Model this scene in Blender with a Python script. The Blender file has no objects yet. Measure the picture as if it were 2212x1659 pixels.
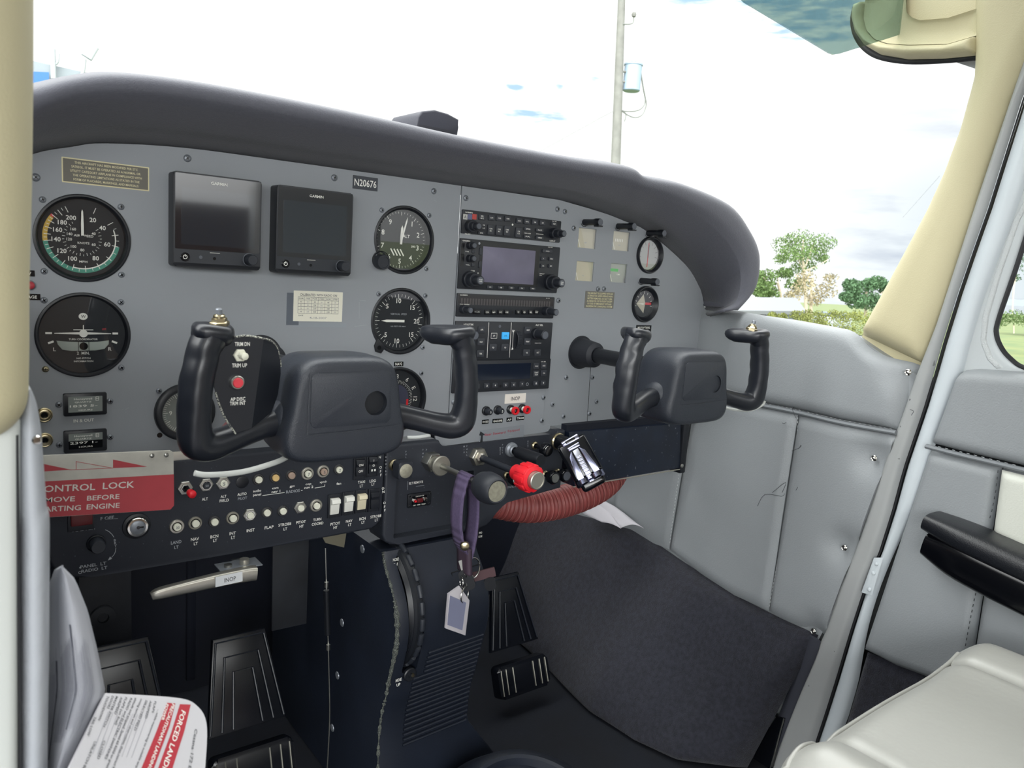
import bpy, bmesh, math, random
from mathutils import Vector, Matrix
random.seed(7)
PI = math.pi
SC = bpy.context.scene
COL = SC.collection

# ------------------------------------------------------------------ camera, sky, exposure
RR = [[0.795453, 0.604946, 0.035979], [-0.602133, 0.782255, 0.159727], [0.068481, -0.14872, 0.986505]]
CAM = Vector((-118.58, -807.57, 700.16))          # mm, floor level at z = 40
FPX = 1662.0
_c = bpy.data.cameras.new('camera'); _c.sensor_width = 36.0; _c.lens = FPX / 2212 * 36.0
_c.clip_start = 0.02; _c.clip_end = 3000
_co = bpy.data.objects.new('camera', _c); COL.objects.link(_co)
_m = Matrix.Identity(4)
for i in range(3):
    _m[i][0] = RR[i][0]; _m[i][1] = RR[i][2]; _m[i][2] = -RR[i][1]; _m[i][3] = CAM[i] / 1000
_co.matrix_world = _m
SC.camera = _co
_c.dof.use_dof = True; _c.dof.focus_distance = 1.05; _c.dof.aperture_fstop = 18

SC.view_settings.view_transform = 'Standard'; SC.view_settings.look = 'None'
SC.view_settings.gamma = 1.0; SC.view_settings.use_curve_mapping = False
SC.view_settings.exposure = 0.22

def ray(px, py):
    a = Vector(((px - 1106) / FPX, 1.0, -(py - 829.5) / FPX))
    return Vector([sum(RR[i][j] * a[j] for j in range(3)) for i in range(3)])
def atY(px, py, Y): d = ray(px, py); return CAM + d * ((Y - CAM.y) / d.y)
def atX(px, py, X): d = ray(px, py); return CAM + d * ((X - CAM.x) / d.x)
def atZ(px, py, Z): d = ray(px, py); return CAM + d * ((Z - CAM.z) / d.z)

# sky: bright broken overcast, brightest overhead and behind, small blue gaps
W = bpy.data.worlds.new('sky'); SC.world = W; W.use_nodes = True
nt = W.node_tree; nt.nodes.clear()
def N(tree, t, **k):
    n = tree.nodes.new(t)
    for a, b in k.items(): setattr(n, a, b)
    return n
def lk(tree, a, b): tree.links.new(a, b)
def mathn(tree, op, a, b=None, clamp=False):
    n = N(tree, 'ShaderNodeMath', operation=op); n.use_clamp = clamp
    for i, q in enumerate((a, b)):
        if q is None: continue
        if isinstance(q, (int, float)): n.inputs[i].default_value = q
        else: lk(tree, q, n.inputs[i])
    return n.outputs[0]
def build_sky():
    out = N(nt, 'ShaderNodeOutputWorld'); bg = N(nt, 'ShaderNodeBackground'); lk(nt, bg.outputs[0], out.inputs[0])
    tc = N(nt, 'ShaderNodeTexCoord'); d = tc.outputs['Generated']
    sep = N(nt, 'ShaderNodeSeparateXYZ'); lk(nt, d, sep.inputs[0]); X, Y, Z = sep.outputs
    # cloud texture stretched along the horizon
    mp = N(nt, 'ShaderNodeMapping'); mp.inputs['Scale'].default_value = (3.2, 3.2, 16)
    lk(nt, d, mp.inputs[0])
    no = N(nt, 'ShaderNodeTexNoise'); no.inputs['Scale'].default_value = 1.6; no.inputs['Detail'].default_value = 5; no.inputs['Roughness'].default_value = .55
    lk(nt, mp.outputs[0], no.inputs[0])
    # right-hand low sky (towards +x) shows structure; left is blown out
    right = mathn(nt, 'SUBTRACT', X, 0.80); right = mathn(nt, 'MULTIPLY', right, 9.0, True)
    low = mathn(nt, 'SUBTRACT', 0.26, Z); low = mathn(nt, 'MULTIPLY', low, 7.0, True)
    g = mathn(nt, 'SUBTRACT', no.outputs[0], 0.45); g = mathn(nt, 'MULTIPLY', g, 4.5, True)
    g = mathn(nt, 'MULTIPLY', g, right); g = mathn(nt, 'MULTIPLY', g, low)
    ramp = N(nt, 'ShaderNodeMix', data_type='RGBA'); lk(nt, g, ramp.inputs[0])
    rl = mathn(nt, 'MULTIPLY', right, low); base = N(nt, 'ShaderNodeMix', data_type='RGBA'); lk(nt, rl, base.inputs[0]); base.inputs[6].default_value = (1.12, 1.14, 1.13, 1); base.inputs[7].default_value = (0.72, 0.79, 0.83, 1)
    lk(nt, base.outputs[2], ramp.inputs[6]); ramp.inputs[7].default_value = (0.44, 0.50, 0.61, 1)
    col = ramp.outputs[2]
    # blue gaps between clouds
    no2 = N(nt, 'ShaderNodeTexNoise'); no2.inputs['Scale'].default_value = 11; no2.inputs['Detail'].default_value = 4
    lk(nt, mp.outputs[0], no2.inputs[0])
    for (px, py, rx, rz) in ((1150, 248, .042, .007), (1112, 187, .010, .004), (1284, 168, .009, .004), (1516, -2, .04, .006), (1207, 188, .006, .003), (1780, 30, .06, .03), (1700, -6, .05, .02)):
        c = ray(px, py).normalized()
        t = Vector((c.y, -c.x, 0)).normalized(); up = t.cross(c).normalized() * -1
        if up.z < 0: up = -up
        def dot(v):
            n = N(nt, 'ShaderNodeVectorMath', operation='DOT_PRODUCT'); lk(nt, d, n.inputs[0]); n.inputs[1].default_value = v
            return n.outputs['Value']
        a = mathn(nt, 'DIVIDE', mathn(nt, 'SUBTRACT', dot(t), c.dot(t)), rx)
        b = mathn(nt, 'DIVIDE', mathn(nt, 'SUBTRACT', dot(up), c.dot(up)), rz)
        f = mathn(nt, 'GREATER_THAN', dot(c), 0.5)
        r2 = mathn(nt, 'ADD', mathn(nt, 'MULTIPLY', a, a), mathn(nt, 'MULTIPLY', b, b))
        e = mathn(nt, 'SUBTRACT', 1.0, r2)
        e = mathn(nt, 'ADD', e, mathn(nt, 'MULTIPLY', mathn(nt, 'SUBTRACT', no2.outputs[0], .5), 5.0))
        e = mathn(nt, 'MULTIPLY', mathn(nt, 'MULTIPLY', e, .8, True), f)
        mx = N(nt, 'ShaderNodeMix', data_type='RGBA'); lk(nt, e, mx.inputs[0]); lk(nt, col, mx.inputs[6])
        mx.inputs[7].default_value = (0.50, 0.72, 0.93, 1); col = mx.outputs[2]
    # brightness: rises overhead and behind the left door
    b1 = mathn(nt, 'MULTIPLY', mathn(nt, 'SUBTRACT', Z, 0.45), 2.2, True)
    sd = N(nt, 'ShaderNodeVectorMath', operation='DOT_PRODUCT'); lk(nt, d, sd.inputs[0]); sd.inputs[1].default_value = Vector((-0.72, -0.60, 0.34)).normalized()
    s3 = N(nt, 'ShaderNodeVectorMath', operation='DOT_PRODUCT'); lk(nt, d, s3.inputs[0]); s3.inputs[1].default_value = Vector((0.25, 0.62, 0.75)).normalized()
    b3 = mathn(nt, 'MULTIPLY', mathn(nt, 'POWER', mathn(nt, 'MULTIPLY', s3.outputs['Value'], 1.0, True), 6.0), mathn(nt, 'MULTIPLY', mathn(nt, 'SUBTRACT', Z, 0.36), 5.0, True))
    b2 = mathn(nt, 'MULTIPLY', mathn(nt, 'ADD', sd.outputs['Value'], 0.0), 1.0, True)
    b2 = mathn(nt, 'POWER', b2, 2.0); b2 = mathn(nt, 'MULTIPLY', b2, mathn(nt, 'MULTIPLY', mathn(nt, 'ADD', Z, 0.0), 6.0, True))
    s = mathn(nt, 'ADD', mathn(nt, 'ADD', 1.0, mathn(nt, 'MULTIPLY', b1, SKY_UP)), mathn(nt, 'ADD', mathn(nt, 'MULTIPLY', b2, SKY_BACK), mathn(nt, 'MULTIPLY', b3, SKY_FRONT)))
    lk(nt, col, bg.inputs[0]); lk(nt, s, bg.inputs[1])
SKY_UP, SKY_BACK, SKY_FRONT = 1.1, 9.0, 4.0
build_sky()
sun = bpy.data.lights.new('sun', 'SUN'); sun.energy = 0.5; sun.angle = math.radians(25); sun.color = (1, .97, .90)
so = bpy.data.objects.new('sun', sun); COL.objects.link(so); so.rotation_euler = Vector((-0.50, -0.42, 0.78)).to_track_quat('Z', 'Y').to_euler()

# ------------------------------------------------------------------ materials
MATS = {}
def lin(h):
    if isinstance(h, str):
        h = [int(h[i:i + 2], 16) for i in (0, 2, 4)]
        return tuple((c / 255 / 12.92) if c <= 10 else ((c / 255 + .055) / 1.055) ** 2.4 for c in h)
    return h
def M(name, col, rough=.5, metal=0, bump=None, var=0, spec=.5, coat=0, alpha=1, trans=0, vscale=30, emit=0, sheen=0, col2=None, wear=None):
    if name in MATS: return MATS[name]
    m = bpy.data.materials.new(name); m.use_nodes = True; t = m.node_tree
    p = t.nodes['Principled BSDF']; c = lin(col)
    p.inputs['Base Color'].default_value = (*c, 1); p.inputs['Roughness'].default_value = rough
    p.inputs['Metallic'].default_value = metal; p.inputs['Specular IOR Level'].default_value = spec
    p.inputs['Coat Weight'].default_value = coat; p.inputs['Alpha'].default_value = alpha
    p.inputs['Coat Roughness'].default_value = .08
    p.inputs['Transmission Weight'].default_value = trans
    if sheen: p.inputs['Sheen Weight'].default_value = sheen
    if emit:
        p.inputs['Emission Color'].default_value = (*c, 1); p.inputs['Emission Strength'].default_value = emit
    tc = N(t, 'ShaderNodeTexCoord')
    src = None
    if var:
        n = N(t, 'ShaderNodeTexNoise'); n.inputs['Scale'].default_value = vscale; n.inputs['Detail'].default_value = 4
        lk(t, tc.outputs['Object'], n.inputs[0])
        mx = N(t, 'ShaderNodeMix', data_type='RGBA'); r = N(t, 'ShaderNodeMapRange'); r.inputs[1].default_value = .35; r.inputs[2].default_value = .65
        lk(t, n.outputs[0], r.inputs[0]); lk(t, r.outputs[0], mx.inputs[0])
        c2 = lin(col2) if col2 else tuple(min(1, x * (1 + var)) for x in c)
        mx.inputs[6].default_value = (*(c if col2 else tuple(x * (1 - var) for x in c)), 1); mx.inputs[7].default_value = (*c2, 1)
        src = mx.outputs[2]
    if wear:                                   # thin scattered specks: (scale, threshold, colour)
        n = N(t, 'ShaderNodeTexNoise'); n.inputs['Scale'].default_value = wear[0]; n.inputs['Detail'].default_value = 2
        lk(t, tc.outputs['Object'], n.inputs[0])
        f = mathn(t, 'GREATER_THAN', n.outputs[0], wear[1])
        mx = N(t, 'ShaderNodeMix', data_type='RGBA'); lk(t, f, mx.inputs[0])
        if src: lk(t, src, mx.inputs[6])
        else: mx.inputs[6].default_value = (*c, 1)
        mx.inputs[7].default_value = (*lin(wear[2]), 1); src = mx.outputs[2]
    if src: lk(t, src, p.inputs['Base Color'])
    if bump:                                   # (kind, scale, distance_mm)
        k, s, dist = bump
        if k == 'noise':
            n = N(t, 'ShaderNodeTexNoise'); n.inputs['Scale'].default_value = s; n.inputs['Detail'].default_value = 3; o = n.outputs[0]
        elif k == 'wave':
            n = N(t, 'ShaderNodeTexWave'); n.inputs['Scale'].default_value = s; o = n.outputs['Fac']
        else:
            n = N(t, 'ShaderNodeTexVoronoi'); n.inputs['Scale'].default_value = s; o = n.outputs['Distance']
        lk(t, tc.outputs['Object'], n.inputs[0])
        b = N(t, 'ShaderNodeBump'); b.inputs['Strength'].default_value = 1; b.inputs['Distance'].default_value = dist / 1000
        lk(t, o, b.inputs['Height']); lk(t, b.outputs[0], p.inputs['Normal'])
    MATS[name] = m; return m
def Mglass(name, tint=(1, 1, 1), rough=.01, ior=1.5, boost=1.0):
    m = bpy.data.materials.new(name); m.use_nodes = True; t = m.node_tree; t.nodes.clear()
    o = N(t, 'ShaderNodeOutputMaterial'); mx = N(t, 'ShaderNodeMixShader'); tr = N(t, 'ShaderNodeBsdfTransparent'); gl = N(t, 'ShaderNodeBsdfGlossy')
    lw = N(t, 'ShaderNodeLayerWeight'); f0 = ((ior - 1) / (ior + 1)) ** 2
    fr = mathn(t, 'ADD', mathn(t, 'MULTIPLY', mathn(t, 'POWER', lw.outputs['Facing'], 5.0), 1 - f0), f0)
    lk(t, mathn(t, 'MULTIPLY', fr, boost, True), mx.inputs[0])
    tr.inputs[0].default_value = (*tint, 1); gl.inputs['Roughness'].default_value = rough
    lk(t, tr.outputs[0], mx.inputs[1]); lk(t, gl.outputs[0], mx.inputs[2]); lk(t, mx.outputs[0], o.inputs[0])
    MATS[name] = m; return m

PANEL = M('panel grey paint', '8e9297', .55, bump=('noise', 900, .05), var=.03, vscale=6, wear=(420, .80, 'b9bcc0'))
PLATE = M('panel grey paint lower', '7f858c', .5, bump=('noise', 900, .05), var=.03, vscale=6)
BLK = M('black satin', '14171d', .42)
BLKM = M('black matte crackle', '22262f', .62, bump=('noise', 1500, .10), wear=(420, .73, '4c5058'))
BLKG = M('black gloss', '0b0d12', .16)
BEZ = M('bezel black', '171a20', .38)
DIAL = M('dial black', '1d2126', .75)
DIALG = M('dial grey', '7d8380', .6)
WHT = M('white paint', 'e9e9e2', .5)
DIM = M('faded white paint', '9a9ea3', .6)
CREAM = M('cream ink', 'e6e0bf', .5)
RED = M('red plastic', 'd8202c', .35)
REDP = M('red ink', 'c8323c', .5)
GRN = M('green ink', '3f8f7c', .5)
YEL = M('yellow ink', 'c8a43c', .5)
CHR = M('chrome', 'd4d2cc', .14, 1)
STL = M('brushed steel', 'b2b2ac', .34, 1, bump=('noise', 1400, .03))
ALU = M('worn aluminium', 'c3c0b6', .38, .9, bump=('noise', 300, .12))
BRS = M('brassy steel', 'b5a98a', .28, 1)
SCRM = M('grey screw steel', '868b92', .4, .5)
KNOB = M('knob rubber', '20242c', .5)
KNOBE = M('knob end grey', '555961', .6)
GLASS = Mglass('instrument glass', boost=2.0)
CLEAR = Mglass('clear acrylic', (.93, .95, .96), .05, 1.49, 1.0)

# ------------------------------------------------------------------ object helpers
def tag(o, label=None, cat=None, group=None, kind=None):
    if label: o['label'] = label
    if cat: o['category'] = cat
    if group: o['group'] = group
    if kind: o['kind'] = kind
    return o
def FR(x, z, y=0.0, rot=0.0, tilt=0.0):
    """panel frame at (x,z) mm: u right, v up, w towards the pilot"""
    return Matrix.Translation((x / 1000, y / 1000, z / 1000)) @ Matrix.Rotation(PI / 2, 4, 'X') @ Matrix.Rotation(rot, 4, 'Z') @ Matrix.Rotation(tilt, 4, 'X')
def thing(name, label, cat, frame=None, group=None, kind=None):
    o = bpy.data.objects.new(name, None); COL.objects.link(o); o.empty_display_size = .02
    if frame is not None:
        if isinstance(frame, Matrix): o.matrix_world = frame
        else: o.location = Vector(frame) / 1000
    tag(o, label, cat, group, kind); o['_'] = 1; del o['_']
    ROOTM[o.name] = o.matrix_world.copy() if isinstance(frame, Matrix) else Matrix.Translation(o.location)
    return o
ROOTM = {}
def rootm(o):
    while o.parent: o = o.parent
    return ROOTM[o.name]
_txt = {}
def text_geo(s, font_w=1.0):
    if s in _txt: return _txt[s]
    c = bpy.data.curves.new('t', 'FONT'); c.body = s; c.size = 1; c.resolution_u = 2; c.offset = .012
    o = bpy.data.objects.new('t', c); COL.objects.link(o)
    me = o.to_mesh(); v = [(a.co.x, a.co.y) for a in me.vertices]; f = [tuple(p.vertices) for p in me.polygons]
    o.to_mesh_clear(); bpy.data.objects.remove(o); bpy.data.curves.remove(c)
    _txt[s] = (v, f); return _txt[s]
class MB:
    def __init__(s, M0=None): s.v = []; s.f = []; s.m = []; s.mats = []; s.M = M0
    def mi(s, mat):
        if mat not in s.mats: s.mats.append(mat)
        return s.mats.index(mat)
    def add(s, vs, fs, mat, T=None):
        k = len(s.v); i = s.mi(mat)
        for q in vs:
            q = Vector(q)
            if T is not None: q = T @ q
            if s.M is not None: q = s.M @ q
            s.v.append(q)
        for f in fs: s.f.append([a + k for a in f]); s.m.append(i)
    def bm(s, b, mat, T=None):
        b.verts.index_update(); s.add([v.co.copy() for v in b.verts], [[v.index for v in f.verts] for f in b.faces], mat, T); b.free()
    def box(s, a, b, mat, bev=0, seg=2, T=None, taper=None):
        q = bmesh.new(); bmesh.ops.create_cube(q, size=1)
        for v in q.verts:
            v.co = Vector([a[i] + (b[i] - a[i]) * (v.co[i] + .5) for i in range(3)])
            if taper:
                ax, f = taper
                t = (v.co[ax] - a[ax]) / (b[ax] - a[ax])
                for i in range(3):
                    if i != ax: m = (a[i] + b[i]) / 2; v.co[i] = m + (v.co[i] - m) * (1 + (f - 1) * t)
        if bev: bmesh.ops.bevel(q, geom=q.edges[:], offset=bev, segments=seg, profile=.5, affect='EDGES')
        s.bm(q, mat, T)
    def prism(s, pts, w0, w1, mat, bev=0, T=None, seg=2):
        q = bmesh.new(); n = len(pts)
        lo = [q.verts.new((p[0], p[1], w0)) for p in pts]; hi = [q.verts.new((p[0], p[1], w1)) for p in pts]
        area = sum(pts[i][0] * pts[(i + 1) % n][1] - pts[(i + 1) % n][0] * pts[i][1] for i in range(n))
        if area < 0: lo.reverse(); hi.reverse()
        q.faces.new(lo[::-1]); top = q.faces.new(hi)
        for i in range(n): q.faces.new((lo[i], lo[(i + 1) % n], hi[(i + 1) % n], hi[i]))
        if bev: bmesh.ops.bevel(q, geom=list(top.edges), offset=bev, segments=seg, profile=.5, affect='EDGES')
        s.bm(q, mat, T)
    def lathe(s, prof, c, mat, seg=32, axis=(0, 0, 1), sx=1.0):
        T = Matrix.Translation(c) @ Vector((0, 0, 1)).rotation_difference(Vector(axis)).to_matrix().to_4x4()
        vs = []; fs = []; rings = []
        for r, h in prof:
            if r < 1e-6: rings.append([len(vs)]); vs.append((0, 0, h))
            else:
                rings.append(list(range(len(vs), len(vs) + seg)))
                vs += [(r * sx * math.cos(2 * PI * i / seg), r * math.sin(2 * PI * i / seg), h) for i in range(seg)]
        for a, b in zip(rings, rings[1:]):
            for i in range(seg):
                j = (i + 1) % seg
                if len(a) == 1 and len(b) == 1: continue
                if len(a) == 1: fs.append((a[0], b[i], b[j]))
                elif len(b) == 1: fs.append((a[i], a[j], b[0]))
                else: fs.append((a[i], a[j], b[j], b[i]))
        s.add(vs, fs, mat, T)
    def cyl(s, c, r, h, mat, seg=24, axis=(0, 0, 1), bev=0, r2=None):
        r2 = r if r2 is None else r2
        if bev: s.lathe([(0, 0), (r, 0), (r2, h - bev), (r2 - bev * .3, h - bev * .3), (r2 - bev, h), (0, h)], c, mat, seg, axis)
        else: s.lathe([(0, 0), (r, 0), (r2, h), (0, h)], c, mat, seg, axis)
    def arc(s, c, r0, r1, a0, a1, mat, seg=40):
        vs = []; fs = []
        for i in range(seg + 1):
            a = math.radians(a0 + (a1 - a0) * i / seg)
            for r in (r0, r1): vs.append((c[0] + r * math.sin(a), c[1] + r * math.cos(a), c[2]))
        for i in range(seg): k = 2 * i; fs.append((k, k + 1, k + 3, k + 2) if a1 < a0 else (k, k + 2, k + 3, k + 1))
        s.add(vs, [f[::-1] for f in fs], mat)
    def tick(s, c, ang, r0, r1, wd, mat):
        a = math.radians(ang); d = Vector((math.sin(a), math.cos(a), 0)); n = Vector((math.cos(a), -math.sin(a), 0)); c = Vector(c)
        s.add([c + d * r0 - n * wd / 2, c + d * r0 + n * wd / 2, c + d * r1 + n * wd / 2, c + d * r1 - n * wd / 2], [(0, 1, 2, 3)], mat)
    def line(s, a, b, wd, mat, w):
        a = Vector((a[0], a[1], w)); b = Vector((b[0], b[1], w)); d = (b - a).normalized(); n = Vector((d.y, -d.x, 0)) * wd / 2
        s.add([a - n, a + n, b + n, b - n], [(0, 1, 2, 3)], mat)
    def quad(s, u0, v0, u1, v1, w, mat): s.add([(u0, v0, w), (u1, v0, w), (u1, v1, w), (u0, v1, w)], [(0, 1, 2, 3)], mat)
    def flat(s, pts, w, mat): s.add([(p[0], p[1], w) for p in pts], [list(range(len(pts)))], mat)
    def rrect(s, u0, v0, u1, v1, r, w0, w1, mat, bev=0, n=5): s.prism(rr(u0, v0, u1, v1, r, n), w0, w1, mat, bev)
    def txt(s, t, u, v, h, mat, w=.15, width=None, al='c', rot=0, T=None):
        """cap height h, centred vertically on v"""
        vs, fs = text_geo(t)
        if not vs: return
        ca = [p for p in vs]; x0 = min(p[0] for p in ca); x1 = max(p[0] for p in ca)
        k = h / .70
        kx = k if width is None else width / max(1e-6, (x1 - x0))
        W_ = (x1 - x0) * kx; ox = {'c': -W_ / 2, 'l': 0, 'r': -W_}[al]
        R = Matrix.Translation((u, v, w)) @ Matrix.Rotation(math.radians(rot), 4, 'Z')
        if T is not None: R = T @ R
        s.add([((p[0] - x0) * kx + ox, (p[1] - .35) * k, 0) for p in vs], fs, mat, R)
    def sweep(s, path, sec, mat, seg=20, up=(0, 0, 1), power=2.0, cap=True, closed=False, smoothpath=0, pt=False):
        """sec: (a,b) or list of (a,b) per point; a along side, b along up"""
        P = [Vector(p) for p in path]; S = sec if isinstance(sec, list) else [sec] * len(P)
        if smoothpath: P, S = resample(P, S, smoothpath)
        n = len(P); up = Vector(up); vs = []; fs = []; prev = None
        for i in range(n):
            t = (P[(i + 1) % n] - P[(i - 1) % n]) if closed else (P[min(i + 1, n - 1)] - P[max(i - 1, 0)])
            t.normalize()
            if pt and prev is not None: up = pt_t.rotation_difference(t) @ prev
            pt_t = t.copy(); u = up - t * up.dot(t)
            if u.length < 1e-3: u = prev if prev is not None else Vector((1, 0, 0))
            if prev is not None and prev.dot(u) < 0: pass
            u.normalize(); sd = t.cross(u).normalized(); prev = u
            a, b = S[i][:2]
            for k in range(seg):
                th = 2 * PI * k / seg; c, q = math.cos(th), math.sin(th)
                c = math.copysign(abs(c) ** (2 / power), c); q = math.copysign(abs(q) ** (2 / power), q)
                vs.append(P[i] + sd * a * c + u * b * q)
        for i in range(n if closed else n - 1):
            for k in range(seg):
                k2 = (k + 1) % seg; j = (i + 1) % n
                fs.append((i * seg + k, i * seg + k2, j * seg + k2, j * seg + k))
        if cap and not closed: fs.append(tuple(range(seg))[::-1]); fs.append(tuple(range((n - 1) * seg, n * seg)))
        s.add(vs, [f[::-1] for f in fs], mat)
    def sheet(s, rows, mat):
        n = len(rows[0]); vs = [p for r in rows for p in r]
        s.add(vs, [(i * n + j, i * n + j + 1, (i + 1) * n + j + 1, (i + 1) * n + j) for i in range(len(rows) - 1) for j in range(n - 1)], mat)
    def build(s, name, parent=None, world=True, frame=None, ang=38, label=None, solid=0, sub=0, recalc=True, off=-1, keep=False):
        """vertices: world mm (world=True) or root-local mm"""
        me = bpy.data.meshes.new(name)
        k = .001
        vs = [q * k for q in s.v]
        o = bpy.data.objects.new(name, me); COL.objects.link(o)
        if parent is not None:
            o.parent = parent
            if world: inv = rootm(parent).inverted(); vs = [inv @ q for q in vs]
        elif frame is not None:
            o.matrix_world = frame; ROOTM[o.name] = frame.copy()
        else:
            if world and not keep:
                lo = [min(q[i] for q in vs) for i in range(3)]; hi = [max(q[i] for q in vs) for i in range(3)]
                c = Vector(((lo[0] + hi[0]) / 2, (lo[1] + hi[1]) / 2, lo[2])); vs = [q - c for q in vs]; o.location = c
                ROOTM[o.name] = Matrix.Translation(c)
            else: ROOTM[o.name] = Matrix.Identity(4)
        me.from_pydata([tuple(q) for q in vs], [], s.f)
        for m in s.mats: me.materials.append(m)
        me.polygons.foreach_set('material_index', s.m)
        me.polygons.foreach_set('use_smooth', [True] * len(s.f)); me.update()
        if recalc:
            b = bmesh.new(); b.from_mesh(me); bmesh.ops.remove_doubles(b, verts=b.verts, dist=1e-7)
            bmesh.ops.recalc_face_normals(b, faces=b.faces); b.to_mesh(me); b.free()
        me.set_sharp_from_angle(angle=math.radians(ang))
        if solid: d = o.modifiers.new('solid', 'SOLIDIFY'); d.thickness = solid / 1000; d.offset = off
        if sub: d = o.modifiers.new('sub', 'SUBSURF'); d.levels = sub; d.render_levels = sub
        if label: o['label'] = label
        return o
def rr(u0, v0, u1, v1, r, n=5):
    pts = []
    for cx, cy, a in ((u1 - r, v1 - r, 0), (u0 + r, v1 - r, 90), (u0 + r, v0 + r, 180), (u1 - r, v0 + r, 270)):
        for i in range(n + 1):
            t = math.radians(a + 90 * i / n); pts.append((cx + r * math.cos(t), cy + r * math.sin(t)))
    return pts
def cat_rom(P, i, t):
    p0 = P[max(i - 1, 0)]; p1 = P[i]; p2 = P[i + 1]; p3 = P[min(i + 2, len(P) - 1)]
    return .5 * ((2 * p1) + (p2 - p0) * t + (2 * p0 - 5 * p1 + 4 * p2 - p3) * t * t + (3 * p1 - p0 - 3 * p2 + p3) * t ** 3)
def resample(P, S, k):
    S2 = [Vector((*x[:2], 0)) for x in S]; oP = []; oS = []
    for i in range(len(P) - 1):
        for j in range(k): t = j / k; oP.append(cat_rom(P, i, t)); oS.append(tuple(cat_rom(S2, i, t))[:2])
    oP.append(P[-1]); oS.append(S[-1]); return oP, oS
def spline(pts, k=6):
    P = [Vector(p) if len(p) == 3 else Vector((*p, 0)) for p in pts]; o = []
    for i in range(len(P) - 1):
        for j in range(k): o.append(cat_rom(P, i, j / k))
    o.append(P[-1]); return o
def inst(src, parent, loc=None, name=None):
    """linked copy of one mesh object under a parent"""
    c = src.copy(); COL.objects.link(c); c.parent = parent
    if loc is not None: c.location = Vector(loc) / 1000
    return c
def copy_tree(o, frame, label, name=None):
    r = o.copy(); COL.objects.link(r); r.matrix_world = frame; r['label'] = label; ROOTM[r.name] = frame.copy()
    for ch in list(o.children):
        c = ch.copy(); COL.objects.link(c); c.parent = r
        for g in ch.children:
            d = g.copy(); COL.objects.link(d); d.parent = c
    return r
def plate_geo(outer, holes, thick, name='p'):
    """flat sheet in u,v with holes, front at w=0"""
    c = bpy.data.curves.new('p', 'CURVE'); c.dimensions = '2D'; c.fill_mode = 'BOTH'; c.extrude = thick / 2
    for pts in [outer] + holes:
        sp = c.splines.new('POLY'); sp.points.add(len(pts) - 1); sp.use_cyclic_u = True
        for q, p in zip(sp.points, pts): q.co = (p[0], p[1], 0, 1)
    o = bpy.data.objects.new('p', c); COL.objects.link(o); me = o.to_mesh()
    v = [(a.co.x, a.co.y, a.co.z - thick / 2) for a in me.vertices]; f = [tuple(p.vertices) for p in me.polygons]
    o.to_mesh_clear(); bpy.data.objects.remove(o); bpy.data.curves.remove(c)
    return v, f
def circ(u, v, r, n=40): return [(u + r * math.cos(2 * PI * i / n), v + r * math.sin(2 * PI * i / n)) for i in range(n)]
# shared little screw (truss head with cross recess), head about 6.4 mm
_scr = {}
def screw_mesh(r=3.6, mat=None, key='s'):
    if key in _scr: return _scr[key]
    b = MB(); m = mat or SCRM
    b.lathe([(r, 0), (r * .96, r * .25), (r * .7, r * .52), (r * .3, r * .6), (0, r * .6)], (0, 0, 0), m, 18)
    for a in (20, 110):
        ca = math.radians(a); d = Vector((math.cos(ca), math.sin(ca), 0)); n = Vector((-d.y, d.x, 0)); z = Vector((0, 0, r * .62))
        b.add([-d * r * .55 - n * r * .14 + z, d * r * .55 - n * r * .14 + z, d * r * .55 + n * r * .14 + z, -d * r * .55 + n * r * .14 + z], [(0, 1, 2, 3)], BLKG)
    o = b.build('screw', world=False); me = o.data; bpy.data.objects.remove(o); _scr[key] = me; return me
def screw(parent, u, v, w=0, r=3.6, mat=None, key='s', name='screw', rot=0):
    me = screw_mesh(r, mat, key); o = bpy.data.objects.new(name, me); COL.objects.link(o); o.parent = parent
    o.location = (u / 1000, v / 1000, w / 1000); o.rotation_euler.z = random.uniform(0, 1.5); return o
def pan(px, py, y=0.0): q = atY(px, py, y); return q.x, q.z
# ================================================================== THE SHELL OF THE CABIN
LEA = M('grey leather', '8b8f92', .48, bump=('noise', 520, .35), var=.02, vscale=9)
LEAL = M('sunlit pale leather', 'c9cbc2', .45, bump=('noise', 520, .3))
CRM = M('cream padded vinyl', 'bcb493', .6, bump=('noise', 700, .22))
FRM = M('painted door frame grey', '9b9d9d', .4, var=.03, vscale=14, wear=(70, .735, '6a6c6c'))
DFR = M('painted door edge', 'c2c9ce', .38, var=.02, vscale=14)
RUB = M('black rubber', '17181c', .6)
CARP = M('charcoal carpet', '24252f', .95, bump=('noise', 700, 1.6), var=.3, vscale=140, sheen=.1)
FLRM = M('dark floor mat', '080e1a', .85, bump=('noise', 600, .3), var=.25, vscale=12)
DARK = M('footwell black with haze', '091020', .7, var=.3, vscale=8)  # navy lift of the black puts haze into the base colour
GLR = M('glareshield suede', '4d4e57', .85, bump=('noise', 800, .35), sheen=.25, var=.04, vscale=300)
def wallp(px, py, off=0.0):
    d = ray(px, py); t = (896 + off - CAM.x + .04 * CAM.y) / (d.x - .04 * d.y); return CAM + d * t
WN = Vector((-1, .04, 0)).normalized()
def polyres(P, n):
    P = [Vector(p) for p in P]; L = [0]
    for a, b in zip(P, P[1:]): L.append(L[-1] + (b - a).length)
    o = []; k = 0
    for i in range(n):
        s = L[-1] * i / (n - 1)
        while k < len(P) - 2 and L[k + 1] < s: k += 1
        t = (s - L[k]) / max(1e-9, L[k + 1] - L[k]); o.append(P[k].lerp(P[k + 1], min(1, t)))
    return o
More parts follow.
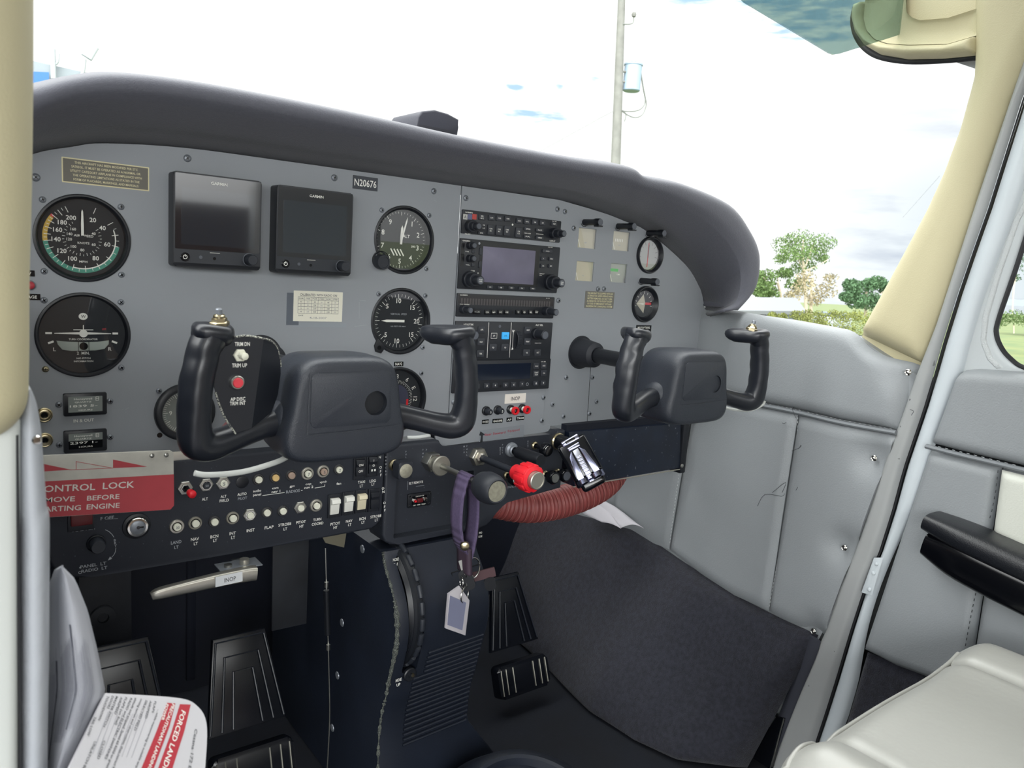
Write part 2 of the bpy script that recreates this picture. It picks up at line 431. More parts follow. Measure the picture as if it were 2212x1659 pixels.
def pad(mb, A, B, nv, nu, depth, mat, edge=12, nrm=WN, dimples=(), ripple=None, plane=wallp, base=0.0):
    """cushioned sheet between two world polylines A and B, bulging along nrm; sides closed to the backing"""
    if plane: A = [plane(*p) for p in A]; B = [plane(*p) for p in B]
    A = polyres(A, nv); B = polyres(B, nv); D = [(plane(*d[:2]) if plane else Vector(d[0]), d[-2], d[-1]) for d in dimples]
    rows = []
    for i in range(nv):
        r = []
        for j in range(nu):
            p = A[i].lerp(B[i], j / (nu - 1))
            dm = min((p - A[i]).length, (p - B[i]).length, (p - A[0].lerp(B[0], j / (nu - 1))).length, (p - A[-1].lerp(B[-1], j / (nu - 1))).length)
            x = min(1, dm / edge); o = depth * math.sqrt(max(0, 1 - (1 - x) ** 2))
            for c, rad, dep in D:
                q = (p - c).length / rad
                o -= dep * math.exp(-q * q)
                dy = p - c
            if ripple: o += ripple(p) * x
            r.append(p + nrm * (o + base))
        rows.append(r)
    mb.sheet(rows, mat)
def snap(parent, p, nrm, r=4.2, name='snap_button'):
    b = MB(); b.lathe([(r, 0), (r, 1.2), (r * .82, 1.9), (r * .62, 1.3), (r * .5, 1.3), (r * .45, 2.6), (r * .25, 3.1), (0, 3.1)], p, CHR, 20, nrm)
    o = b.build(name, parent, label='chrome snap fastener'); return o
def stitches(mb, pts, mat, nrm, step=6, ln=3.4, wd=.9, off=.4):
    P = polyres(pts, 200); L = sum((a - b).length for a, b in zip(P, P[1:])); n = int(L / step); P = polyres(pts, n + 1)
    for a, b in zip(P, P[1:]):
        d = (b - a).normalized(); s = nrm.cross(d).normalized() * wd / 2; a = a + nrm * off; e = a + d * ln
        mb.add([a - s, a + s, e + s, e - s, (a + e) / 2 + nrm * .6], [(0, 1, 4), (1, 2, 4), (2, 3, 4), (3, 0, 4)], mat)

# ---------------------------------------------------------------- instrument panel sheets (front faces at y=0)
def fil(pts, w=0): return [(p[0], p[1]) for p in pts]
edge = [p for p in spline([(-104, 640), (-98, 700), (-75, 745), (-39, 769), (-8, 780), (19, 787), (88, 793), (179, 794), (285, 794.3), (406.8, 794.5)], 4)]
POUT = fil(edge) + [(406.8, 487), (-104, 487)]
G5 = [(361, 369, 563, 580), (583, 395, 759, 594)]
holesL = [circ(0, 700, 39.6), circ(-.6, 611.3, 39.6), circ(332.6, 723.7, 39.6), circ(333, 628.6, 39.6), circ(333, 534, 39.6), circ(89, 533, 26)]
def panelroot(name, label, outer, holes, x, z, thick=2.2, y=0):
    r = thing(name, label, 'instrument panel', FR(x, z, y))
    mb = MB(); v, f = plate_geo([(p[0] - x, p[1] - z) for p in outer], [[(q[0] - x, q[1] - z) for q in h] for h in holes], thick)
    mb.add(v, f, PANEL); mb.build('panel_sheet', r, world=False, ang=20, recalc=False)
    return r
PL = panelroot('instrument_panel', 'grey painted left panel sheet carrying the airspeed, altimeter and vertical speed dials', POUT, holesL, 150, 640)
# centre radio plate
cp = [(408, 794.4)] + fil(spline([(408, 794.4), (480, 794.6), (564, 794.4)], 3)) + [(564, 483), (574, 483), (577.5, 479), (577, 479)] + \
     [(575, 478), (566, 478.5)] 
CPO = [(408, 794.4), (480, 794.6), (564.3, 794.4), (564.3, 486), (578, 486), (578, 480), (575, 477), (570, 476), (405, 470.5), (397, 472), (391, 477), (389, 484), (389, 500), (408, 500)]
PC = panelroot('instrument_panel', 'grey centre panel plate framing the radio stack with rounded lower corners', CPO, [], 486, 640, y=-1.0)
e2 = spline([(565.2, 794.4), (643, 786), (690, 778), (740, 767), (830, 725), (870, 692), (886, 664), (893, 640), (893, 610), (884, 585), (878, 484)], 4)
RPO = fil(e2) + [(565.2, 484)]
def gauge_rect(px0, py0, px1, py1): a = pan(px0, py0); b = pan(px1, py1); return (a[0], b[1], b[0], a[1])
RG = [(1246, 494, 1291, 536, 0), (1321, 500, 1363, 542, 0), (1241, 566, 1286, 606, 0), (1315, 570, 1357, 610, 0)]
_rc = []
for a in RG:
    c = pan((a[0] + a[2]) / 2, (a[1] + a[3]) / 2); _rc.append(c)
RW, RH = 33.0, 27.0
holesR = [[(c[0] - RW / 2, c[1] - RH / 2), (c[0] + RW / 2, c[1] - RH / 2), (c[0] + RW / 2, c[1] + RH / 2), (c[0] - RW / 2, c[1] + RH / 2)] for c in _rc]
CV = pan(1402.5, 551); CS = pan(1392, 657)
holesR += [circ(CV[0], CV[1], 27), circ(CS[0], CS[1], 27)]
PR_ = panelroot('instrument_panel', 'grey right panel sheet carrying small engine gauges and post lights', RPO, holesR, 730, 640)
def pscrews(root, x, z, L, y=0):
    for px, py in L:
        a = atY(px, py, y); screw(root, a.x - x, a.z - z, 0.1)
pscrews(PL, 150, 640, [(77, 383), (404.5, 342), (722, 384), (937, 413)])
pscrews(PC, 486, 640, [(1005, 428), (1203, 452), (1173, 858), (979, 868), (1169, 908)])
pscrews(PR_, 730, 640, [(1220, 457), (1239, 493), (1496, 544), (1206, 649), (1222.5, 815), (1279.5, 815), (1193, 873), (1288, 867), (1273, 893), (1217, 899), (1291.5, 624), (1304.5, 624)])
mb = MB()                                               # seams of the inset lower plates
a, b = pan(1276, 790), pan(1268, 914); mb.line((a[0], a[1]), (b[0], b[1]), .9, BLKG, .12)
mb.M = Matrix.Translation((-730, -640, 0)); 
mb2 = MB(Matrix.Translation((-730, -640, 0))); mb2.line((a[0], a[1]), (b[0], b[1]), .9, BLKG, .15); mb2.build('panel_seam', PR_, world=False, recalc=False)
mb3 = MB(Matrix.Translation((-150, -640, 0)))
hl = pan(345, 940); mb3.lathe([(0, 0), (2.6, 0)], (hl[0], hl[1], .15), BLKG, 16)
# scratches and tape residue by the compass card, printed captions
for q in [(270, 885, 279, 880), (271, 891, 272, 890), (938, 432, 943, 436), (775, 648, 790, 650), (776, 652, 776, 688), (765, 705, 792, 702)]:
    a, b = pan(q[0], q[1]), pan(q[2], q[3]); mb3.line(a, b, .5, DIM, .12)
mb3.build('panel_marks', PL, world=False, recalc=False)

# ---------------------------------------------------------------- glareshield
I_ = [(-104, 640), (-98, 700), (-75, 745), (-39, 769), (-8, 780), (19, 787), (88, 793), (179, 794), (285, 794), (406, 794), (564, 794), (643, 786), (690, 778), (740, 767), (830, 725), (878, 682), (893, 660), (895, 640)]
L_ = [(-114, 640), (-100, 735), (-76, 773), (-45, 790), (-19, 805), (20, 815), (68, 819), (150, 819), (245, 818), (358, 816), (497, 816), (601, 815), (640, 811), (691, 805), (772, 786), (836, 755), (871, 716), (869, 675), (838, 660)]
S_ = [(-135, 645), (-118, 770), (-82, 804), (-42, 822), (-14, 834), (17, 843), (77, 848), (162, 849), (262, 847.5), (378, 844.5), (525, 844.5), (619, 847.5), (647, 838.5), (735, 838), (830, 829), (892, 794), (926, 754), (927, 710), (908, 668), (852, 658)]
def rz(P, n): return [(p.x, p.y) for p in polyres([Vector((*q, 0)) for q in P], n)]
# match by index, not by length
I2 = [I_[0], I_[1], I_[2], I_[3], I_[4], I_[5], I_[6], I_[7], I_[8], I_[9], I_[10], I_[11], I_[12], I_[13], I_[14], I_[15], I_[16], I_[17], (892, 650)]
L2 = [L_[0], L_[1], L_[2], L_[3], L_[4], L_[5], L_[6], L_[7], L_[8], L_[9], L_[10], L_[11], L_[12], L_[13], L_[14], L_[15], L_[16], L_[17], L_[18]]
S2 = [S_[0], S_[1], S_[2], S_[3], S_[4], S_[5], S_[6], S_[7], S_[8], S_[9], S_[10], S_[11], S_[12], S_[13], (845, 822), S_[15], (926, 758), (927, 708), (885, 660)]
def smooth_col(C, k=5): return [(p.x, p.y) for p in spline(C, k)]
I3, L3, S3 = smooth_col(I2), smooth_col(L2), smooth_col(S2)
rows = []
for i in range(len(I3)):
    I, L, S = (Vector((a[i][0], 0, a[i][1])) for a in (I3, L3, S3))
    I.y = 2; L.y = -75; S.y = -40
    nrm = (S - L); nrm.y = 0; q = nrm.normalized() if nrm.length > 1 else Vector((0, 0, 1))
    c = [I, I.lerp(L, .5) + q * 1.5 , L, L + nrm * .28 + Vector((0, -7, 0)), L + nrm * .72 + Vector((0, 1 if 0 else -2, 0)), S, S + q * 2 + Vector((0, 38, 0)), S - q * 6 + Vector((0, 160, 0)), S - q * 40 + Vector((0, 300, 0))]
    P = [c[0], c[1]] + [v for v in spline(c[2:6], 5)] + spline(c[5:], 3)[1:]
    rows.append(P)
mb = MB(); mb.sheet(rows, GLR)
gs = mb.build('glareshield', ang=60)
tag(gs, 'dark padded glareshield curving over the whole instrument panel', 'glareshield')
sl = gs.modifiers.new('solid', 'SOLIDIFY'); sl.thickness = .004; sl.offset = -1

# ---------------------------------------------------------------- windshield
GW = Mglass('windshield acrylic', (.985, .99, .985), .03, 1.3, .5)
rows = []
for i in range(13):
    t = i / 12; x = -150 + 1100 * t; k = (2 * t - 1)
    rows.append([Vector((x, 420 - 240 * k * k - s * 560 - (0 if abs(k) < .8 else 0), 700 + 40 * (1 - k * k) + s * 560)) for s in [j / 8 for j in range(9)]])
mb = MB(); mb.sheet(rows, GW); wnd = mb.build('window_1', solid=2.5); tag(wnd, 'curved clear windshield above the glareshield', kind='structure')

# ---------------------------------------------------------------- floor, firewall, left wall, ceiling
mb = MB(); mb.box((-95, -900, -60), (960, 520, -20), FLRM); o = mb.build('floor'); tag(o, 'dark cabin floor with black mat', kind='structure')
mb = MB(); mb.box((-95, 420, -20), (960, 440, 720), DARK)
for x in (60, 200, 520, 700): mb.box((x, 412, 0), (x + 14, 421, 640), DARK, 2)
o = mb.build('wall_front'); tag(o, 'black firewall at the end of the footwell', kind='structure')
HEAD = M('headliner', 'c8c2a8', .8, bump=('noise', 300, .3))
mb = MB(); mb.box((-110, -1500, 1200), (1000, -345, 1230), HEAD); mb.box((-4500, -1900, 1235), (5500, -350, 1400), M('wing white paint', 'c9ccd0', .4), 40); o = mb.build('ceiling'); tag(o, 'cream cabin headliner with the unseen wing added above for shade', kind='structure')  # wing slab out of view, joined in to shade the doorway and apron
mb = MB(); mb.box((-110, -1560, 0), (1000, -1500, 820), M('rear trim brown', '8f7a6a', .7)); mb.box((-110, -1560, 1120), (1000, -1500, 1200), HEAD); o = mb.build('wall_back'); tag(o, 'cream rear bulkhead behind the seats', kind='structure')
# left side wall ahead of the door opening
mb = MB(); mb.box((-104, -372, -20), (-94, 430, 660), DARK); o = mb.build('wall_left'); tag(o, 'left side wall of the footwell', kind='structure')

# ---------------------------------------------------------------- right side wall
root = thing('wall_right', 'grey leather covered right side wall ahead of the door', 'wall', (885, -180, 30), kind='structure')
del root['category']
mb = MB(); a, b, c, d = (Vector((896 + 22 + .04 * y, y, z)) for y, z in ((430, 30), (-352, 30), (-380, 590), (430, 690)))
back = [(418, -20), (-195, -20), (-330, 400), (-352, 600), (-300, 622), (-262, 640), (60, 662), (418, 690)]
mb.add([Vector((896 + .04 * y + o_, y, z)) for o_ in (2, 26) for y, z in back], [tuple(range(8)), tuple(range(15, 7, -1))] + [(i, (i + 1) % 8, (i + 1) % 8 + 8, i + 8) for i in range(8)], LEA)
mb.build('wall_backing', root)
mb = MB(); mb.box((930, -1500, -60), (936, -330, 596), M('outer skin dark', '2a2d31', .8)); mb.box((930, -330, -60), (936, 450, 640), M('outer skin dark', '')); o = mb.build('wall_outer'); tag(o, 'dark outer skin behind the right side wall and door', kind='structure')
TOP = [(1470, 672), (1520, 668), (1561, 669), (1597, 672), (1655, 682), (1719, 691), (1809, 707), (1841, 714), (1856, 724), (1871, 743), (1888, 757), (1919, 772), (1963, 783), (1978, 789)]
WELT = [(1440, 832), (1500, 843), (1570, 855), (1638, 868), (1725, 884.5), (1822, 907), (1944, 929)]
WELT2 = [(1440, 838), (1500, 849), (1570, 861), (1638, 874), (1725, 891), (1822, 914), (1942, 937)]
mb = MB()
pad(mb, TOP, WELT, 44, 26, 15, LEA, 20, dimples=[(1969, 804, 30, 13), (1930, 830, 30, -3)])
o = mb.build('upper_pad', root, ang=80)
mb = MB()
pad(mb, [(1508, 850), (1570, 861), (1638, 874), (1728, 892)], [(1452, 1188), (1520, 1240), (1590, 1285), (1664, 1318)], 30, 30, 7, LEA, 9, base=4, dimples=[(1600, 1050, 70, -3)])
mb.build('lower_pad', root, ang=80)
mb = MB()
pad(mb, [(1340, 850), (1505, 850)], [(1330, 1140), (1449, 1186)], 20, 12, 7, LEA, 9, base=4)
mb.build('lower_pad', root, ang=80)
mb = MB()
pad(mb, [(1731, 893), (1822, 914), (1944, 937), (1934, 954), (1905, 1039)], [(1666, 1319), (1715, 1344), (1776, 1372), (1789, 1366), (1816, 1278)], 34, 30, 7, LEA, 9, base=4,
    dimples=[(1893, 989, 24, 13), (1829, 1182, 24, 13), (1762, 1362, 22, 11)])
mb.build('lower_pad', root, ang=80)
mb = MB()
w1 = [wallp(x, y) + WN * 9 for x, y in [(1440, 836), (1500, 847), (1570, 859), (1638, 872), (1725, 889), (1822, 912), (1944, 934)]]
WLT = M('leather welt', '787c80', .7)
mb.sweep(w1, (4, 3.2), WLT, 10, up=(0, 0, 1), smoothpath=4); o = mb.build('welt_seam', root)
THR = M('pale thread', 'c3c6c8', .6)
mb = MB()
stitches(mb, [wallp(x, y) + WN * 12 for x, y in [(1500, 845), (1638, 866), (1725, 882), (1822, 905), (1944, 927)]], LEA, WN, 7)
stitches(mb, [wallp(x, y) + WN * 6 for x, y in [(1729, 900), (1728, 960), (1718, 1020), (1706, 1090), (1695, 1160), (1680, 1240), (1667, 1312)]], THR, WN, 6)
stitches(mb, [wallp(x, y) + WN * 6 for x, y in [(1489, 920), (1476, 1000), (1463, 1090), (1452, 1175)]], THR, WN, 6)
mb.build('stitching', root, recalc=False)
HAIR = M('dark thread', '3a3c40', .8)
mb = MB()
for L in ([(1727, 878), (1724, 885), (1731, 902)], [(1722, 973), (1740, 965), (1742, 960), (1737, 968)], [(1701, 1062), (1709, 1040), (1680, 1062)], [(1648, 1091), (1664, 1066), (1700, 1070), (1706, 1064)], [(1701, 912), (1705, 914), (1710, 911)], [(1731, 1057), (1735, 1050)], [(1977, 884), (1985, 887), (1980, 896)]):
    mb.sweep([wallp(x, y) + WN * 13 for x, y in L], (.35, .35), HAIR, 5, up=(1, 0, 0), smoothpath=3)
o = mb.build('loose_thread', root); o['label'] = 'loose dark thread'
for x, y in ((1969, 804), (1893, 989), (1829, 1182), (1762, 1362)): snap(root, wallp(x, y) + WN * (5 if y > 820 else 8), WN)

# carpet on the lower side wall
crp = [wallp(x, y) for x, y in [(1100, 1100), (1230, 1108), (1370, 1140), (1480, 1216), (1600, 1292), (1700, 1342), (1768, 1372)]]
def bottomz(p): return Vector((896 + .04 * p[0], p[0], -19))
B_ = [Vector((x, y, -19)) for x, y in ((800, 412), (785, 260), (762, 130), (742, 20), (748, -70), (772, -140), (845, -206))]
rip = lambda p: 5 * math.sin(p.y / 38 + p.z / 60) + 3 * math.sin(p.z / 26 - p.y / 90)
mb = MB(); pad(mb, crp, B_, 70, 50, 16, CARP, 16, ripple=rip, plane=None)
o = mb.build('side_carpet', ang=80); tag(o, 'charcoal carpet covering the lower right side wall of the footwell', 'carpet')
mb = MB()
bd = [wallp(x, y) + WN * 8 for x, y in [(1768, 1376), (1758, 1410), (1728, 1480), (1700, 1550), (1672, 1625), (1655, 1680)]]
mb.sweep(bd, (9, 3), M('carpet binding', '33353f', .8), 10, up=WN, smoothpath=3); mb.build('binding', o)
snap(o, wallp(1682.5, 1538) + WN * 16, WN, 4.4)

# door frame strip of the fuselage, cream pillar
def band(mb, A, B, mat, depth, nv=40, nu=12, edge=10, base=0, pl=wallp): pad(mb, A, B, nv, nu, depth, mat, edge, base=base, plane=pl)
FL = [(2390, -330), (2240, 60), (2189, 217), (2111, 450), (2076, 559), (2028, 707), (1985, 815), (1962, 881), (1951, 911), (1935, 952), (1905, 1039), (1878, 1120), (1856, 1185), (1829, 1250), (1817, 1277), (1789, 1366), (1767, 1413), (1731, 1493), (1706, 1554), (1687, 1615), (1650, 1710)]
FRt = [(2440, -330), (2300, 60), (2212, 192), (2131, 450), (2099, 540), (2066, 637), (2034, 740), (2015, 807), (1992, 884), (1970, 949), (1948, 1014), (1924, 1104), (1894, 1199), (1869, 1255), (1851, 1310), (1833, 1366), (1800, 1477), (1778, 1546), (1760, 1600), (1745, 1650), (1730, 1700)]
mb = MB(); band(mb, [(x - 7, y) for x, y in FL], FRt, FRM, 10, 60, 12, 14, base=-3)
o = mb.build('trim_1', ang=80); tag(o, 'painted grey metal frame of the right door opening', kind='structure')
mb = MB(); band(mb, FRt, [(x + 4, y + 1) for x, y in FRt], RUB, 2, 60, 4, 4, base=-4)
mb.build('door_seal', o)
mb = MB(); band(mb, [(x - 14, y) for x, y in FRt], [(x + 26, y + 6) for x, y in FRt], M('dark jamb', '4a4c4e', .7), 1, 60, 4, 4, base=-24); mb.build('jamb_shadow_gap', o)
for L in ([(1600, 1490), (1700, 1640)],): pass
# cream front pillar: broad rounded column from wing root to sill
PLf = [(2096, -330), (2100, -60), (2101, 60), (2101, 119), (2099, 163), (2070, 271), (2035, 366), (1997, 450), (1963, 514), (1918, 598), (1886, 656), (1850, 722)]
PRt = [(2450, -330), (2330, -60), (2270, 60), (2235, 119), (2189, 217), (2160, 300), (2130, 385), (2111, 450), (2094, 505), (2076, 559), (2040, 670), (1992, 790)]
PRi = [(2320, -60), (2250, 60), (2214, 130), (2175, 240), (2140, 330), (2115, 400), (2095, 450), (2080, 505), (2055, 560), (2020, 665), (1979, 790)]
mb = MB(); pad(mb, PLf, PRt, 60, 30, 26, CRM, 30, base=-14)
pad(mb, [(1900, 640), (1850, 722), (1830, 770), (1860, 830)], [(2050, 650), (1992, 790), (1975, 830), (1960, 860)], 10, 6, 1, CRM, 4, base=-16)
o = mb.build('trim_2', ang=80); tag(o, 'cream padded windshield pillar on the right', kind='structure')

# ---------------------------------------------------------------- right door
DR = thing('door_1', 'right cabin door with grey leather lining and black armrest', None, (900, -520, 60), kind='structure')
WINL = [(2260, 330), (2208, 490), (2178, 590), (2145, 690), (2140, 722), (2152, 757), (2172, 780), (2198, 798), (2240, 806), (2330, 812)]
DLf = [(x + 5, y) for x, y in FRt]
DLr = [(2470, -330), (2400, -60), (2338, 60), (2262, 240), (2190, 450), (2155, 545), (2120, 640), (2090, 740), (2073, 807), (2040, 884), (2015, 949), (1999, 1014), (1968, 1104), (1922, 1199), (1899, 1255), (1880, 1310), (1865, 1366), (1846, 1477), (1822, 1560), (1800, 1610), (1775, 1700)]
mb = MB(); pad(mb, DLf, DLr, 60, 14, 12, DFR, 16, base=-10)
mb.build('edge_strip', DR, ang=80)
# skin behind everything, with the window opening left free (frame pieces round it)
def dq(mb, pts, mat, base=-8): mb.add([wallp(*p) - WN * base * -1 for p in pts], [tuple(range(len(pts)))], mat)
SK = M('door skin', 'b4b9bb', .42, bump=('noise', 250, .2))
mb = MB()
ring_in = [(2345, 330)] + WINL[0:] + [(2420, 600)]
ins = [(2330, 150), (2275, 300), (2222, 470), (2187, 580), (2150, 688), (2145, 722), (2157, 753), (2176, 775), (2202, 793), (2250, 800), (2600, 840)]
out = [(2300, 40), (2235, 190), (2150, 450), (2110, 560), (2078, 655), (2056, 740), (2048, 800), (2070, 818), (2140, 818), (2212, 815), (2600, 870)]
pad(mb, out, ins, 50, 12, 5, SK, 8, base=-14)
mb.build('window_surround', DR, ang=80)
mb = MB()
t1 = [(2255, 370), (2197, 475), (2158, 588), (2130, 683), (2124, 735), (2140, 775), (2165, 797)]
t0 = [(2235, 370), (2180, 475), (2141, 588), (2113, 683), (2109, 740), (2124, 778), (2148, 802)]
pad(mb, t0, t1, 40, 8, 2.5, M('textured tape', 'b9bdbe', .5, bump=('noise', 700, .9)), 3, base=-10)
mb.build('textured_strip', DR, ang=80)
mb = MB(); mb.sweep([wallp(x, y) + WN * -9 for x, y in ins], (2.6, 3.2), RUB, 10, up=WN, smoothpath=4); mb.build('window_seal', DR)
mb = MB(); v = [wallp(x, y, 12) for x, y in ins] + [wallp(2700, 150, 12)]
mb.add(v, [tuple(range(len(v)))], GW); w = mb.build('window_pane', DR, recalc=False, label='clear side window pane')
# lining
mb = MB(); pad(mb, [(2066, 822), (2080, 800), (2110, 797), (2212, 804), (2500, 825)], [(2008, 958), (2060, 972), (2110, 984), (2212, 1008), (2500, 1080)], 40, 26, 18, LEA, 14, base=-8)
mb.build('upper_lining', DR, ang=80)
mb = MB(); pad(mb, [(2008, 968), (2060, 981), (2110, 993), (2160, 1005)], [(1862, 1405), (1930, 1440), (2010, 1470), (2085, 1500)], 34, 34, 14, LEA, 12, base=-8)
mb.build('lower_lining', DR, ang=80)
mb = MB(); pad(mb, [(2162, 1006), (2212, 1018), (2300, 1042), (2500, 1090)], [(2087, 1500), (2160, 1530), (2300, 1580), (2450, 1640)], 30, 34, 14, LEA, 12, base=-8)
mb.build('lower_lining', DR, ang=80)
mb = MB(); pad(mb, [(2168, 1014), (2250, 1034), (2400, 1070)], [(2150, 1150), (2230, 1190), (2380, 1260)], 20, 20, 9, LEAL, 8, base=4)  # light-coloured pocket; the sunlight on it is put into the leather colour
mb.build('sunlit_pale_pocket', DR, ang=80, label='pale leather pocket with sunlight put into its colour')
mb = MB(); mb.sweep([wallp(x, y) + WN * 6 for x, y in [(2006, 963), (2060, 977), (2110, 989), (2212, 1013), (2480, 1078)]], (4, 3), WLT, 10, smoothpath=4)
mb.build('welt_seam', DR)
mb = MB()
stitches(mb, [wallp(x, y) + WN * 8 for x, y in [(2163, 1014), (2158, 1060), (2150, 1100), (2143, 1125)]], HAIR, WN, 7)
stitches(mb, [wallp(x, y) + WN * 4 for x, y in [(2117, 1255), (2105, 1310), (2095, 1360), (2088, 1400)]], HAIR, WN, 7)
stitches(mb, [wallp(x, y) + WN * 9 for x, y in [(2020, 960), (2110, 981), (2212, 1006)]], LEA, WN, 8)
mb.build('stitching', DR, recalc=False)
mb = MB(); pad(mb, [(1866, 1412), (1900, 1426), (1960, 1450), (2060, 1490)], [(1800, 1640), (1850, 1660), (1920, 1690), (2000, 1720)], 24, 20, 8, CARP, 10, base=-10)
mb.build('door_carpet', DR, ang=80, label='charcoal carpet strip')
# armrest
AR = [wallp(x, y) for x, y in [(2034, 1126), (2100, 1156), (2180, 1192), (2300, 1246), (2450, 1315)]]
mb = MB()
mb.sweep([p + WN * 26 + Vector((0, 0, 5)) for p in AR], [(24, 11), (30, 14), (31, 15), (31, 15), (31, 15)], M('armrest vinyl', '15171c', .34, bump=('noise', 900, .25)), 24, power=3.2, smoothpath=4)
a_ = mb.build('armrest', DR, label='black padded armrest')
mb = MB(); mb.sweep([p + WN * 24 + Vector((0, 0, -24)) for p in AR], [(17, 15), (25, 23), (27, 25), (27, 25), (27, 25)], M('armrest shell', '07080c', .2), 24, power=3.5, smoothpath=4)
mb.build('armrest_shell', a_)
# rivet plate at the foot of the door edge
mb = MB(); pad(mb, [(1893, 1203), (1913, 1203)], [(1866, 1278), (1889, 1284)], 6, 6, 2, DFR, 2, base=6); hp = mb.build('hinge_plate', DR)
for x, y in ((1900, 1216), (1894, 1236), (1885, 1271)):
    mb = MB(); mb.lathe([(3, 0), (2.6, 1.2), (1.4, 1.9), (0, 2)], wallp(x, y) + WN * 8, DFR, 14, WN); mb.build('rivet', hp)
# ================================================================== INSTRUMENTS ON THE GREY PANEL
def LPf(cx, cz, y0=0.0):
    def f(px, py, w=0): q = atY(px, py, y0 - w); return q.x - cx, q.z - cz
    return f
Z5 = lambda x, y: (740 + x / 4.424, 380 + y / 4.424)
Z6 = lambda x, y: (740 + x / 4.424, 640 + y / 4.424)
Z7 = lambda x, y: (1180 + x / 4.424, 400 + y / 4.424)
Z1 = lambda x, y: (60 + x / 4.424, 940 + y / 4.424)
Z2 = lambda x, y: (440 + x / 4.424, 940 + y / 4.424)
Z3 = lambda x, y: (340 + x / 4.424, 320 + y / 4.424)
Z0 = lambda x, y: (x / 4.424, 300 + y / 4.424)
def bezel(root, R, depth, rin=None, name='bezel', front=1.6):
    rin = rin or R - 4.2
    mb = MB(); mb.lathe([(R + .3, -.6), (R + .2, front * .7), (R - .8, front), (R - 2.0, front), (R - 3.0, front - 1.2), (rin, -depth), (rin + 3, -depth - .4)], (0, 0, 0), BEZ, 64)
    return mb.build(name, root, world=False)
def glass(root, R, w): mb = MB(); mb.lathe([(0, w + .0), (R, w)], (0, 0, 0), GLASS, 48); return mb.build('glass', root, world=False, recalc=False)
def P4(root, s=31.4, mats=(None,) * 4, skip=()):
    for i, (a, b) in enumerate(((-1, 1), (1, 1), (-1, -1), (1, -1))):
        if i in skip: continue
        screw(root, a * s, b * s, .1, 2.9, mats[i], 'brs' if mats[i] else 's29')
# airspeed indicator
r = thing('airspeed_indicator', 'round airspeed dial with green and yellow arcs, needle at zero', 'gauge', FR(0, 700))
bezel(r, 39.4, 6.5)
mb = MB(); mb.lathe([(0, -6.5), (36, -6.5)], (0, 0, 0), DIAL, 56)
w = -6.3
angs = {20: 22, 40: 57, 50: 80, 60: 101, 70: 128, 80: 152, 90: 175, 100: 196, 110: 214, 120: 231, 130: 248, 140: 262, 150: 274, 160: 286, 170: 298, 180: 309, 190: 321, 200: 334}
mb.arc((0, 0, w), 27.8, 31.6, 101, 262, GRN, 60); mb.arc((0, 0, w), 27.8, 31.6, 262, 306, YEL, 24); mb.arc((0, 0, w), 28.6, 31.6, 306, 310, REDP, 4)
mb.arc((0, 0, w + .08), 27.2, 28.2, 70, 196, WHT, 50)
for k, a in angs.items(): mb.tick((0, 0, w + .16), a, 25.0, 30.6, .55, WHT)
ks = sorted(angs)
for a, b in zip(ks[1:], ks[2:]): mb.tick((0, 0, w + .16), (angs[a] + angs[b]) / 2, 28, 30.6, .4, WHT)
for k, a, rr_ in ((20, 27, 19.6), (40, 57, 20), (60, 101, 21), (80, 148, 20.5), (100, 203, 20.5), (120, 233, 20.5), (140, 264, 21), (160, 288, 20.5), (180, 310, 20.5), (200, 334, 20)):
    mb.txt(str(k), rr_ * math.sin(math.radians(a)), rr_ * math.cos(math.radians(a)), 3.9, WHT, w + .16)
for i in range(26): mb.tick((0, 0, w + .16), 55 + i * 11, 14.6 if i % 2 else 13.6, 16.2, .38, WHT)
for k, a in ((40, 62), (60, 118), (80, 180), (100, 222), (120, 262), (140, 288), (160, 318)): mb.txt(str(k), 10.6 * math.sin(math.radians(a)) * 1.0, 10.6 * math.cos(math.radians(a)), 2.4, WHT, w + .16)
mb.txt('AIR  SPEED', 1.2, 2.4, 2.0, WHT, w + .16, width=16); mb.txt('KNOTS', 1, -4.2, 1.9, WHT, w + .16, width=9.6); mb.txt('MPH', 0.6, -21.2, 1.9, WHT, w + .16, width=6.6)
mb.build('dial', r, world=False, recalc=False)
mb = MB(); mb.prism([(-1.1, -1), (1.1, -1), (1.1, 13), (.7, 24), (0, 26), (-.7, 24), (-1.1, 13)], -4.6, -3.9, WHT); mb.cyl((0, 0, -6), 2.6, 2.4, DIAL); mb.build('needle', r, world=False)
glass(r, 35.6, -1.6); P4(r)
# turn coordinator
r = thing('turn_coordinator', 'round turn coordinator with white miniature airplane and pale slip tube', 'gauge', FR(-.6, 611.3))
bezel(r, 39.4, 4, 35.6); lp = LPf(-.6, 611.3)
mb = MB(); mb.lathe([(0, -4), (37, -4)], (0, 0, 0), DIAL, 56); w = -3.85
mb.txt('TURN COORDINATOR', 0, -4.4, 1.7, WHT, w, width=24); mb.txt('L', -23.5, -13.6, 3.3, WHT, w); mb.txt('R', 22.3, -13.6, 3.3, WHT, w)
mb.txt('2  MIN.', -.2, -17.4, 2.6, WHT, w, width=10.5); mb.txt('NO PITCH', 0, -22.3, 1.5, WHT, w, width=11.5); mb.txt('INFORMATION', 0, -25.1, 1.5, WHT, w, width=16)
mb.quad(-30.5, .4, -25.3, 2.2, w, WHT); mb.quad(24.6, .2, 29.4, 2.0, w, WHT)
for sx in (-1, 1):
    T = Matrix.Translation((sx * 26.3, -7.2, w)) @ Matrix.Rotation(math.radians(22 * -sx), 4, 'Z'); mb.add([(-2.4, -.9, 0), (2.4, -.9, 0), (2.4, .9, 0), (-2.4, .9, 0)], [(0, 1, 2, 3)], WHT, T)
mb.txt('OFF', 17.5, 5.2, 1.8, REDP, w, width=3.4)
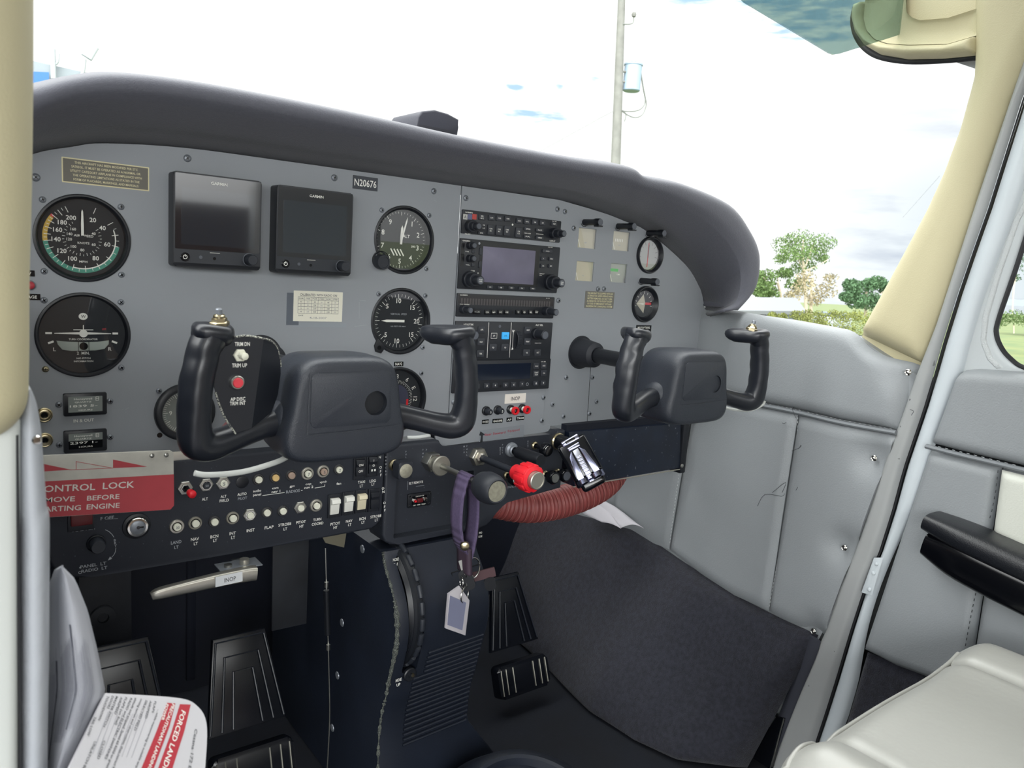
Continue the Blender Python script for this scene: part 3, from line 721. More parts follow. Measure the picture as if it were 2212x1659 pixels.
mb.build('dial', r, world=False, recalc=False)
mb = MB()
mb.prism([(-23.5, .95), (-23.5, 1.5), (-4, 2.3), (4, 2.3), (23.3, 1.3), (23.3, .75), (4, .2), (-4, .2)], -3.2, -2.7, WHT); mb.cyl((0, 1.1, -3.3), 3.5, .9, WHT, 24); mb.quad(-8.2, 4.2, 8.2, 4.9, -2.8, WHT); mb.quad(-.4, 2, .4, 9.0, -2.75, WHT)
mb.build('miniature_airplane', r, world=False)
TUBE = M('slip tube liquid', 'aab3ab', .25)
mb = MB(); mb.prism([(-22, -5.6), (-12, -6.6), (0, -7.2), (12, -6.6), (21.4, -5.4), (21.2, -9), (17.5, -13.6), (10, -15), (-10, -15.2), (-17.5, -14), (-21, -9.2)], -3.6, -2.6, TUBE, .5); tb = mb.build('slip_tube', r, world=False)
mb = MB(); mb.lathe([(0, -2.4), (3.6, -2.4), (3.6, -3)], (0, -10.8, 0), BLKG, 24); mb.quad(-4.6, -15, -4.1, -6.8, -2.4, BLKG); mb.quad(4.1, -15, 4.6, -6.8, -2.4, BLKG); mb.build('ball', tb, world=False, recalc=False)
mb = MB(); mb.lathe([(3.2, -3.6), (3.2, -3.0), (0, -3)], (0, 17, 0), WHT, 20, sx=1.15); mb.txt('W', .2, 17.1, 2.6, DIAL, -2.95); mb.build('emblem', r, world=False)
glass(r, 36, -1.2); P4(r, mats=(None, None, BRS, None))
# altimeter
cx, cz = 332.6, 723.7; lp = LPf(cx, cz)
r = thing('altimeter', 'round altimeter marked ALT with setting knob, above the vertical speed dial', 'gauge', FR(cx, cz))
bezel(r, 39.4, 10, 34.4)
mb = MB(); mb.lathe([(0, -10), (36, -10)], (0, 0, 0), DIAL, 56); w = -9.8
for k in range(10):
    a = 36 * k
    if k: mb.txt(str(k), 24.6 * math.sin(math.radians(a)), 24.6 * math.cos(math.radians(a)), 5.8, WHT, w)
    mb.tick((0, 0, w), a, 28.6, 32.8, .6, WHT)
    for j in range(1, 5): mb.tick((0, 0, w), a + 7.2 * j, 30.6, 32.8, .35, WHT)
mb.txt('ALT', 7.4, 5.0, 3.6, WHT, w, width=9.4)
mb.quad(14, -8.4, 21, -4.6, w, BLKG); mb.txt('2992', 17.5, -6.5, 2.4, WHT, w + .1, width=6)
for j in range(4): T = Matrix.Translation((-10 + j * 4.2, -14.5, w)) @ Matrix.Rotation(math.radians(33), 4, 'Z'); mb.add([(-.8, -4.6, 0), (.8, -4.6, 0), (.8, 4.6, 0), (-.8, 4.6, 0)], [(0, 1, 2, 3)], WHT, T)
mb.build('dial', r, world=False, recalc=False)
for nm, a, ln, wd, ww in (('long_needle', 14, 28, .9, -7.4), ('short_needle', 2, 17, 1.5, -8.2)):
    T = Matrix.Rotation(math.radians(-a), 4, 'Z'); mb = MB(T); mb.prism([(-wd, -5), (wd, -5), (wd * 1.0, ln * .8), (0, ln), (-wd * 1.0, ln * .8)], ww, ww + .5, WHT); mb.build(nm, r, world=False)
glass(r, 35, -1.0)
u, v = lp(828, 566, 12)
mb = MB(); mb.lathe([(10.5, 0), (10.5, 3), (9.6, 4)], (u * .93, v * .93, 0), BEZ, 28); mb.lathe([(8.2, 3), (8.6, 12.5), (7.8, 14), (6.2, 14), (6, 13.4), (0, 13.4)], (u, v, 0), KNOB, 28); mb.build('setting_knob', r, world=False)
P4(r, skip=(2,))
# vertical speed indicator
cx, cz = 333, 628.6; lp = LPf(cx, cz)
r = thing('vertical_speed_indicator', 'round vertical speed dial with white needle pointing left at zero', 'gauge', FR(cx, cz))
bezel(r, 39.4, 5, 35); mb = MB(); mb.lathe([(0, -5), (36.5, -5)], (0, 0, 0), DIAL, 56); w = -4.8
for k in range(0, 21):
    for sg in (-1, 1):
        if sg < 0 and k == 0: continue
        a = 270 + sg * k * 8.6 * (1 if k <= 10 else 1); mb.tick((0, 0, w), a, 26 if k % 5 == 0 else 28.6, 32, .6 if k % 5 == 0 else .4, WHT)
for t, a in (('5', 316), ('10', 356), ('15', 47), ('20', 90), ('15', 133), ('10', 184), ('5', 226)): mb.txt(t, 24 * math.sin(math.radians(a)), 24 * math.cos(math.radians(a)), 5.6, WHT, w)
mb.txt('VERTICAL  SPEED', -1, 8.2, 2.1, DIM, w, width=22); mb.txt('100 FEET PER MIN', -1, -6.6, 1.6, DIM, w, width=20)
mb.build('dial', r, world=False, recalc=False)
mb = MB(); mb.prism([(6, -1.4), (6, 1.4), (-18, 1.4), (-25, .0), (-18, -1.4)], -3, -2.5, WHT); mb.build('needle', r, world=False)
glass(r, 35.6, -1)
u, v = lp(819, 751, 2); mb = MB(); mb.prism([(-20, -31), (-31, -20), (u - 6, v + 2), (u - 4, v - 5), (u + 3, v - 7)], -.5, 2.4, BEZ, .8); mb.lathe([(0, 2.55), (2.6, 2.55)], (u, v, 0), BLKG, 16); mb.build('mounting_ear', r, world=False)
P4(r, skip=(2,))
# nav 2 indicator (half hidden by the yoke)
r = thing('course_indicator', 'round compass card indicator below the white NAV2 caption', 'gauge', FR(333, 534))
bezel(r, 39.4, 5, 35); mb = MB(); mb.lathe([(0, -5), (36.5, -5)], (0, 0, 0), DIAL, 56); w = -4.8
for i, t in enumerate(('N', '3', '6', 'E', '12', '15', 'S', '21', '24', 'W', '30', '33')):
    a = 30 * i - 27; A = math.radians(a); mb.txt(t, 27.5 * math.sin(A), 27.5 * math.cos(A), 5.2, WHT, w, rot=-a)
for i in range(72): mb.tick((0, 0, w), i * 5, 20.5 if i % 2 else 19, 23, .4, WHT)
mb.quad(13, -9, 17, -1, w + .3, REDP); mb.build('dial', r, world=False, recalc=False)
mb = MB(); mb.lathe([(0, -4.4), (17.6, -4.4), (17.9, -4.9)], (0, 0, 0), M('dim violet face', '3d4053', .3), 40); mb.quad(14.6, -9, 17.6, -1, -4.3, RED); mb.build('flag_window', r, world=False, recalc=False)
glass(r, 35.6, -1); P4(r)
# quartz clock (partly behind the yoke)
r = thing('clock', 'small round quartz clock with grey face behind the left yoke grip', 'clock', FR(89, 533))
mb = MB(); mb.lathe([(29.5, .2), (29, 4), (27, 5.2), (22.6, 5.2), (21.8, 1.5)], (0, 0, 0), BEZ, 56); mb.build('bezel', r, world=False)
mb = MB(); mb.lathe([(0, 1.5), (22.4, 1.5)], (0, 0, 0), DIALG, 48)
for i in range(60): mb.tick((0, 0, 1.65), i * 6, 16.6 if i % 5 == 0 else 18.4, 21, .55 if i % 5 == 0 else .35, WHT)
mb.txt('9', -14, 0, 4.2, WHT, 1.65); mb.txt('3', 14, 0, 4.2, WHT, 1.65); mb.txt('12', 0, 14, 4.2, WHT, 1.65); mb.txt('CLOCK', 0, 7, 2.4, WHT, 1.65, width=12); mb.txt('QUARTZ', 0, -7, 2.4, WHT, 1.65, width=14)
mb.build('dial', r, world=False, recalc=False)
mb = MB(); mb.cyl((0, 0, 1.6), 4, 2, BEZ); mb.quad(-1, -2, 1, 12, 3, WHT); mb.build('hands', r, world=False); glass(r, 22.6, 4)
for a, b in ((-24.5, 23), (26, -20)): screw(r, a, b, .1, 2.9, None, 's29')
# hour meters
for i, (cpx, cpy, dig, lab) in enumerate(((183.5, 872, '1839 5-', 'black hour meter with grey face, above the IN & OUT lettering'), (184, 951, '2397 1-', 'black hour meter with half dark face, just above the red control lock flag'))):
    q = pan(cpx, cpy); r = thing('hour_meter', lab, 'hour meter', FR(q[0], q[1]), 'pair of hour meters')
    mb = MB(); mb.rrect(-18, -10.6, 18, 10.6, 1.2, 0, 3.4, BEZ, .6); mb.build('case', r, world=False)
    mb = MB(); mb.rrect(-14.2, -7.2, 14.2, 7.6, .3, 3.4, 3.55, DIALG if i == 0 else BLKG)
    if i: mb.rrect(-14.2, .6, 14.2, 7.6, .3, 3.5, 3.6, DIALG)
    mb.txt('Honeywell', -2, 5.4, 1.7, WHT, 3.75, width=15); mb.txt('QUARTZ', -2, 2.4, 1.3, WHT, 3.75, width=14)
    mb.txt(dig, -1.6, -1.3, 2.1, WHT, 3.75, width=23); mb.txt('HOURS', 0, -5.3, 1.4, WHT, 3.75, width=11.5)
    mb.line((8.6, 3.4), (8.6, 6.8), .4, WHT, 3.75); mb.line((11, 3.4), (11, 6.8), .4, WHT, 3.75); mb.line((8.6, 3.4), (11, 3.4), .4, WHT, 3.75); mb.line((8.6, 6.8), (11, 6.8), .4, WHT, 3.75); mb.line((8.6, 5.1), (11, 5.1), .4, WHT, 3.75)
    mb.build('meter_face', r, world=False, recalc=False)
    screw(r, -21.4, .2 if i == 0 else -2.5, .1, 2.9, None, 's29'); screw(r, 21.4, 1.5, .1, 2.9, None, 's29')
# headset jacks
for i, (px, py) in enumerate(((95, 896), (96, 950))):
    q = pan(px, py); r = thing('headset_jack', ('upper' if i == 0 else 'lower') + ' brass ringed headset socket at the left edge of the panel', 'socket', FR(*q), 'headset sockets')
    mb = MB(); mb.lathe([(6.8, 0), (6.8, 2), (6, 2.6), (5.4, 2.4), (5.2, 3.4), (4, 3.8), (2.9, 3.6), (2.7, 1)], (0, 0, 0), BRS, 28); mb.build('nut', r, world=False)
    mb = MB(); mb.lathe([(0, .9), (3, .9)], (0, 0, 0), BLKG, 20); mb.build('bore', r, world=False, recalc=False)
# warning light, placards
q = pan(65, 616); r = thing('warning_light', 'round red warning light at the left edge of the panel', 'light', FR(*q))
mb = MB(); mb.lathe([(4.4, 0), (4.4, 1.5), (3.6, 2)], (0, 0, 0), SCRM, 24); mb.build('bezel', r, world=False)
mb = MB(); mb.lathe([(3.7, 1.5), (3.2, 3.6), (1.6, 4.6), (0, 4.8)], (0, 0, 0), M('dull red lens', 'b03a44', .3), 24); mb.build('lens', r, world=False)
def placard(px, py, wd, ht, lines, label, bg=None, fg=None, y=0.0, rot=0, h=2.4, border=None, name='placard', th=.5, lead=None, wds=None, cat='placard', group=None, tilt=0):
    q = pan(px, py, y); r = MB(); bg = bg or BLKG; fg = fg or WHT
    r.rrect(-wd / 2, -ht / 2, wd / 2, ht / 2, .4, 0.02, th, bg if not border else border)
    if border: r.rrect(-wd / 2 + 1, -ht / 2 + 1, wd / 2 - 1, ht / 2 - 1, .2, th, th + .08, bg)
    lead = lead or h * 1.45; n = len(lines)
    for i, t in enumerate(lines): r.txt(t, 0, (n - 1) / 2 * lead - i * lead, h, fg, th + .2, width=(wds[i] if wds else None))
    o = r.build(name, world=False, frame=FR(q[0], q[1], y, rot), recalc=False); tag(o, label, cat, group); return o
placard(789, 396, 30.5, 14.5, ['N20676'], 'black placard lettered N20676 at the top of the panel', M('placard charcoal', '3d4047', .6), WHT, h=7.4, wds=[27], rot=-.0)
GOLD = M('aged gold plate', 'd8cfa4', .4); TAUP = M('aged placard brown', '6a675f', .6)
placard(230.5, 377, 72, 22, ['THIS AIRCRAFT HAS BEEN MODIFIED PER STC', 'SA703GL. IT MUST BE OPERATED AS A NORMAL OR', 'UTILITY CATEGORY AIRPLANE IN COMPLIANCE WITH', 'THE OPERATING LIMITATIONS AS STATED IN THE', 'FORM OF PLACARDS, MARKINGS, AND MANUALS.'],
        'gold edged placard of five text lines above the airspeed dial', TAUP, GOLD, h=2.0, border=GOLD, wds=[52, 57, 59, 55, 54], lead=3.7)
placard(55, 590, 14, 5.4, ['LOW'], 'small black placard ending in OW above the red warning light', h=2.6)
placard(56, 641, 22, 5.6, ['VOLTAGE'], 'small black placard ending in TAGE below the red warning light', h=2.6)
placard(861, 786, 12.5, 5.4, ['NAV2'], 'tiny black NAV2 placard above the compass card indicator', h=3.2, wds=[9.5])
PAP = M('white card', 'e2dfcf', .6); INK = M('grey ink', '55575a', .8); INKL = M('pencil ink', '9b9c9c', .8)
q = pan(687.5, 662); r = thing('compass_card', 'white paper CALIBRATED WITH RADIO ON correction card below the display units', 'card', FR(*q))
mb = MB(); mb.rrect(-28.5, -16.6, 28.5, 16.6, .5, .05, .5, PAP)
mb.txt('CALIBRATED WITH RADIO ON', 0, 12.5, 2.5, INK, .6, width=43)
for i, v in enumerate((10, 6.6, 2.9, -.6, -4.2, -7.8)): mb.line((-23.5, v), (23.5, v), .35, INK, .6)
for i, u in enumerate((-23.5, -16.4, -8, -.6, 7.4, 15.6, 23.5)): mb.line((u, 10), (u, -7.8), .3, INK, .6)
for i, t in enumerate(('FOR', 'STEER') * 3): mb.txt(t, (-20, -12.2, -4.3, 3.4, 11.5, 19.6)[i], 8.3, 1.5, INK, .6, width=5.4)
for c, L in ((-20, ('N', 'E', 'S', 'W')), (-4.3, ('30', '120', '210', '300')), (11.5, ('60', '150', '240', '330'))):
    for i, t in enumerate(L): mb.txt(t, c, (4.7, 1.1, -2.4, -6)[i], 1.6, INK, .6)
for c, L in ((-12.2, ('354', '90', '181', '268')), (3.4, ('26', '122', '213', '297')), (19.6, ('58', '151', '242', '325'))):
    for i, t in enumerate(L): mb.txt(t, c, (4.7, 1.1, -2.4, -6)[i], 1.4, INKL, .6)
mb.txt('DATE', -20, -10.2, 1.5, INK, .6); mb.txt('4-18-2007', 0, -12.6, 2.2, INKL, .6, width=20)
mb.build('paper_card', r, world=False, recalc=False)
mb = MB(); mb.rrect(-36, -21, -22, 14, .4, .03, .08, M('tape residue', '5c626b', .35)); mb.rrect(-28, -23, 34, -18.6, .4, .03, .07, M('clear tape', '8e949a', .3)); mb.build('tape', r, world=False, recalc=False)
# IN & OUT lettering belongs to the left panel
q = pan(181, 908); mb = MB(Matrix.Translation((-150, -640, 0))); mb.txt('IN & OUT', q[0], q[1], 2.9, WHT, .2, width=17); mb.build('panel_lettering', PL, world=False, recalc=False)

# ---------------------------------------------------------------- two flight display units
SCRB = M('display screen glass', '1c2530', .05, spec=1.0, coat=1); SCRF = M('display border gloss', '13151f', .06, spec=1.0, coat=1)
def g5(px0, py0, px1, py1, lab):
    D = 19
    a = atY(px0, py0, -D); b = atY(px1, py1, -D); cx, cz = (a.x + b.x) / 2, (a.z + b.z) / 2; W2, H2 = (b.x - a.x) / 2, (a.z - b.z) / 2
    r = thing('flight_display', lab, 'display', FR(cx, cz), 'square flight display units')
    mb = MB(); mb.rrect(-W2, -H2, W2, H2, 3, 0.1, D, BEZ, 1.4); mb.rrect(-W2 + .5, -H2 + 4, W2 - .5, H2 - .6, 1.5, D, D + .25, M('display fascia', '262a31', .35)); mb.build('case', r, world=False)
    mb = MB(); mb.rrect(-W2 + 1.4, -H2 + 17, W2 - 1.4, H2 - 1.4, 1, D + .2, D + .6, SCRF); s = mb.build('front_glass', r, world=False)
    mb = MB(); mb.rrect(-W2 + 7, -H2 + 21.5, W2 - 7, H2 - 14.5, .4, D + .6, D + .7, SCRB); mb.build('screen', s, world=False, recalc=False)
    mb = MB(); mb.txt('GARMIN', 0, H2 - 7.6, 2.7, WHT, D + .75, width=15.4); mb.build('brand_lettering', s, world=False, recalc=False)
    mb = MB(); mb.lathe([(4.3, D), (4.3, D + 1), (3.8, D + 1.4), (3.8, D + .8), (0, D + .8)], (-W2 + 10.5, -H2 + 9.5, 0), BLKG, 28); mb.lathe([(1.5, D + 1), (2.1, D + 1)], (-W2 + 10.5, -H2 + 9.5, 0), WHT, 20); mb.quad(-W2 + 10.2, -H2 + 9.7, -W2 + 10.8, -H2 + 12, D + 1.1, WHT); mb.build('power_button', r, world=False, recalc=False)
    mb = MB(); mb.lathe([(0, D + .6), (1.5, D + .6), (1.7, D + .2)], (-W2 + 25, -H2 + 10, 0), KNOBE, 18); mb.lathe([(0, D + .5), (1.5, D + .5)], (-W2 + 38, -H2 + 9.5, 0), BLKG, 18); mb.quad(-W2 + 33.5, -H2 + 14.6, -W2 + 43, -H2 + 15.3, D + .8, STL); mb.build('card_slot', r, world=False, recalc=False)
    mb = MB(); mb.lathe([(6.5, D), (6.5, D + 1.2), (6, D + 1.4)], (W2 - 11.5, -H2 + 10.5, 0), KNOBE, 30); mb.lathe([(5.4, D), (5.2, D + 11), (4.6, D + 12), (0, D + 12)], (W2 - 11.5, -H2 + 10.5, 0), KNOB, 30); mb.build('rotary_knob', r, world=False)
g5(375, 368, 562, 585, 'left square flight display unit with a pale reflection on the upper part of its screen')
g5(599, 398, 757, 597, 'right square flight display unit with dark screen, beside the altimeter')

# ---------------------------------------------------------------- radio stack
RF = M('radio fascia', '24272d', .42); RBTN = M('radio button', '33363d', .5); RD = M('radio dark', '0d0f14', .3)
def unit(name, label, tl, br, w=3.0, left=None):
    a = pan(*tl); b = pan(*br); x0 = left if left is not None else a[0]; x1 = b[0]; cx, cz = (x0 + x1) / 2, (a[1] + b[1]) / 2; W2, H2 = (x1 - x0) / 2, (a[1] - b[1]) / 2
    r = thing(name, label, 'radio', FR(cx, cz), 'units of the radio stack')
    mb = MB(); mb.rrect(-W2, -H2, W2, H2, 1.2, -.5, w, RF, .5); mb.build('fascia', r, world=False)
    return r, cx, cz, W2, H2
def btn(root, c, px, py, bw, bh, t='', h=1.7, w=3.0, mat=None, tm=None, dep=1.6, name='button', r=.8, tw=None, t2=None):
    q = LPf(*c)(px, py, w + dep); mb = MB(); mb.rrect(q[0] - bw / 2, q[1] - bh / 2, q[0] + bw / 2, q[1] + bh / 2, r, w - .2, w + dep, mat or RBTN, .35, 3)
    if t:
        o = h * .85 if t2 else 0
        mb.txt(t, q[0], q[1] + o, h, tm or WHT, w + dep + .12, width=tw or min(bw * .78, h * .72 * len(t)))
        if t2: mb.txt(t2, q[0], q[1] - o, h, tm or WHT, w + dep + .12, width=min(bw * .78, h * .72 * len(t2)))
    return mb.build(name, root, world=False, recalc=False)
def knob(root, c, px, py, steps, w=3.0, y0=0.0, name='knob', emat=None, t=None, mat=None):
    """steps: (radius, w_end) from base outward; tip centre seen at px,py"""
    W_ = w + steps[-1][1]; q = LPf(c[0], c[1], y0)(px, py, W_); mb = MB(); prof = []; p = w - .2
    for rad, e in steps: prof += [(rad * .98, p), (rad, w + e - .6), (rad - .6, w + e)]; p = w + e
    mb.lathe(prof + [(0, W_)], (q[0], q[1], 0), mat or KNOB, 30); rr_ = steps[-1][0]
    mb.lathe([(0, W_ + .12), (rr_ * .78, W_ + .12)], (q[0], q[1], 0), emat or KNOBE, 24)
    if t: mb.txt(t[0], q[0], q[1] + 1.1, 1.5, WHT, W_ + .3, width=4.6); mb.txt(t[1], q[0], q[1] - 1.1, 1.5, WHT, W_ + .3, width=4.6)
    return mb.build(name, root, world=False, recalc=False)
def printed(root, c, L, w=3.0, name='printed_lettering'):
    mb = MB()
    for t, px, py, h, wd in L: q = LPf(*c)(px, py, w); mb.txt(t, q[0], q[1], h, WHT, w + .2, width=wd)
    return mb.build(name, root, world=False, recalc=False)
# 1 audio panel
r, cx, cz, W2, H2 = unit('audio_panel', 'slim audio selector panel with two rows of buttons, topmost unit of the radio stack', (996.6, 452), (1206, 524.5))
c = (cx, cz)
printed(r, c, [('GARMIN', *Z5(1207, 349), 1.5, 11), ('PILOT', *Z5(1195, 556), 1.7, 8), ('COPILOT', *Z5(2005, 622), 1.8, 10), ('HI', *Z5(1350, 470), 1.6, 2.6), ('LO', *Z5(1350, 500), 1.6, 3.4), ('CREW AUDIO', *Z5(1768, 549), 1.2, 11), ('ICS ISOLATION', *Z5(1884, 557), 1.2, 12), ('GMA 340', *Z5(2022, 434), 1.1, 8)])
mb = MB()
for px, m, t in ((1174, M('flag white', 'b9b9b4', .5), 'A'), (1219, M('flag blue', '5f6384', .5), ''), (1262, M('flag red', 'b5453f', .5), '')):
    q = LPf(*c)(*Z5(px, 391), 3.6); mb.quad(q[0] - 3.2, q[1] - 3.2, q[0] + 3.2, q[1] + 3.2, 3.3, m); 
    if t: mb.txt(t, q[0], q[1], 3.6, INK, 3.5)
mb.build('colour_flags', r, world=False, recalc=False)
for x, y, t, t2 in ((1335, 395, 'MKR', 'MUTE'), (1425, 400, 'COM1', None), (1500, 405, 'COM2', None), (1580, 410, 'COM3', None), (1690, 430, 'NAV1', None), (1765, 437, 'NAV2', None), (1840, 443, 'DME', None), (1913, 450, 'ADF', None)): btn(r, c, *Z5(x, y), 9.2, 6.6, t, 1.6, t2=t2)
btn(r, c, *Z5(2025, 460), 9.6, 4.6, 'TEST', 1.6); btn(r, c, *Z5(1327, 545), 9.2, 4, 'SENS', 1.5)
for x, y, t, t2 in ((1417, 515, 'COM1', 'MIC'), (1497, 520, 'COM2', 'MIC'), (1573, 525, 'COM3', 'MIC'), (1683, 540, 'COM', '1/2')): btn(r, c, *Z5(x, y), 9.2, 12.4, t, 1.6, t2=t2)
for x, y, t in ((1775, 508, 'SPKR'), (1887, 519, 'PILOT'), (1770, 580, 'PA'), (1887, 592, 'CREW')): btn(r, c, *Z5(x, y), 12.6, 4.2, t, 1.6, tw=7)
mb = MB(); q = LPf(*c)(*Z5(1624, 466), 3); mb.lathe([(0, 3.8), (1, 3.8), (1.4, 3)], (q[0], q[1], 0), WHT, 14); mb.build('indicator_lamp', r, world=False)
knob(r, c, *Z5(1305, 480), [(7.5, 8), (5.4, 14), (4.2, 21)]); knob(r, c, *Z5(2120, 552), [(7.5, 8), (5.4, 16), (4.2, 23)])
# 2 GPS nav com
r, cx, cz, W2, H2 = unit('navigation_radio', 'navigation radio with a large blank violet grey screen and two big knobs', (992, 514), (1199.5, 633), left=408.5)
c = (cx, cz)
lp = LPf(*c); a = lp(*Z5(1345, 672), 3.4); b = lp(*Z5(1822, 1040), 3.4)
mb = MB(); mb.rrect(a[0] - 4, b[1] - 2.5, b[0] + 7, a[1] + 6, 1, 2.8, 3.3, RD); s = mb.build('screen_surround', r, world=False)
VIO = M('lcd violet grey', '6f6c80', .42, var=.08, vscale=26)
mb = MB(); mb.rrect(a[0], b[1], b[0], a[1], .5, 3.3, 3.5, VIO, .15); mb.build('screen', s, world=False)
printed(r, c, [('GARMIN', *Z5(1182, 620), 1.5, 11), ('COM', *Z5(1243, 907), 1.7, 6), ('DC', *Z5(1302, 930), 1.5, 4), ('GNS 430', *Z5(1985, 682), 1.2, 8), ('VLOC', *Z5(1998, 948), 1.4, 6), ('PWR', *Z5(1190, 722), 1.3, 5), ('VOL', *Z5(1195, 850), 1.3, 6), ('DEFAULT', *Z5(1905, 935), 1.2, 8), ('NAV', *Z5(1893, 950), 1.2, 4)])
knob(r, c, *Z5(1262, 665), [(4.6, 7), (3.7, 12)]); knob(r, c, *Z5(1260, 790), [(4.6, 7), (3.7, 12)])
knob(r, c, *Z5(1320, 1000), [(10.5, 6), (8.2, 15), (5.6, 26)], t=('PUSH', 'CRSR')); knob(r, c, *Z5(2098, 1025), [(10.5, 6), (8.2, 15), (5.6, 26)], t=('PUSH', 'MENU'))
for x, y, w_, h_, t in ((1960, 720, 17, 4.2, '- RNG +'), (1921, 790, 7.6, 5, 'D'), (1997, 793, 7.6, 5, 'MENU'), (1917, 860, 7.6, 5, 'CLR'), (1992, 862, 7.6, 5, 'ENT'), (1410, 1062, 9.6, 4, 'CDI'), (1515, 1067, 9.6, 4, 'OBS'), (1615, 1070, 9.6, 4, 'MSG'), (1715, 1075, 9.6, 4, 'FPL'), (1820, 1078, 9.6, 4, 'PROC'), (1324, 722, 4.6, 8.5, ''), (1318, 847, 4.6, 8.5, ''), (1254, 720, 4.4, 4.6, ''), (1250, 850, 4.4, 5, '')): btn(r, c, *Z5(x, y), w_, h_, t, 1.5)
mb = MB()
for x, y in ((1148, 700), (1145, 805)): q = lp(*Z5(x, y), 3); mb.rrect(q[0] - 2.4, q[1] - 7.5, q[0] + 2.4, q[1] + 7.5, .4, 3, 3.2, RD)
q = lp(*Z5(1306, 645), 3); mb.lathe([(0, 3.5), (1.5, 3.5), (1.6, 3)], (q[0], q[1], 0), DIM, 14); mb.build('card_slots', r, world=False)
# 3 radio with long dim display
r, cx, cz, W2, H2 = unit('nav_receiver', 'slim radio with a long dim segmented display above one row of keys', (986.5, 633), (1192, 687.5), left=408.5)
c = (cx, cz); lp = LPf(*c)
mb = MB(); a = lp(*Z5(1115, 1150), 3.2); b = lp(*Z5(1965, 1240), 3.2); mb.rrect(-W2 + 2, b[1] - .5, W2 - 2, a[1] + 2.0, .8, 3, 3.3, M('dim lcd window', '2c2a2e', .2))
SEG = M('dim lcd segment', '4b4748', .4)
for i in range(34): u = -W2 + 7 + i * (2 * W2 - 16) / 33; mb.rrect(u - 1.3, a[1] - 10.2, u + 1.3, a[1] - 2.2, .2, 3.3, 3.36, SEG)
mb.build('display_window', r, world=False)
printed(r, c, [('GARMIN', *Z5(1157, 1138), 1.5, 11), ('PULL DISABLE', *Z5(1166, 1227), 1.3, 14), ('SL 40', *Z5(1962, 1169), 1.3, 6)], 3.3)
knob(r, c, *Z5(1225, 1285), [(5.6, 8), (4.0, 18)]); knob(r, c, *Z5(2045, 1305), [(6.2, 10), (4.4, 24)])
for x, t in ((1382, 'COM'), (1446, 'NAV'), (1510, 'SYS'), (1570, 'OBS'), (1680, 'TF'), (1738, 'ID'), (1800, 'SEL'), (1856, 'ENT')): btn(r, c, *Z5(x, 1303), 7.6, 6, t, 2.1, mat=RD)
btn(r, c, *Z5(1285, 1300), 11, 6, '<->', 1.8, mat=RD, tw=8)
mb = MB(); q = lp(*Z5(1624, 1305), 3); mb.lathe([(0, 3.2), (1.8, 3.2)], (q[0], q[1], 0), RD, 14); mb.build('photo_cell', r, world=False)
# 4 autopilot controller
r, cx, cz, W2, H2 = unit('autopilot_controller', 'autopilot mode controller with a blue lit LVL key and thumb wheel', (985, 693), (1185, 775.3), left=408.5)
c = (cx, cz); lp = LPf(*c)
printed(r, c, [('HDG/TRK', *Z5(1205, 1420), 2.3, 15), ('ALT SEL', *Z5(1880, 1425), 2.4, 13), ('PUSH SYNC', *Z5(1868, 1598), 1.2, 11), ('DN', *Z6(1633, 328), 1.9, 4.4), ('UP', *Z6(1620, 506), 1.9, 4)])
for x, y, t in ((1332, 320, 'APR'), (1325, 436, 'NAV'), (1320, 548, 'TRK'), (1440, 490, 'FD'), (1553, 490, 'YD'), (1773, 323, 'IAS'), (1768, 433, 'VNAV'), (1760, 540, 'VS'), (1866, 538, 'ALT'), (1150, 440, 'HDG'), (1150, 545, 'BC')): btn(r, c, *Z6(x, y), 11.2, 9, t, 2.1)
btn(r, c, *Z6(1447, 378), 11.2, 9, 'AP', 2.1)
btn(r, c, *Z6(1560, 377), 11.4, 9.2, 'LVL', 2.1, mat=M('blue lit key', '3aa0de', .4, emit=.35), tm=M('key navy', '17304a', .5))
mb = MB()
for p, q_ in (((1398, 250), (1380, 588)), ((1613, 250), (1594, 585))): a = lp(*Z6(*p), 3); b = lp(*Z6(*q_), 3); mb.line(a, b, .7, WHT, 3.15)
a = lp(*Z6(1632, 340), 3); b = lp(*Z6(1622, 496), 3); mb.line(a, b, .6, WHT, 3.15)
for e, sg in ((a, 1), (b, -1)): mb.flat([(e[0] - 1.2, e[1] - sg * .5), (e[0] + 1.2, e[1] - sg * .5), (e[0], e[1] + sg * 2)], 3.15, WHT)
for s_ in (-1, 1):
    q = lp(*Z6(1447, 378), 4.6); mb.line((q[0] - 4.6, q[1] + s_ * 3.4), (q[0] + 4.6, q[1] + s_ * 3.4), .4, WHT, 4.8); mb.line((q[0] + s_ * 4.6, q[1] - 3.4), (q[0] + s_ * 4.6, q[1] + 3.4), .4, WHT, 4.8)
q = lp(*Z6(1503, 287), 3); mb.lathe([(0, 3.4), (1.9, 3.4), (2, 3)], (q[0], q[1], 0), KNOBE, 18)
mb.build('printed_lines', r, world=False, recalc=False)
q = lp(*Z6(1686, 418), 6); mb = MB()
mb.lathe([(13.5, -3.6), (14, -3), (14, 3), (13.5, 3.6), (0, 3.6)], (q[0], q[1], -5), KNOB, 48, (1, 0, 0))
for i in range(40): a = 2 * PI * i / 40; mb.box((q[0] - 3, q[1] + 14 * math.cos(a) - .5, -5 + 14 * math.sin(a) - .5), (q[0] + 3, q[1] + 14 * math.cos(a) + .5, -5 + 14 * math.sin(a) + .5), KNOB)
mb.build('thumb_wheel', r, world=False)
knob(r, c, *Z6(1938, 372), [(7.8, 5), (6.4, 20)]); knob(r, c, *Z6(1268, 375), [(7.8, 5), (6.4, 20)])
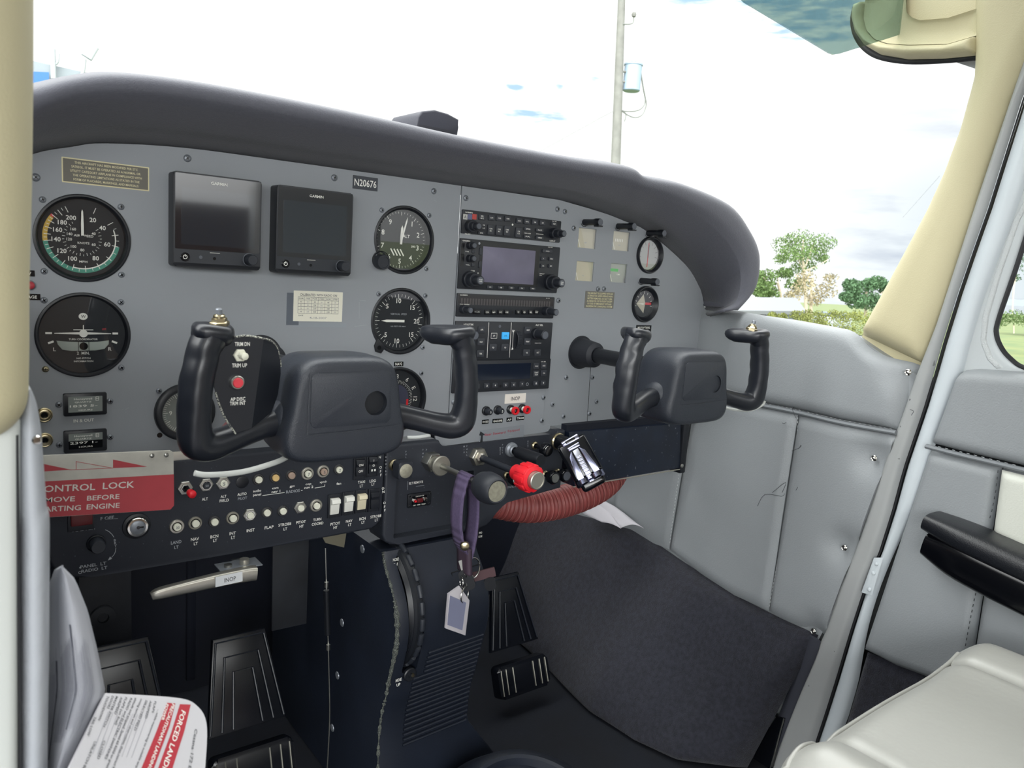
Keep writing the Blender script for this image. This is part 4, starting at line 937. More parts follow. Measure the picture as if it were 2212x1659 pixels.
# 5 transponder
r, cx, cz, W2, H2 = unit('transponder', 'transponder with a blank dark window and numbered keys, bottom unit of the radio stack', (977, 778), (1182, 838.5), left=408.5)
c = (cx, cz); lp = LPf(*c)
a = lp(*Z6(1312, 650), 3.3); b = lp(*Z6(1790, 785), 3.3); mb = MB(); mb.rrect(a[0] - 14, b[1], b[0], a[1], .6, 3, 3.3, M('blank navy window', '1b2230', .12)); mb.build('display_window', r, world=False)
printed(r, c, [('GTX 330', *Z6(1918, 625), 1.3, 8)])
for x, y, t, t2 in ((1855, 668, 'FUNC', None), (1925, 664, 'CRSR', None), (1852, 740, 'START', 'STOP'), (1925, 735, 'CLR', None)): btn(r, c, *Z6(x, y), 9.6, 8.2, t, 1.8, t2=t2)
for x, y, t in ((1110, 876, '0'), (1200, 870, '1'), (1290, 862, '2'), (1380, 855, '3'), (1460, 851, '4'), (1560, 848, '5'), (1637, 844, '6'), (1716, 840, '7'), (1850, 832, '8'), (1920, 829, '9')): btn(r, c, *Z6(x, y), 8.0, 6.4, t, 2.6)
mb = MB(); q = lp(*Z6(1765, 840), 3); mb.lathe([(1.6, 3.2), (2.2, 3.2)], (q[0], q[1], 0), DIM, 16); q = lp(*Z6(1508, 858), 3); mb.lathe([(0, 3.3), (1.8, 3.3)], (q[0], q[1], 0), RD, 16); mb.build('key_marks', r, world=False, recalc=False)
# below the stack
placard(1113, 860.5, 35.5, 13, ['INOP'], 'white INOP placard below the transponder', M('white label', 'e4ded6', .5), INK, h=5.0, y=-1, wds=[15])
for x, y, t, w_, l in ((1363, 1198, 'HSI', 8.5, 'leftmost'), (1480, 1190, 'GAD29B', 14.5, 'wide'), (1592, 1178, 'AP', 7, ''), (1696, 1164, 'TRIM', 11.5, '')):
    placard(*Z6(x, y), w_ + 2.2, 5.6, [t], 'small black placard, %s under the round breakers' % {'HSI': 'first from the left', 'GAD29B': 'the widest, second from the left', 'AP': 'the shortest, third from the left', 'TRIM': 'last on the right'}[t], h=2.8, y=-1, wds=[w_])
def breaker_c(px, py, label, red):
    q = pan(px, py, -1); r = thing('circuit_breaker', label, 'circuit breaker', FR(q[0], q[1], -1), 'breakers below the radio stack')
    mb = MB(); mb.lathe([(6.2, 0), (6.2, 2.4), (5.2, 3.2), (3.2, 3.2)], (0, 0, 0), BEZ, 6 if 0 else 24); mb.build('collar', r, world=False)
    if red:
        mb = MB(); mb.lathe([(3.2, 3), (3.2, 10)], (0, 0, 0), WHT, 20); mb.build('stem', r, world=False)
        mb = MB(); mb.lathe([(4.4, 9.5), (5.6, 10), (5.9, 12), (5.2, 14), (3.4, 14.2), (2.9, 12.8), (2.9, 10)], (0, 0, 0), RED, 28); mb.build('red_ring', r, world=False)
        mb = MB(); mb.lathe([(0, 11.5), (3, 11.5)], (0, 0, 0), BEZ, 20); mb.txt('5', 0, 0, 2.2, DIM, 11.7); mb.build('button_face', r, world=False, recalc=False)
    else:
        mb = MB(); mb.lathe([(4, 3), (4, 11), (3.4, 11.8), (0, 11.8)], (0, 0, 0), KNOB, 24); mb.txt('5', 0, 0, 3, WHT, 12); mb.build('push_button', r, world=False, recalc=False)
breaker_c(1049, 887, 'black push breaker marked 5, leftmost below the radio stack', 0); breaker_c(1074, 885, 'black push breaker marked 5, second from the left below the radio stack', 0)
breaker_c(1102, 884, 'red ringed breaker above the AP placard', 1); breaker_c(1127, 882, 'red ringed breaker above the TRIM placard', 1)
STK = M('faded sticker', '868b91', .35)
q = pan(1085, 935, -1); mb = MB(); mb.rrect(-38, -9, 37, 7.6, 1.5, .02, .14, STK); SCRD = M('script red', '9c3a48', .6)
mb.txt('Bear Steward', -12, 0.6, 3.2, SCRD, .3, width=34); mb.txt('Equipped', 19, 1.6, 3, SCRD, .3, width=20); mb.txt('Avionics', 14, -5, 1.2, DIM, .3)
mb.prism([(-36, 6), (-33, 4), (-28.5, 1), (-32, 0), (-32, -8.5), (-36, -8.5), (-35, 0), (-38, 1)], .1, .25, M('sticker figure', '23262c', .6))
o = mb.build('sticker', world=False, frame=FR(q[0], q[1], -1, .035), recalc=False); tag(o, 'clear sticker with red script lettering below the breakers', 'sticker')

# ---------------------------------------------------------------- right hand small gauges, post lights
FACEC = M('pale gauge face', 'b7b2a0', .3); FACEW = M('cool gauge face', 'a2a4a4', .25)
lab = ('upper left pale square engine gauge', 'upper right pale square engine gauge under a post light', 'lower left pale square engine gauge', 'lower right square engine gauge with green band')
for i, cc in enumerate(_rc):
    r = thing('engine_gauge', lab[i] + ' on the right panel', 'gauge', FR(*cc), 'square engine gauges')
    mb = MB(); mb.box((-RW / 2 - 1, -RH / 2 - 1, -5), (RW / 2 + 1, RH / 2 + 1, -3.4), FACEC if i < 3 else FACEW)
    mb.txt(('AMP', 'FUEL', 'OIL', 'OIL')[i], 0, -6, 1.8, DIM, -3.2); 
    if i == 3: mb.quad(-RW / 2 + 1, 2, 2, 6, -3.2, M('gauge green', '5fbf72', .5)); mb.txt('TEMP', 3, -2, 2, WHT, -3.2)
    if i == 1:
        for k in range(5): mb.quad(-9 + k * 3.4, -1, -7.6 + k * 3.4, 3, -3.2, WHT)
    mb.build('gauge_face', r, world=False, recalc=False)
    mb = MB(); mb.prism([(-RW / 2 + 2, -3), (-RW / 2 + 3, -2), (-RW / 2 + 7, -RH / 2 + 1), (-RW / 2 + 6, -RH / 2 + .6)], -3, -2.6, WHT); mb.build('needle', r, world=False)
    mb = MB(); mb.quad(-RW / 2, -RH / 2, RW / 2, RH / 2, -.8, GLASS); mb.build('glass', r, world=False, recalc=False)
r = thing('suction_gauge', 'round suction gauge under a post light, upper of the two on the right panel', 'gauge', FR(*CV), 'small round gauges')
bezel(r, 27, 2.6, 21.5, front=5); mb = MB(); mb.lathe([(0, -2.5), (24, -2.5)], (0, 0, 0), FACEW, 40); mb.quad(-1, -18, .6, 18, -2.3, REDP)
for i in range(9): mb.tick((0, 0, -2.3), -100 + i * 25, 15, 20, .6, INK)
mb.build('dial', r, world=False, recalc=False); mb = MB(); mb.quad(-.5, -4, .5, 15, -1.6, INK); mb.build('needle', r, world=False, recalc=False); glass(r, 22.4, .6)
r = thing('flap_gauge', 'round gauge with dark diamond face, lower of the two on the right panel', 'gauge', FR(*CS), 'small round gauges')
bezel(r, 27, 2.6, 19.5, front=5); mb = MB(); mb.lathe([(0, -2.5), (24, -2.5)], (0, 0, 0), DIAL, 40); mb.flat([(-15, 0), (-1, 15), (4, 1), (2, -14)], -2.3, FACEC); mb.quad(4, -1, 17, 2.4, -2.2, REDP)
for i in range(9): mb.tick((0, 0, -2.3), -100 + i * 25, 15, 19, .6, WHT)
mb.build('dial', r, world=False, recalc=False); mb = MB(); mb.prism([(0, -1), (0, 1), (-15, .4)], -1.8, -1.5, WHT); mb.build('needle', r, world=False); glass(r, 20.4, .6)
for px, py, l in ((1298, 480, 'above the upper left square gauge'), (1371, 489, 'above the upper right square gauge'), (1436, 504, 'above the suction gauge'), (1421, 609, 'above the lower round gauge')):
    W_ = 33; q = atY(px, py, -W_); r = thing('post_light', 'black cylindrical post light ' + l, 'light', FR(q.x, q.z), 'post lights')
    mb = MB(); mb.lathe([(4.4, 0), (4.2, 20), (5.2, 23), (5.2, W_ - 4), (4.8, W_ - 1), (4.4, W_ - .4)], (0, 0, 0), BEZ, 24); mb.build('post_body', r, world=False)
    mb = MB(); mb.lathe([(5, W_ - 3.4), (4.6, W_ - .6), (0, W_ - .2)], (0, 0, 0), KNOBE, 24); mb.build('lamp_cap', r, world=False)
    mb = MB(); mb.arc((0, 0, 0), 5.2, 6.4, 110, 250, BEZ, 14); mb.prism([(-4.6, -4.2), (4.6, -4.2), (3.6, -6.2), (-3.6, -6.2)], W_ - 9, W_ + .6, BEZ, .4); mb.build('shade', r, world=False)
placard(1295, 648, 57, 24, ['THE AIRCRAFT IS EQUIPPED WITH AN', 'ALTERNATOR. NEVER OPERATE WITH', 'BATTERY REMOVED. DO NOT TURN', 'ALTERNATOR OFF IN FLIGHT EXCEPT', 'IN CASE OF EMERGENCY WITH AN', 'INOPERATIVE CHARGING SYSTEM'], 'worn text plate under the square engine gauges', M('worn plate', '6e6c66', .5), GOLD, h=2.5, wds=[50, 49, 48, 50, 47, 51], lead=3.7)
placard(1390, 711, 33, 12, ['MAX FLAP TRAVEL', 'IS 30 DEGREES'], 'black MAX FLAP TRAVEL placard under the lower round gauge', h=3.2, wds=[27, 22], lead=4.8)
# ================================================================== BLACK LOWER PANELS AND THE CONTROLS
def cut(o, cutters):
    for c in cutters:
        c.hide_viewport = False; d = o.modifiers.new('b', 'BOOLEAN'); d.object = c; d.operation = 'DIFFERENCE'; d.solver = 'EXACT'
    dg = bpy.context.evaluated_depsgraph_get(); dg.update(); me = bpy.data.meshes.new_from_object(o.evaluated_get(dg)); o.modifiers.clear(); old = o.data; o.data = me
    for c in cutters: bpy.data.objects.remove(c)
    me.set_sharp_from_angle(angle=math.radians(35))
Y1 = -20.0
# switch panel (left)
SPX, SPZ = 140, 430
SP = thing('switch_panel', 'black lower left switch and breaker panel with white lettering', 'switch panel', FR(SPX, SPZ, Y1))
def bz(P, k=5): return fil(spline(P, k))
spo = [(-55, 489), (300, 489), (309, 480)] + [(309, 400), (307, 391), (301, 385), (292, 382.5)] + [(246, 382.5), (107, 381), (0, 381), (-12, 382), (-22, 386), (-32, 395), (-36, 406), (-40, 470)]
mb = MB(Matrix.Translation((-SPX, -SPZ, 0))); mb.prism(spo, -44, 0, BLKM, 3.2, seg=3); spm = mb.build('panel_sheet', SP, world=False)
lp1 = LPf(SPX, SPZ, Y1)
mb = MB()
for t, px, py, h, wd, m in [('ALT', *Z1(1692, 610), 2.9, 6, WHT), ('ALT', *Z1(1870, 585), 2.7, 6, WHT), ('FIELD', *Z1(1878, 623), 2.9, 9.5, WHT), ('AUTO', *Z1(2047, 563), 2.8, 9.6, WHT), ('PILOT', *Z1(2052, 603), 2.8, 9.6, DIM),
    ('audio', *Z2(510, 530), 2.6, 8.6, WHT), ('panel', *Z2(510, 567), 2.6, 8.6, WHT), ('com', *Z2(684, 503), 2.4, 7, WHT), ('nav 1', *Z2(690, 537), 2.7, 9.5, WHT), ('gps', *Z2(845, 485), 2.4, 5.4, WHT), ('RADIOS', *Z2(853, 535), 3.2, 15.5, DIM),
    ('cop', *Z2(1000, 465), 2.4, 6.6, WHT), ('nav 2', *Z2(1004, 497), 2.7, 10.5, WHT), ('xpndr', *Z2(1143, 445), 2.5, 8.8, WHT), ('fan', *Z2(1291, 462), 2.8, 5.6, WHT), ('TAXI', *Z2(1507, 447), 3.1, 9, WHT), ('LT', *Z2(1507, 485), 3.1, 4, WHT), ('LDG', *Z2(1615, 436), 3.1, 8, WHT), ('LT', *Z2(1619, 468), 3.1, 4, WHT),
    ('LAND', *Z1(1418, 1022), 3.3, 10, DIM), ('LT', *Z1(1420, 1070), 3.2, 4, DIM), ('NAV', *Z1(1597, 992), 3.2, 8, WHT), ('LT', *Z1(1606, 1035), 3.2, 4, WHT), ('BCN', *Z1(1783, 967), 3.2, 8, WHT), ('LT', *Z1(1790, 1005), 3.2, 4, WHT), ('INT', *Z1(1958, 937), 3.2, 6.6, WHT), ('LT', *Z1(1962, 977), 3.2, 4, WHT), ('INST', *Z1(2130, 908), 3.2, 8.6, WHT),
    ('FLAP', *Z2(625, 880), 3.2, 9.8, WHT), ('STROBE', *Z2(775, 852), 3.1, 14.4, WHT), ('LT', *Z2(780, 895), 3.1, 4, WHT), ('PITOT', *Z2(930, 830), 3.1, 11, WHT), ('HT', *Z2(935, 870), 3.1, 5, WHT), ('TURN', *Z2(1085, 805), 3.1, 9.6, WHT), ('COORD', *Z2(1088, 845), 3.1, 13.8, WHT),
    ('PITOT', *Z2(1257, 845), 3.2, 11.6, WHT), ('HT', *Z2(1259, 881), 3.2, 5, WHT), ('NAV', *Z2(1389, 820), 3.2, 8, WHT), ('LT', *Z2(1395, 855), 3.1, 4, WHT), ('BCN', *Z2(1517, 797), 3.2, 8, WHT), ('LT', *Z2(1523, 832), 3.1, 4, WHT), ('STROBE', *Z2(1645, 775), 3.2, 14.4, WHT), ('LT', *Z2(1650, 810), 3.1, 4, WHT),
    ('MASTER', *Z1(536, 897), 3.0, 19, DIM), ('F OFF', *Z1(760, 790), 3.0, 11.5, DIM), ('PANEL  LT', *Z1(628, 1240), 3.0, 22, DIM), ('RADIO  LT', *Z1(637, 1282), 3.0, 22, DIM)]:
    q = lp1(px, py); mb.txt(t, q[0], q[1], h, m, .2, width=wd)
for ch, x, y in (('N', 1682, 210), ('O', 1690, 308), ('F', 1690, 345), ('F', 1693, 380), ('O', 1713, 508), ('N', 1717, 540), ('O', 1727, 647), ('F', 1729, 683), ('F', 1731, 716)): q = lp1(*Z2(x, y)); mb.txt(ch, q[0], q[1], 3.0, WHT, .2)
for ch, x, y in (('B', 832, 1003), ('R', 836, 1030), ('T', 839, 1058)): q = lp1(*Z1(x, y)); mb.txt(ch, q[0], q[1], 2.4, DIM, .2, rot=0)
for (a, b) in (((560, 577), (772, 548)), ((1060, 505), (1155, 490)), ((1155, 490), (1157, 468)), ((930, 528), (945, 526))): mb.line(lp1(*Z2(*a)), lp1(*Z2(*b)), .5, WHT, .2)
for P in ([(740, 903), (775, 920), (805, 948), (823, 975)], [(842, 1075), (838, 1110), (825, 1140), (800, 1168)]):
    for a, b in zip(P, P[1:]): mb.line(lp1(*Z1(*a)), lp1(*Z1(*b)), .5, DIM, .2)
mb.flat([lp1(*Z1(765, 1197)), lp1(*Z1(785, 1160)), lp1(*Z1(806, 1180))], .2, DIM)
q = lp1(*Z1(500, 1312)); mb.lathe([(1.0, .2), (1.5, .2)], (q[0], q[1], 0), DIM, 14); q = lp1(*Z1(500, 1265)); mb.lathe([(0, .2), (.8, .2)], (q[0], q[1], 0), DIM, 12)
mb.line(lp1(*Z1(738, 803)), lp1(*Z1(862, 797)), .4, DIM, .2)
mb.build('panel_lettering', SP, world=False, recalc=False)
# breakers: kinds of collar
BUT = M('ivory button', 'dcdccb', .45); BUTA = M('amber button', 'd9b87c', .45); BUTB = M('brown button', 'a58f80', .5)
def brk(px, py, label, kind, but=BUT, mark=None, mm=INK):
    q = atY(px, py, Y1 - 4); r = thing('circuit_breaker', label, 'circuit breaker', FR(q.x, q.z, Y1), 'breakers of the black switch panel')
    mb = MB()
    if kind == 'hex':
        mb.lathe([(7.4, 0), (7.4, 1.6), (6.8, 2.2), (5.2, 2.4), (5.0, 3.4), (4.4, 3.4), (4.2, .5)], (0, 0, 0), STL, 6); mb.lathe([(5.1, 2), (5.0, 3.6), (4.3, 3.6), (4.2, .4)], (0, 0, 0), CHR, 24)
    elif kind == 'ring': mb.lathe([(7.3, 0), (7.3, 1.2), (6.6, 2.1), (5.0, 2.2), (4.6, 1.6), (4.6, .2)], (0, 0, 0), ALU, 32)
    elif kind == 'dull': mb.lathe([(6.8, 0), (6.8, 1.4), (6.2, 2.2), (5.0, 2.2), (4.6, 1.4), (4.6, .2)], (0, 0, 0), M('dull collar', '8d8a80', .5, .6), 32)
    else: mb.lathe([(6.0, 0), (6.0, 1.8), (5.4, 2.6), (4.6, 2.6), (4.3, 1.2)], (0, 0, 0), M('dark collar', '4a4a4c', .4, .5), 28)
    mb.build('collar', r, world=False)
    if but:
        mb = MB(); mb.lathe([(4.4, .2), (4.2, 1.4), (3.7, 1.4)], (0, 0, 0), BLKG, 28); mb.lathe([(3.7, .4), (3.7, 4.2), (3.3, 4.7), (0, 4.7)], (0, 0, 0), but, 26)
        if mark: mb.txt(mark, 0, 0, 3.4 if len(mark) == 1 else 2.4, mm, 4.85)
        mb.build('push_button', r, world=False, recalc=False)
brk(447, 1049, 'hex collared black breaker marked 50 above the ALT lettering', 'hex', KNOB, '50', DIM); brk(484, 1045, 'hex collared white breaker marked 5 above ALT FIELD', 'hex', BUT, '5')
brk(559.8, 1037, 'dark collared plain white breaker above the audio panel lettering', 'dark'); brk(596.4, 1033, 'dark collared amber breaker above the com nav 1 lettering', 'dark', BUTA); brk(631, 1028, 'dark collared brown breaker above the gps lettering', 'dark', BUTB)
brk(666.7, 1024.5, 'silver ringed breaker marked 7 above cop nav 2', 'ring', BUT, '7'); brk(700.6, 1019.8, 'silver ringed brown breaker above the xpndr lettering', 'ring', BUTB, '5'); brk(733.9, 1015.5, 'dark collared breaker marked 2 above the fan lettering', 'dark', BUT, '2')
brk(383.7, 1139.4, 'bright ringed breaker marked 20 above LAND LT', 'ring', BUT, '20'); brk(423.5, 1132, 'dull ringed plain breaker above the lower NAV LT lettering, right of breaker 20', 'dull'); brk(464.6, 1128.5, 'dark collared plain breaker above BCN LT in the lower breaker row', 'dark'); brk(504.6, 1120.8, 'dull ringed plain breaker above INT LT', 'dull')
brk(541.5, 1114, 'hex collared plain breaker above INST', 'hex'); brk(578, 1108.5, 'dark collared plain breaker above FLAP', 'dark'); brk(612.5, 1105, 'dark collared plain breaker above STROBE LT in the lower row', 'dark'); brk(650.5, 1098, 'hex collared plain breaker above PITOT HT in the lower row', 'hex'); brk(685.3, 1093.7, 'silver ringed plain breaker above TURN COORD', 'ring')
q = lp1(523, 1041); mb = MB(); mb.lathe([(6.6, 0), (6.6, .9), (5.8, 1.3), (0, 1.3)], (0, 0, 0), BLK, 30); o = mb.build('hole_plug', world=False, frame=FR(q[0] + SPX, q[1] + SPZ, Y1)); tag(o, 'flat black round plug above the AUTO PILOT lettering', 'plug')
# red tipped toggle
q = atY(401, 1055, Y1 - 3); r = thing('toggle_switch', 'toggle switch with a red tip at the left of the upper breaker row', 'switch', FR(q.x, q.z, Y1))
mb = MB(); mb.lathe([(7.6, 0), (7.6, 1.8), (7, 2.4), (5, 2.6), (4.8, 4), (3.8, 4.2), (3.6, 1)], (0, 0, 0), STL, 6); mb.build('hex_nut', r, world=False)
mb = MB(); mb.sweep([(0, 0, 1), (1.5, -1.5, 8), (2, -2, 13)], [(1.6, 1.6), (2, 2), (2.4, 2.4)], CHR, 14, up=(0, 1, 0)); mb.build('lever', r, world=False)
mb = MB(); mb.sweep([(1.8, -1.8, 9), (2.1, -2.1, 11), (2.6, -2.6, 17), (2.9, -2.8, 19), (3, -2.9, 19.8)], [(2.6, 2.6), (3.6, 3.6), (4.1, 4.1), (3.2, 3.2), (1, 1)], RED, 18, up=(0, 1, 0), smoothpath=3); mb.build('tip', r, world=False)
# rocker switches
RKW = M('white rocker', 'e2e2da', .35); RKY = M('ivory rocker', 'd9d0b4', .35); RKB = M('black rocker', '1a1d24', .4)
def rocker(px0, py0, px1, py1, label, mat, fh=27.5, fw=15.5, rw=10.4, rh=19, t=None, old=True):
    q = atY((px0 + px1) / 2, (py0 + py1) / 2, Y1 - 1); r = thing('rocker_switch', label, 'switch', FR(q.x, q.z, Y1), 'rocker switches of the switch panel')
    mb = MB(); mb.v = mb.v
    for a in ((-fw / 2, -fh / 2, -rw / 2 - .4, fh / 2), (rw / 2 + .4, -fh / 2, fw / 2, fh / 2), (-rw / 2 - .4, rh / 2 + .4, rw / 2 + .4, fh / 2), (-rw / 2 - .4, -fh / 2, rw / 2 + .4, -rh / 2 - .4)): mb.box((a[0], a[1], 0), (a[2], a[3], 2.4), RKB, .3, 1)
    mb.box((-rw / 2 - .5, -rh / 2 - .5, 0), (rw / 2 + .5, rh / 2 + .5, .4), BLKG); mb.build('frame', r, world=False)
    mb = MB(); pr = [(-rh / 2, .5), (-rh / 2, 7.0 if old else 4.4), (-rh / 2 + 1.2, 7.4 if old else 4.6), (-.6, 3.0 if old else 3.2), (.8, 2.9), (rh / 2 - 5, 4.8), (rh / 2 - .8, 3.2), (rh / 2, 2.2), (rh / 2, .5)]
    if old: pr = [(-rh / 2, .5), (-rh / 2, 3.0), (-rh / 2 + 1, 3.4), (2.0, 4.0), (rh / 2 - 5.0, 8.2), (rh / 2 - 1.0, 7.2), (rh / 2, 3.6), (rh / 2, .5)]
    T = Matrix(((0, 0, 1, -rw / 2), (1, 0, 0, 0), (0, 1, 0, 0), (0, 0, 0, 1))); mb.prism(pr, 0, rw, mat, .5, T=T)
    if t:
        for k, (s_, v) in enumerate(t): mb.txt(s_, 0, v, 2.6, WHT, 4.9, width=5.5 if len(s_) > 1 else None)
    mb.build('rocker', r, world=False)
rocker(*Z2(1170, 545), *Z2(1322, 805), 'white rocker switch above PITOT HT, leftmost of the white ones', RKW)
rocker(*Z2(1305, 525), *Z2(1455, 775), 'white rocker switch above NAV LT, middle of the three pale ones', RKW)
rocker(*Z2(1432, 508), *Z2(1575, 755), 'ivory rocker switch above BCN LT, rightmost of the three pale ones', RKY)
rocker(*Z2(1560, 497), *Z2(1697, 740), 'black rocker switch above STROBE LT', RKB, old=False)
rocker(*Z2(1418, 190), *Z2(1560, 428), 'black rocker switch marked ON OFF above TAXI LT', RKB, t=(('ON', 3.6), ('OFF', -3.6)), old=False)
rocker(*Z2(1548, 165), *Z2(1672, 400), 'black rocker switch with circle mark above LDG LT', RKB, t=(('I', 6), ('O', 0), ('II', -5.6)), old=False)
# ignition key switch, dimmer knob, master switch
q = atY(*Z1(1048, 878), Y1 - 4); r = thing('ignition_switch', 'round silver ringed ignition key lock without key', 'key switch', FR(q.x, q.z, Y1))
mb = MB(); mb.lathe([(13, 0), (12.6, 1.6), (10, 2.4), (9.6, 2)], (0, 0, 0), BLK, 40); mb.build('base_ring', r, world=False)
mb = MB(); mb.lathe([(9.6, 1), (9.6, 5.4), (9, 6), (7.2, 6.2), (7, 5.2)], (0, 0, 0), CHR, 40); mb.build('chrome_ring', r, world=False)
mb = MB(); mb.lathe([(7.1, 4), (7.1, 5.4), (6.2, 6), (0, 6.2)], (0, 0, 0), SCRM, 32); mb.box((-1.2, -.8, 6.1), (5.2, .8, 6.5), BLKG, .2); mb.cyl((.4, 0, 6.1), 1.6, .6, BLKG, 16); mb.build('key_barrel', r, world=False)
q = atY(*Z1(672, 1065), Y1 - 10); r = thing('dimmer_knob', 'black round panel light dimmer knob in the lower left corner', 'knob', FR(q.x, q.z, Y1))
mb = MB(); mb.lathe([(8.6, 0), (8.4, 2), (7.6, 2.6)], (0, 0, 0), BLK, 34); mb.lathe([(6.8, 1), (6.6, 12), (5.8, 13.2), (0, 13.2)], (0, 0, 0), KNOB, 34); mb.build('knob_body', r, world=False)
q = atY(*Z1(508, 800), Y1); r = MB(); r.box((-11, -11, 0), (11, 7, 2), RKB, .4); r.box((-9, -5, 2), (9, 6, 6), M('dark red rocker', '5a1418', .4), 1); o = r.build('master_switch', world=False, frame=FR(q.x, q.z, Y1)); tag(o, 'dark red split master switch mostly behind the red flag', 'switch')

# ---------------------------------------------------------------- centre pod
CPX, CPZ, Y2 = 460, 430, -17.0
CP = thing('control_pod', 'black centre panel carrying throttle, mixture and heater knobs', 'control panel', FR(CPX, CPZ, Y2))
bl = [atY(px, py, Y2) for px, py in ((830, 1168), (856, 1186), (935, 1153), (1035, 1133), (1062, 1115), (1080, 1083), (1100, 1077), (1207, 1063), (1228, 1058))]
po = [(594, 480), (580, 480), (577, 473), (390, 470), (386, 482), (312, 482), (312, 372), (316, 362), (324, 357), (334, 356)] + [(452, 356), (468, 360), (478, 368), (489, 386), (498, 391), (570, 395), (594, 396)]
mb = MB(Matrix.Translation((-CPX, -CPZ, 0))); mb.prism(po, -40, 0, BLKM, 3.5, seg=3); pm = mb.build('panel_sheet', CP, world=False)
lp2 = LPf(CPX, CPZ, Y2)
a = lp2(856, 1037); b = lp2(1000, 1137)
mb = MB(); mb.rrect(a[0], b[1], b[0] + 12, a[1], 2, -14, 8, BLKM); c = mb.build('c', world=False, frame=FR(CPX, CPZ, Y2)); cut(pm, [c])
mb = MB(); q = lp2(905, 1049.5); mb.txt('ELT REMOTE', q[0] + 4, q[1], 3.0, WHT, -13.8, width=20); mb.line((q[0] - 8, q[1] + 3), (q[0] - 8, q[1] - 8), .4, DIM, -13.8); mb.line((q[0] + 4, q[1] - 5), (q[0] + 16, q[1] - 5), .4, DIM, -13.8)
for t, px, py, h, wd in (('ALT STATIC AIR', 1102, 1052, 2.6, 26), ('CABIN  AIR', 1160, 1043, 2.5, 19)): q = lp2(px, py); mb.txt(t, q[0], q[1], h, DIM, .2, width=wd)
for s_, x0, y0, dy in (('THROT', 502, 318, 33), ('PUSH', 535, 318, 33), ('ARMCRT', 148, 385, 34), ('PULL', 340, 335, 26), ('MIX', 895, 285, 28), ('FULL', 922, 282, 28), ('NOSE', 1240, 298, 20), ('PULL', 1263, 270, 24), ('HEAT', 1505, 235, 18)):
    for i, ch in enumerate(s_): q = lp2(800 + x0 / 4.424, 900 + (y0 + i * dy) / 4.424); mb.txt(ch, q[0], q[1], 2.0, DIM, .2)
mb.build('panel_lettering', CP, world=False, recalc=False)
q = atY(905.5, 1079, Y2 + 13); r = thing('emergency_beacon_remote', 'small black remote switch box with red lamp in the recessed pocket', 'switch', FR(q.x, q.z, Y2 + 13.8))
mb = MB(); mb.rrect(-17, -9, 17, 9, 2, 0, 2, BLK, .5); mb.quad(-11, -5.5, 10.5, 5.5, 2.1, BLKG); mb.txt('ON   ARM   RESET', 0, -6.2, 1.6, WHT, 2.2, width=18); mb.txt('EMERGENCY', 0, 5, 1.2, WHT, 2.2, width=12); mb.build('face_plate', r, world=False, recalc=False)
mb = MB(); mb.lathe([(2.8, 2), (2.8, 4), (2, 4.4), (1.6, 3)], (-8, 0, 0), CHR, 6); mb.cyl((-8, 0, 2), 1.4, 4.4, RED, 12); mb.build('toggle', r, world=False)
mb = MB(); mb.box((-4.5, -2.8, 2), (3.5, 2.6, 5), M('dark red rocker', '5a1418'), .6); mb.build('red_lamp', r, world=False)
mb = MB(); mb.lathe([(2.8, 2), (2.8, 4), (2, 4.4), (1.6, 3)], (7.4, 0, 0), CHR, 6); mb.cyl((7.4, 0, 2), 1.4, 5, CHR, 12); mb.build('toggle', r, world=False)
for u in (-14.4, 14.4):
    for v in (-6.4, 6.4): screw(r, u, v, 2, 1.5, BLK, 'tiny')
# glove box panel at the right
GX, GZ = 720, 430
g = [atY(*p, -20) for p in ((1229, 934), (1471, 915), (1470, 1011), (1240, 1051))]
mb = MB(); SCF = M('scuffed black metal', '121a29', .38, wear=(190, .70, '60646a'), var=.25, vscale=30)
mb.prism([(p.x, -p.z * 0 + p.z) for p in g], 0, 30, SCF, 1.2, T=Matrix.Translation((0, -20 + 18, 0)) @ Matrix(((1, 0, 0, 0), (0, 0, -1, 12), (0, 1, 0, 0), (0, 0, 0, 1))))
o = mb.build('glove_box_panel'); tag(o, 'scuffed black metal cover panel to the right of the control knobs', 'panel')
mb = MB(); e = [atY(*p, -18.5) for p in ((1236, 1050), (1300, 1039), (1380, 1026), (1466, 1012))]; mb.sweep([p + Vector((0, -2, -1)) for p in e], (.9, .9), M('bare chipped metal', '9c9a90', .5, .5), 6, smoothpath=6); mb.build('chipped_edge', o)
mb = MB(); a = atY(1478, 914, -16); b = atY(1474, 1012, -16); mb.box((a.x - 5, -22, b.z - 6), (a.x + 8, 8, a.z + 4), BLK, 2); o = mb.build('side_bracket'); tag(o, 'narrow black bracket joining the cover panel to the side wall', 'bracket')
s_ = atY(1473, 1006, -22); mb = MB(); mb.lathe([(3.2, 0), (3, 1), (1.6, 1.8), (0, 1.9)], s_, STL, 14, (0, -1, 0)); mb.build('screw', o)
mb = MB(); mb.box((600, -12, 470), (880, 0, 486), DARK); o = mb.build('support_rail'); tag(o, 'dark rail between the right panel sheet and the cover panel', 'rail')

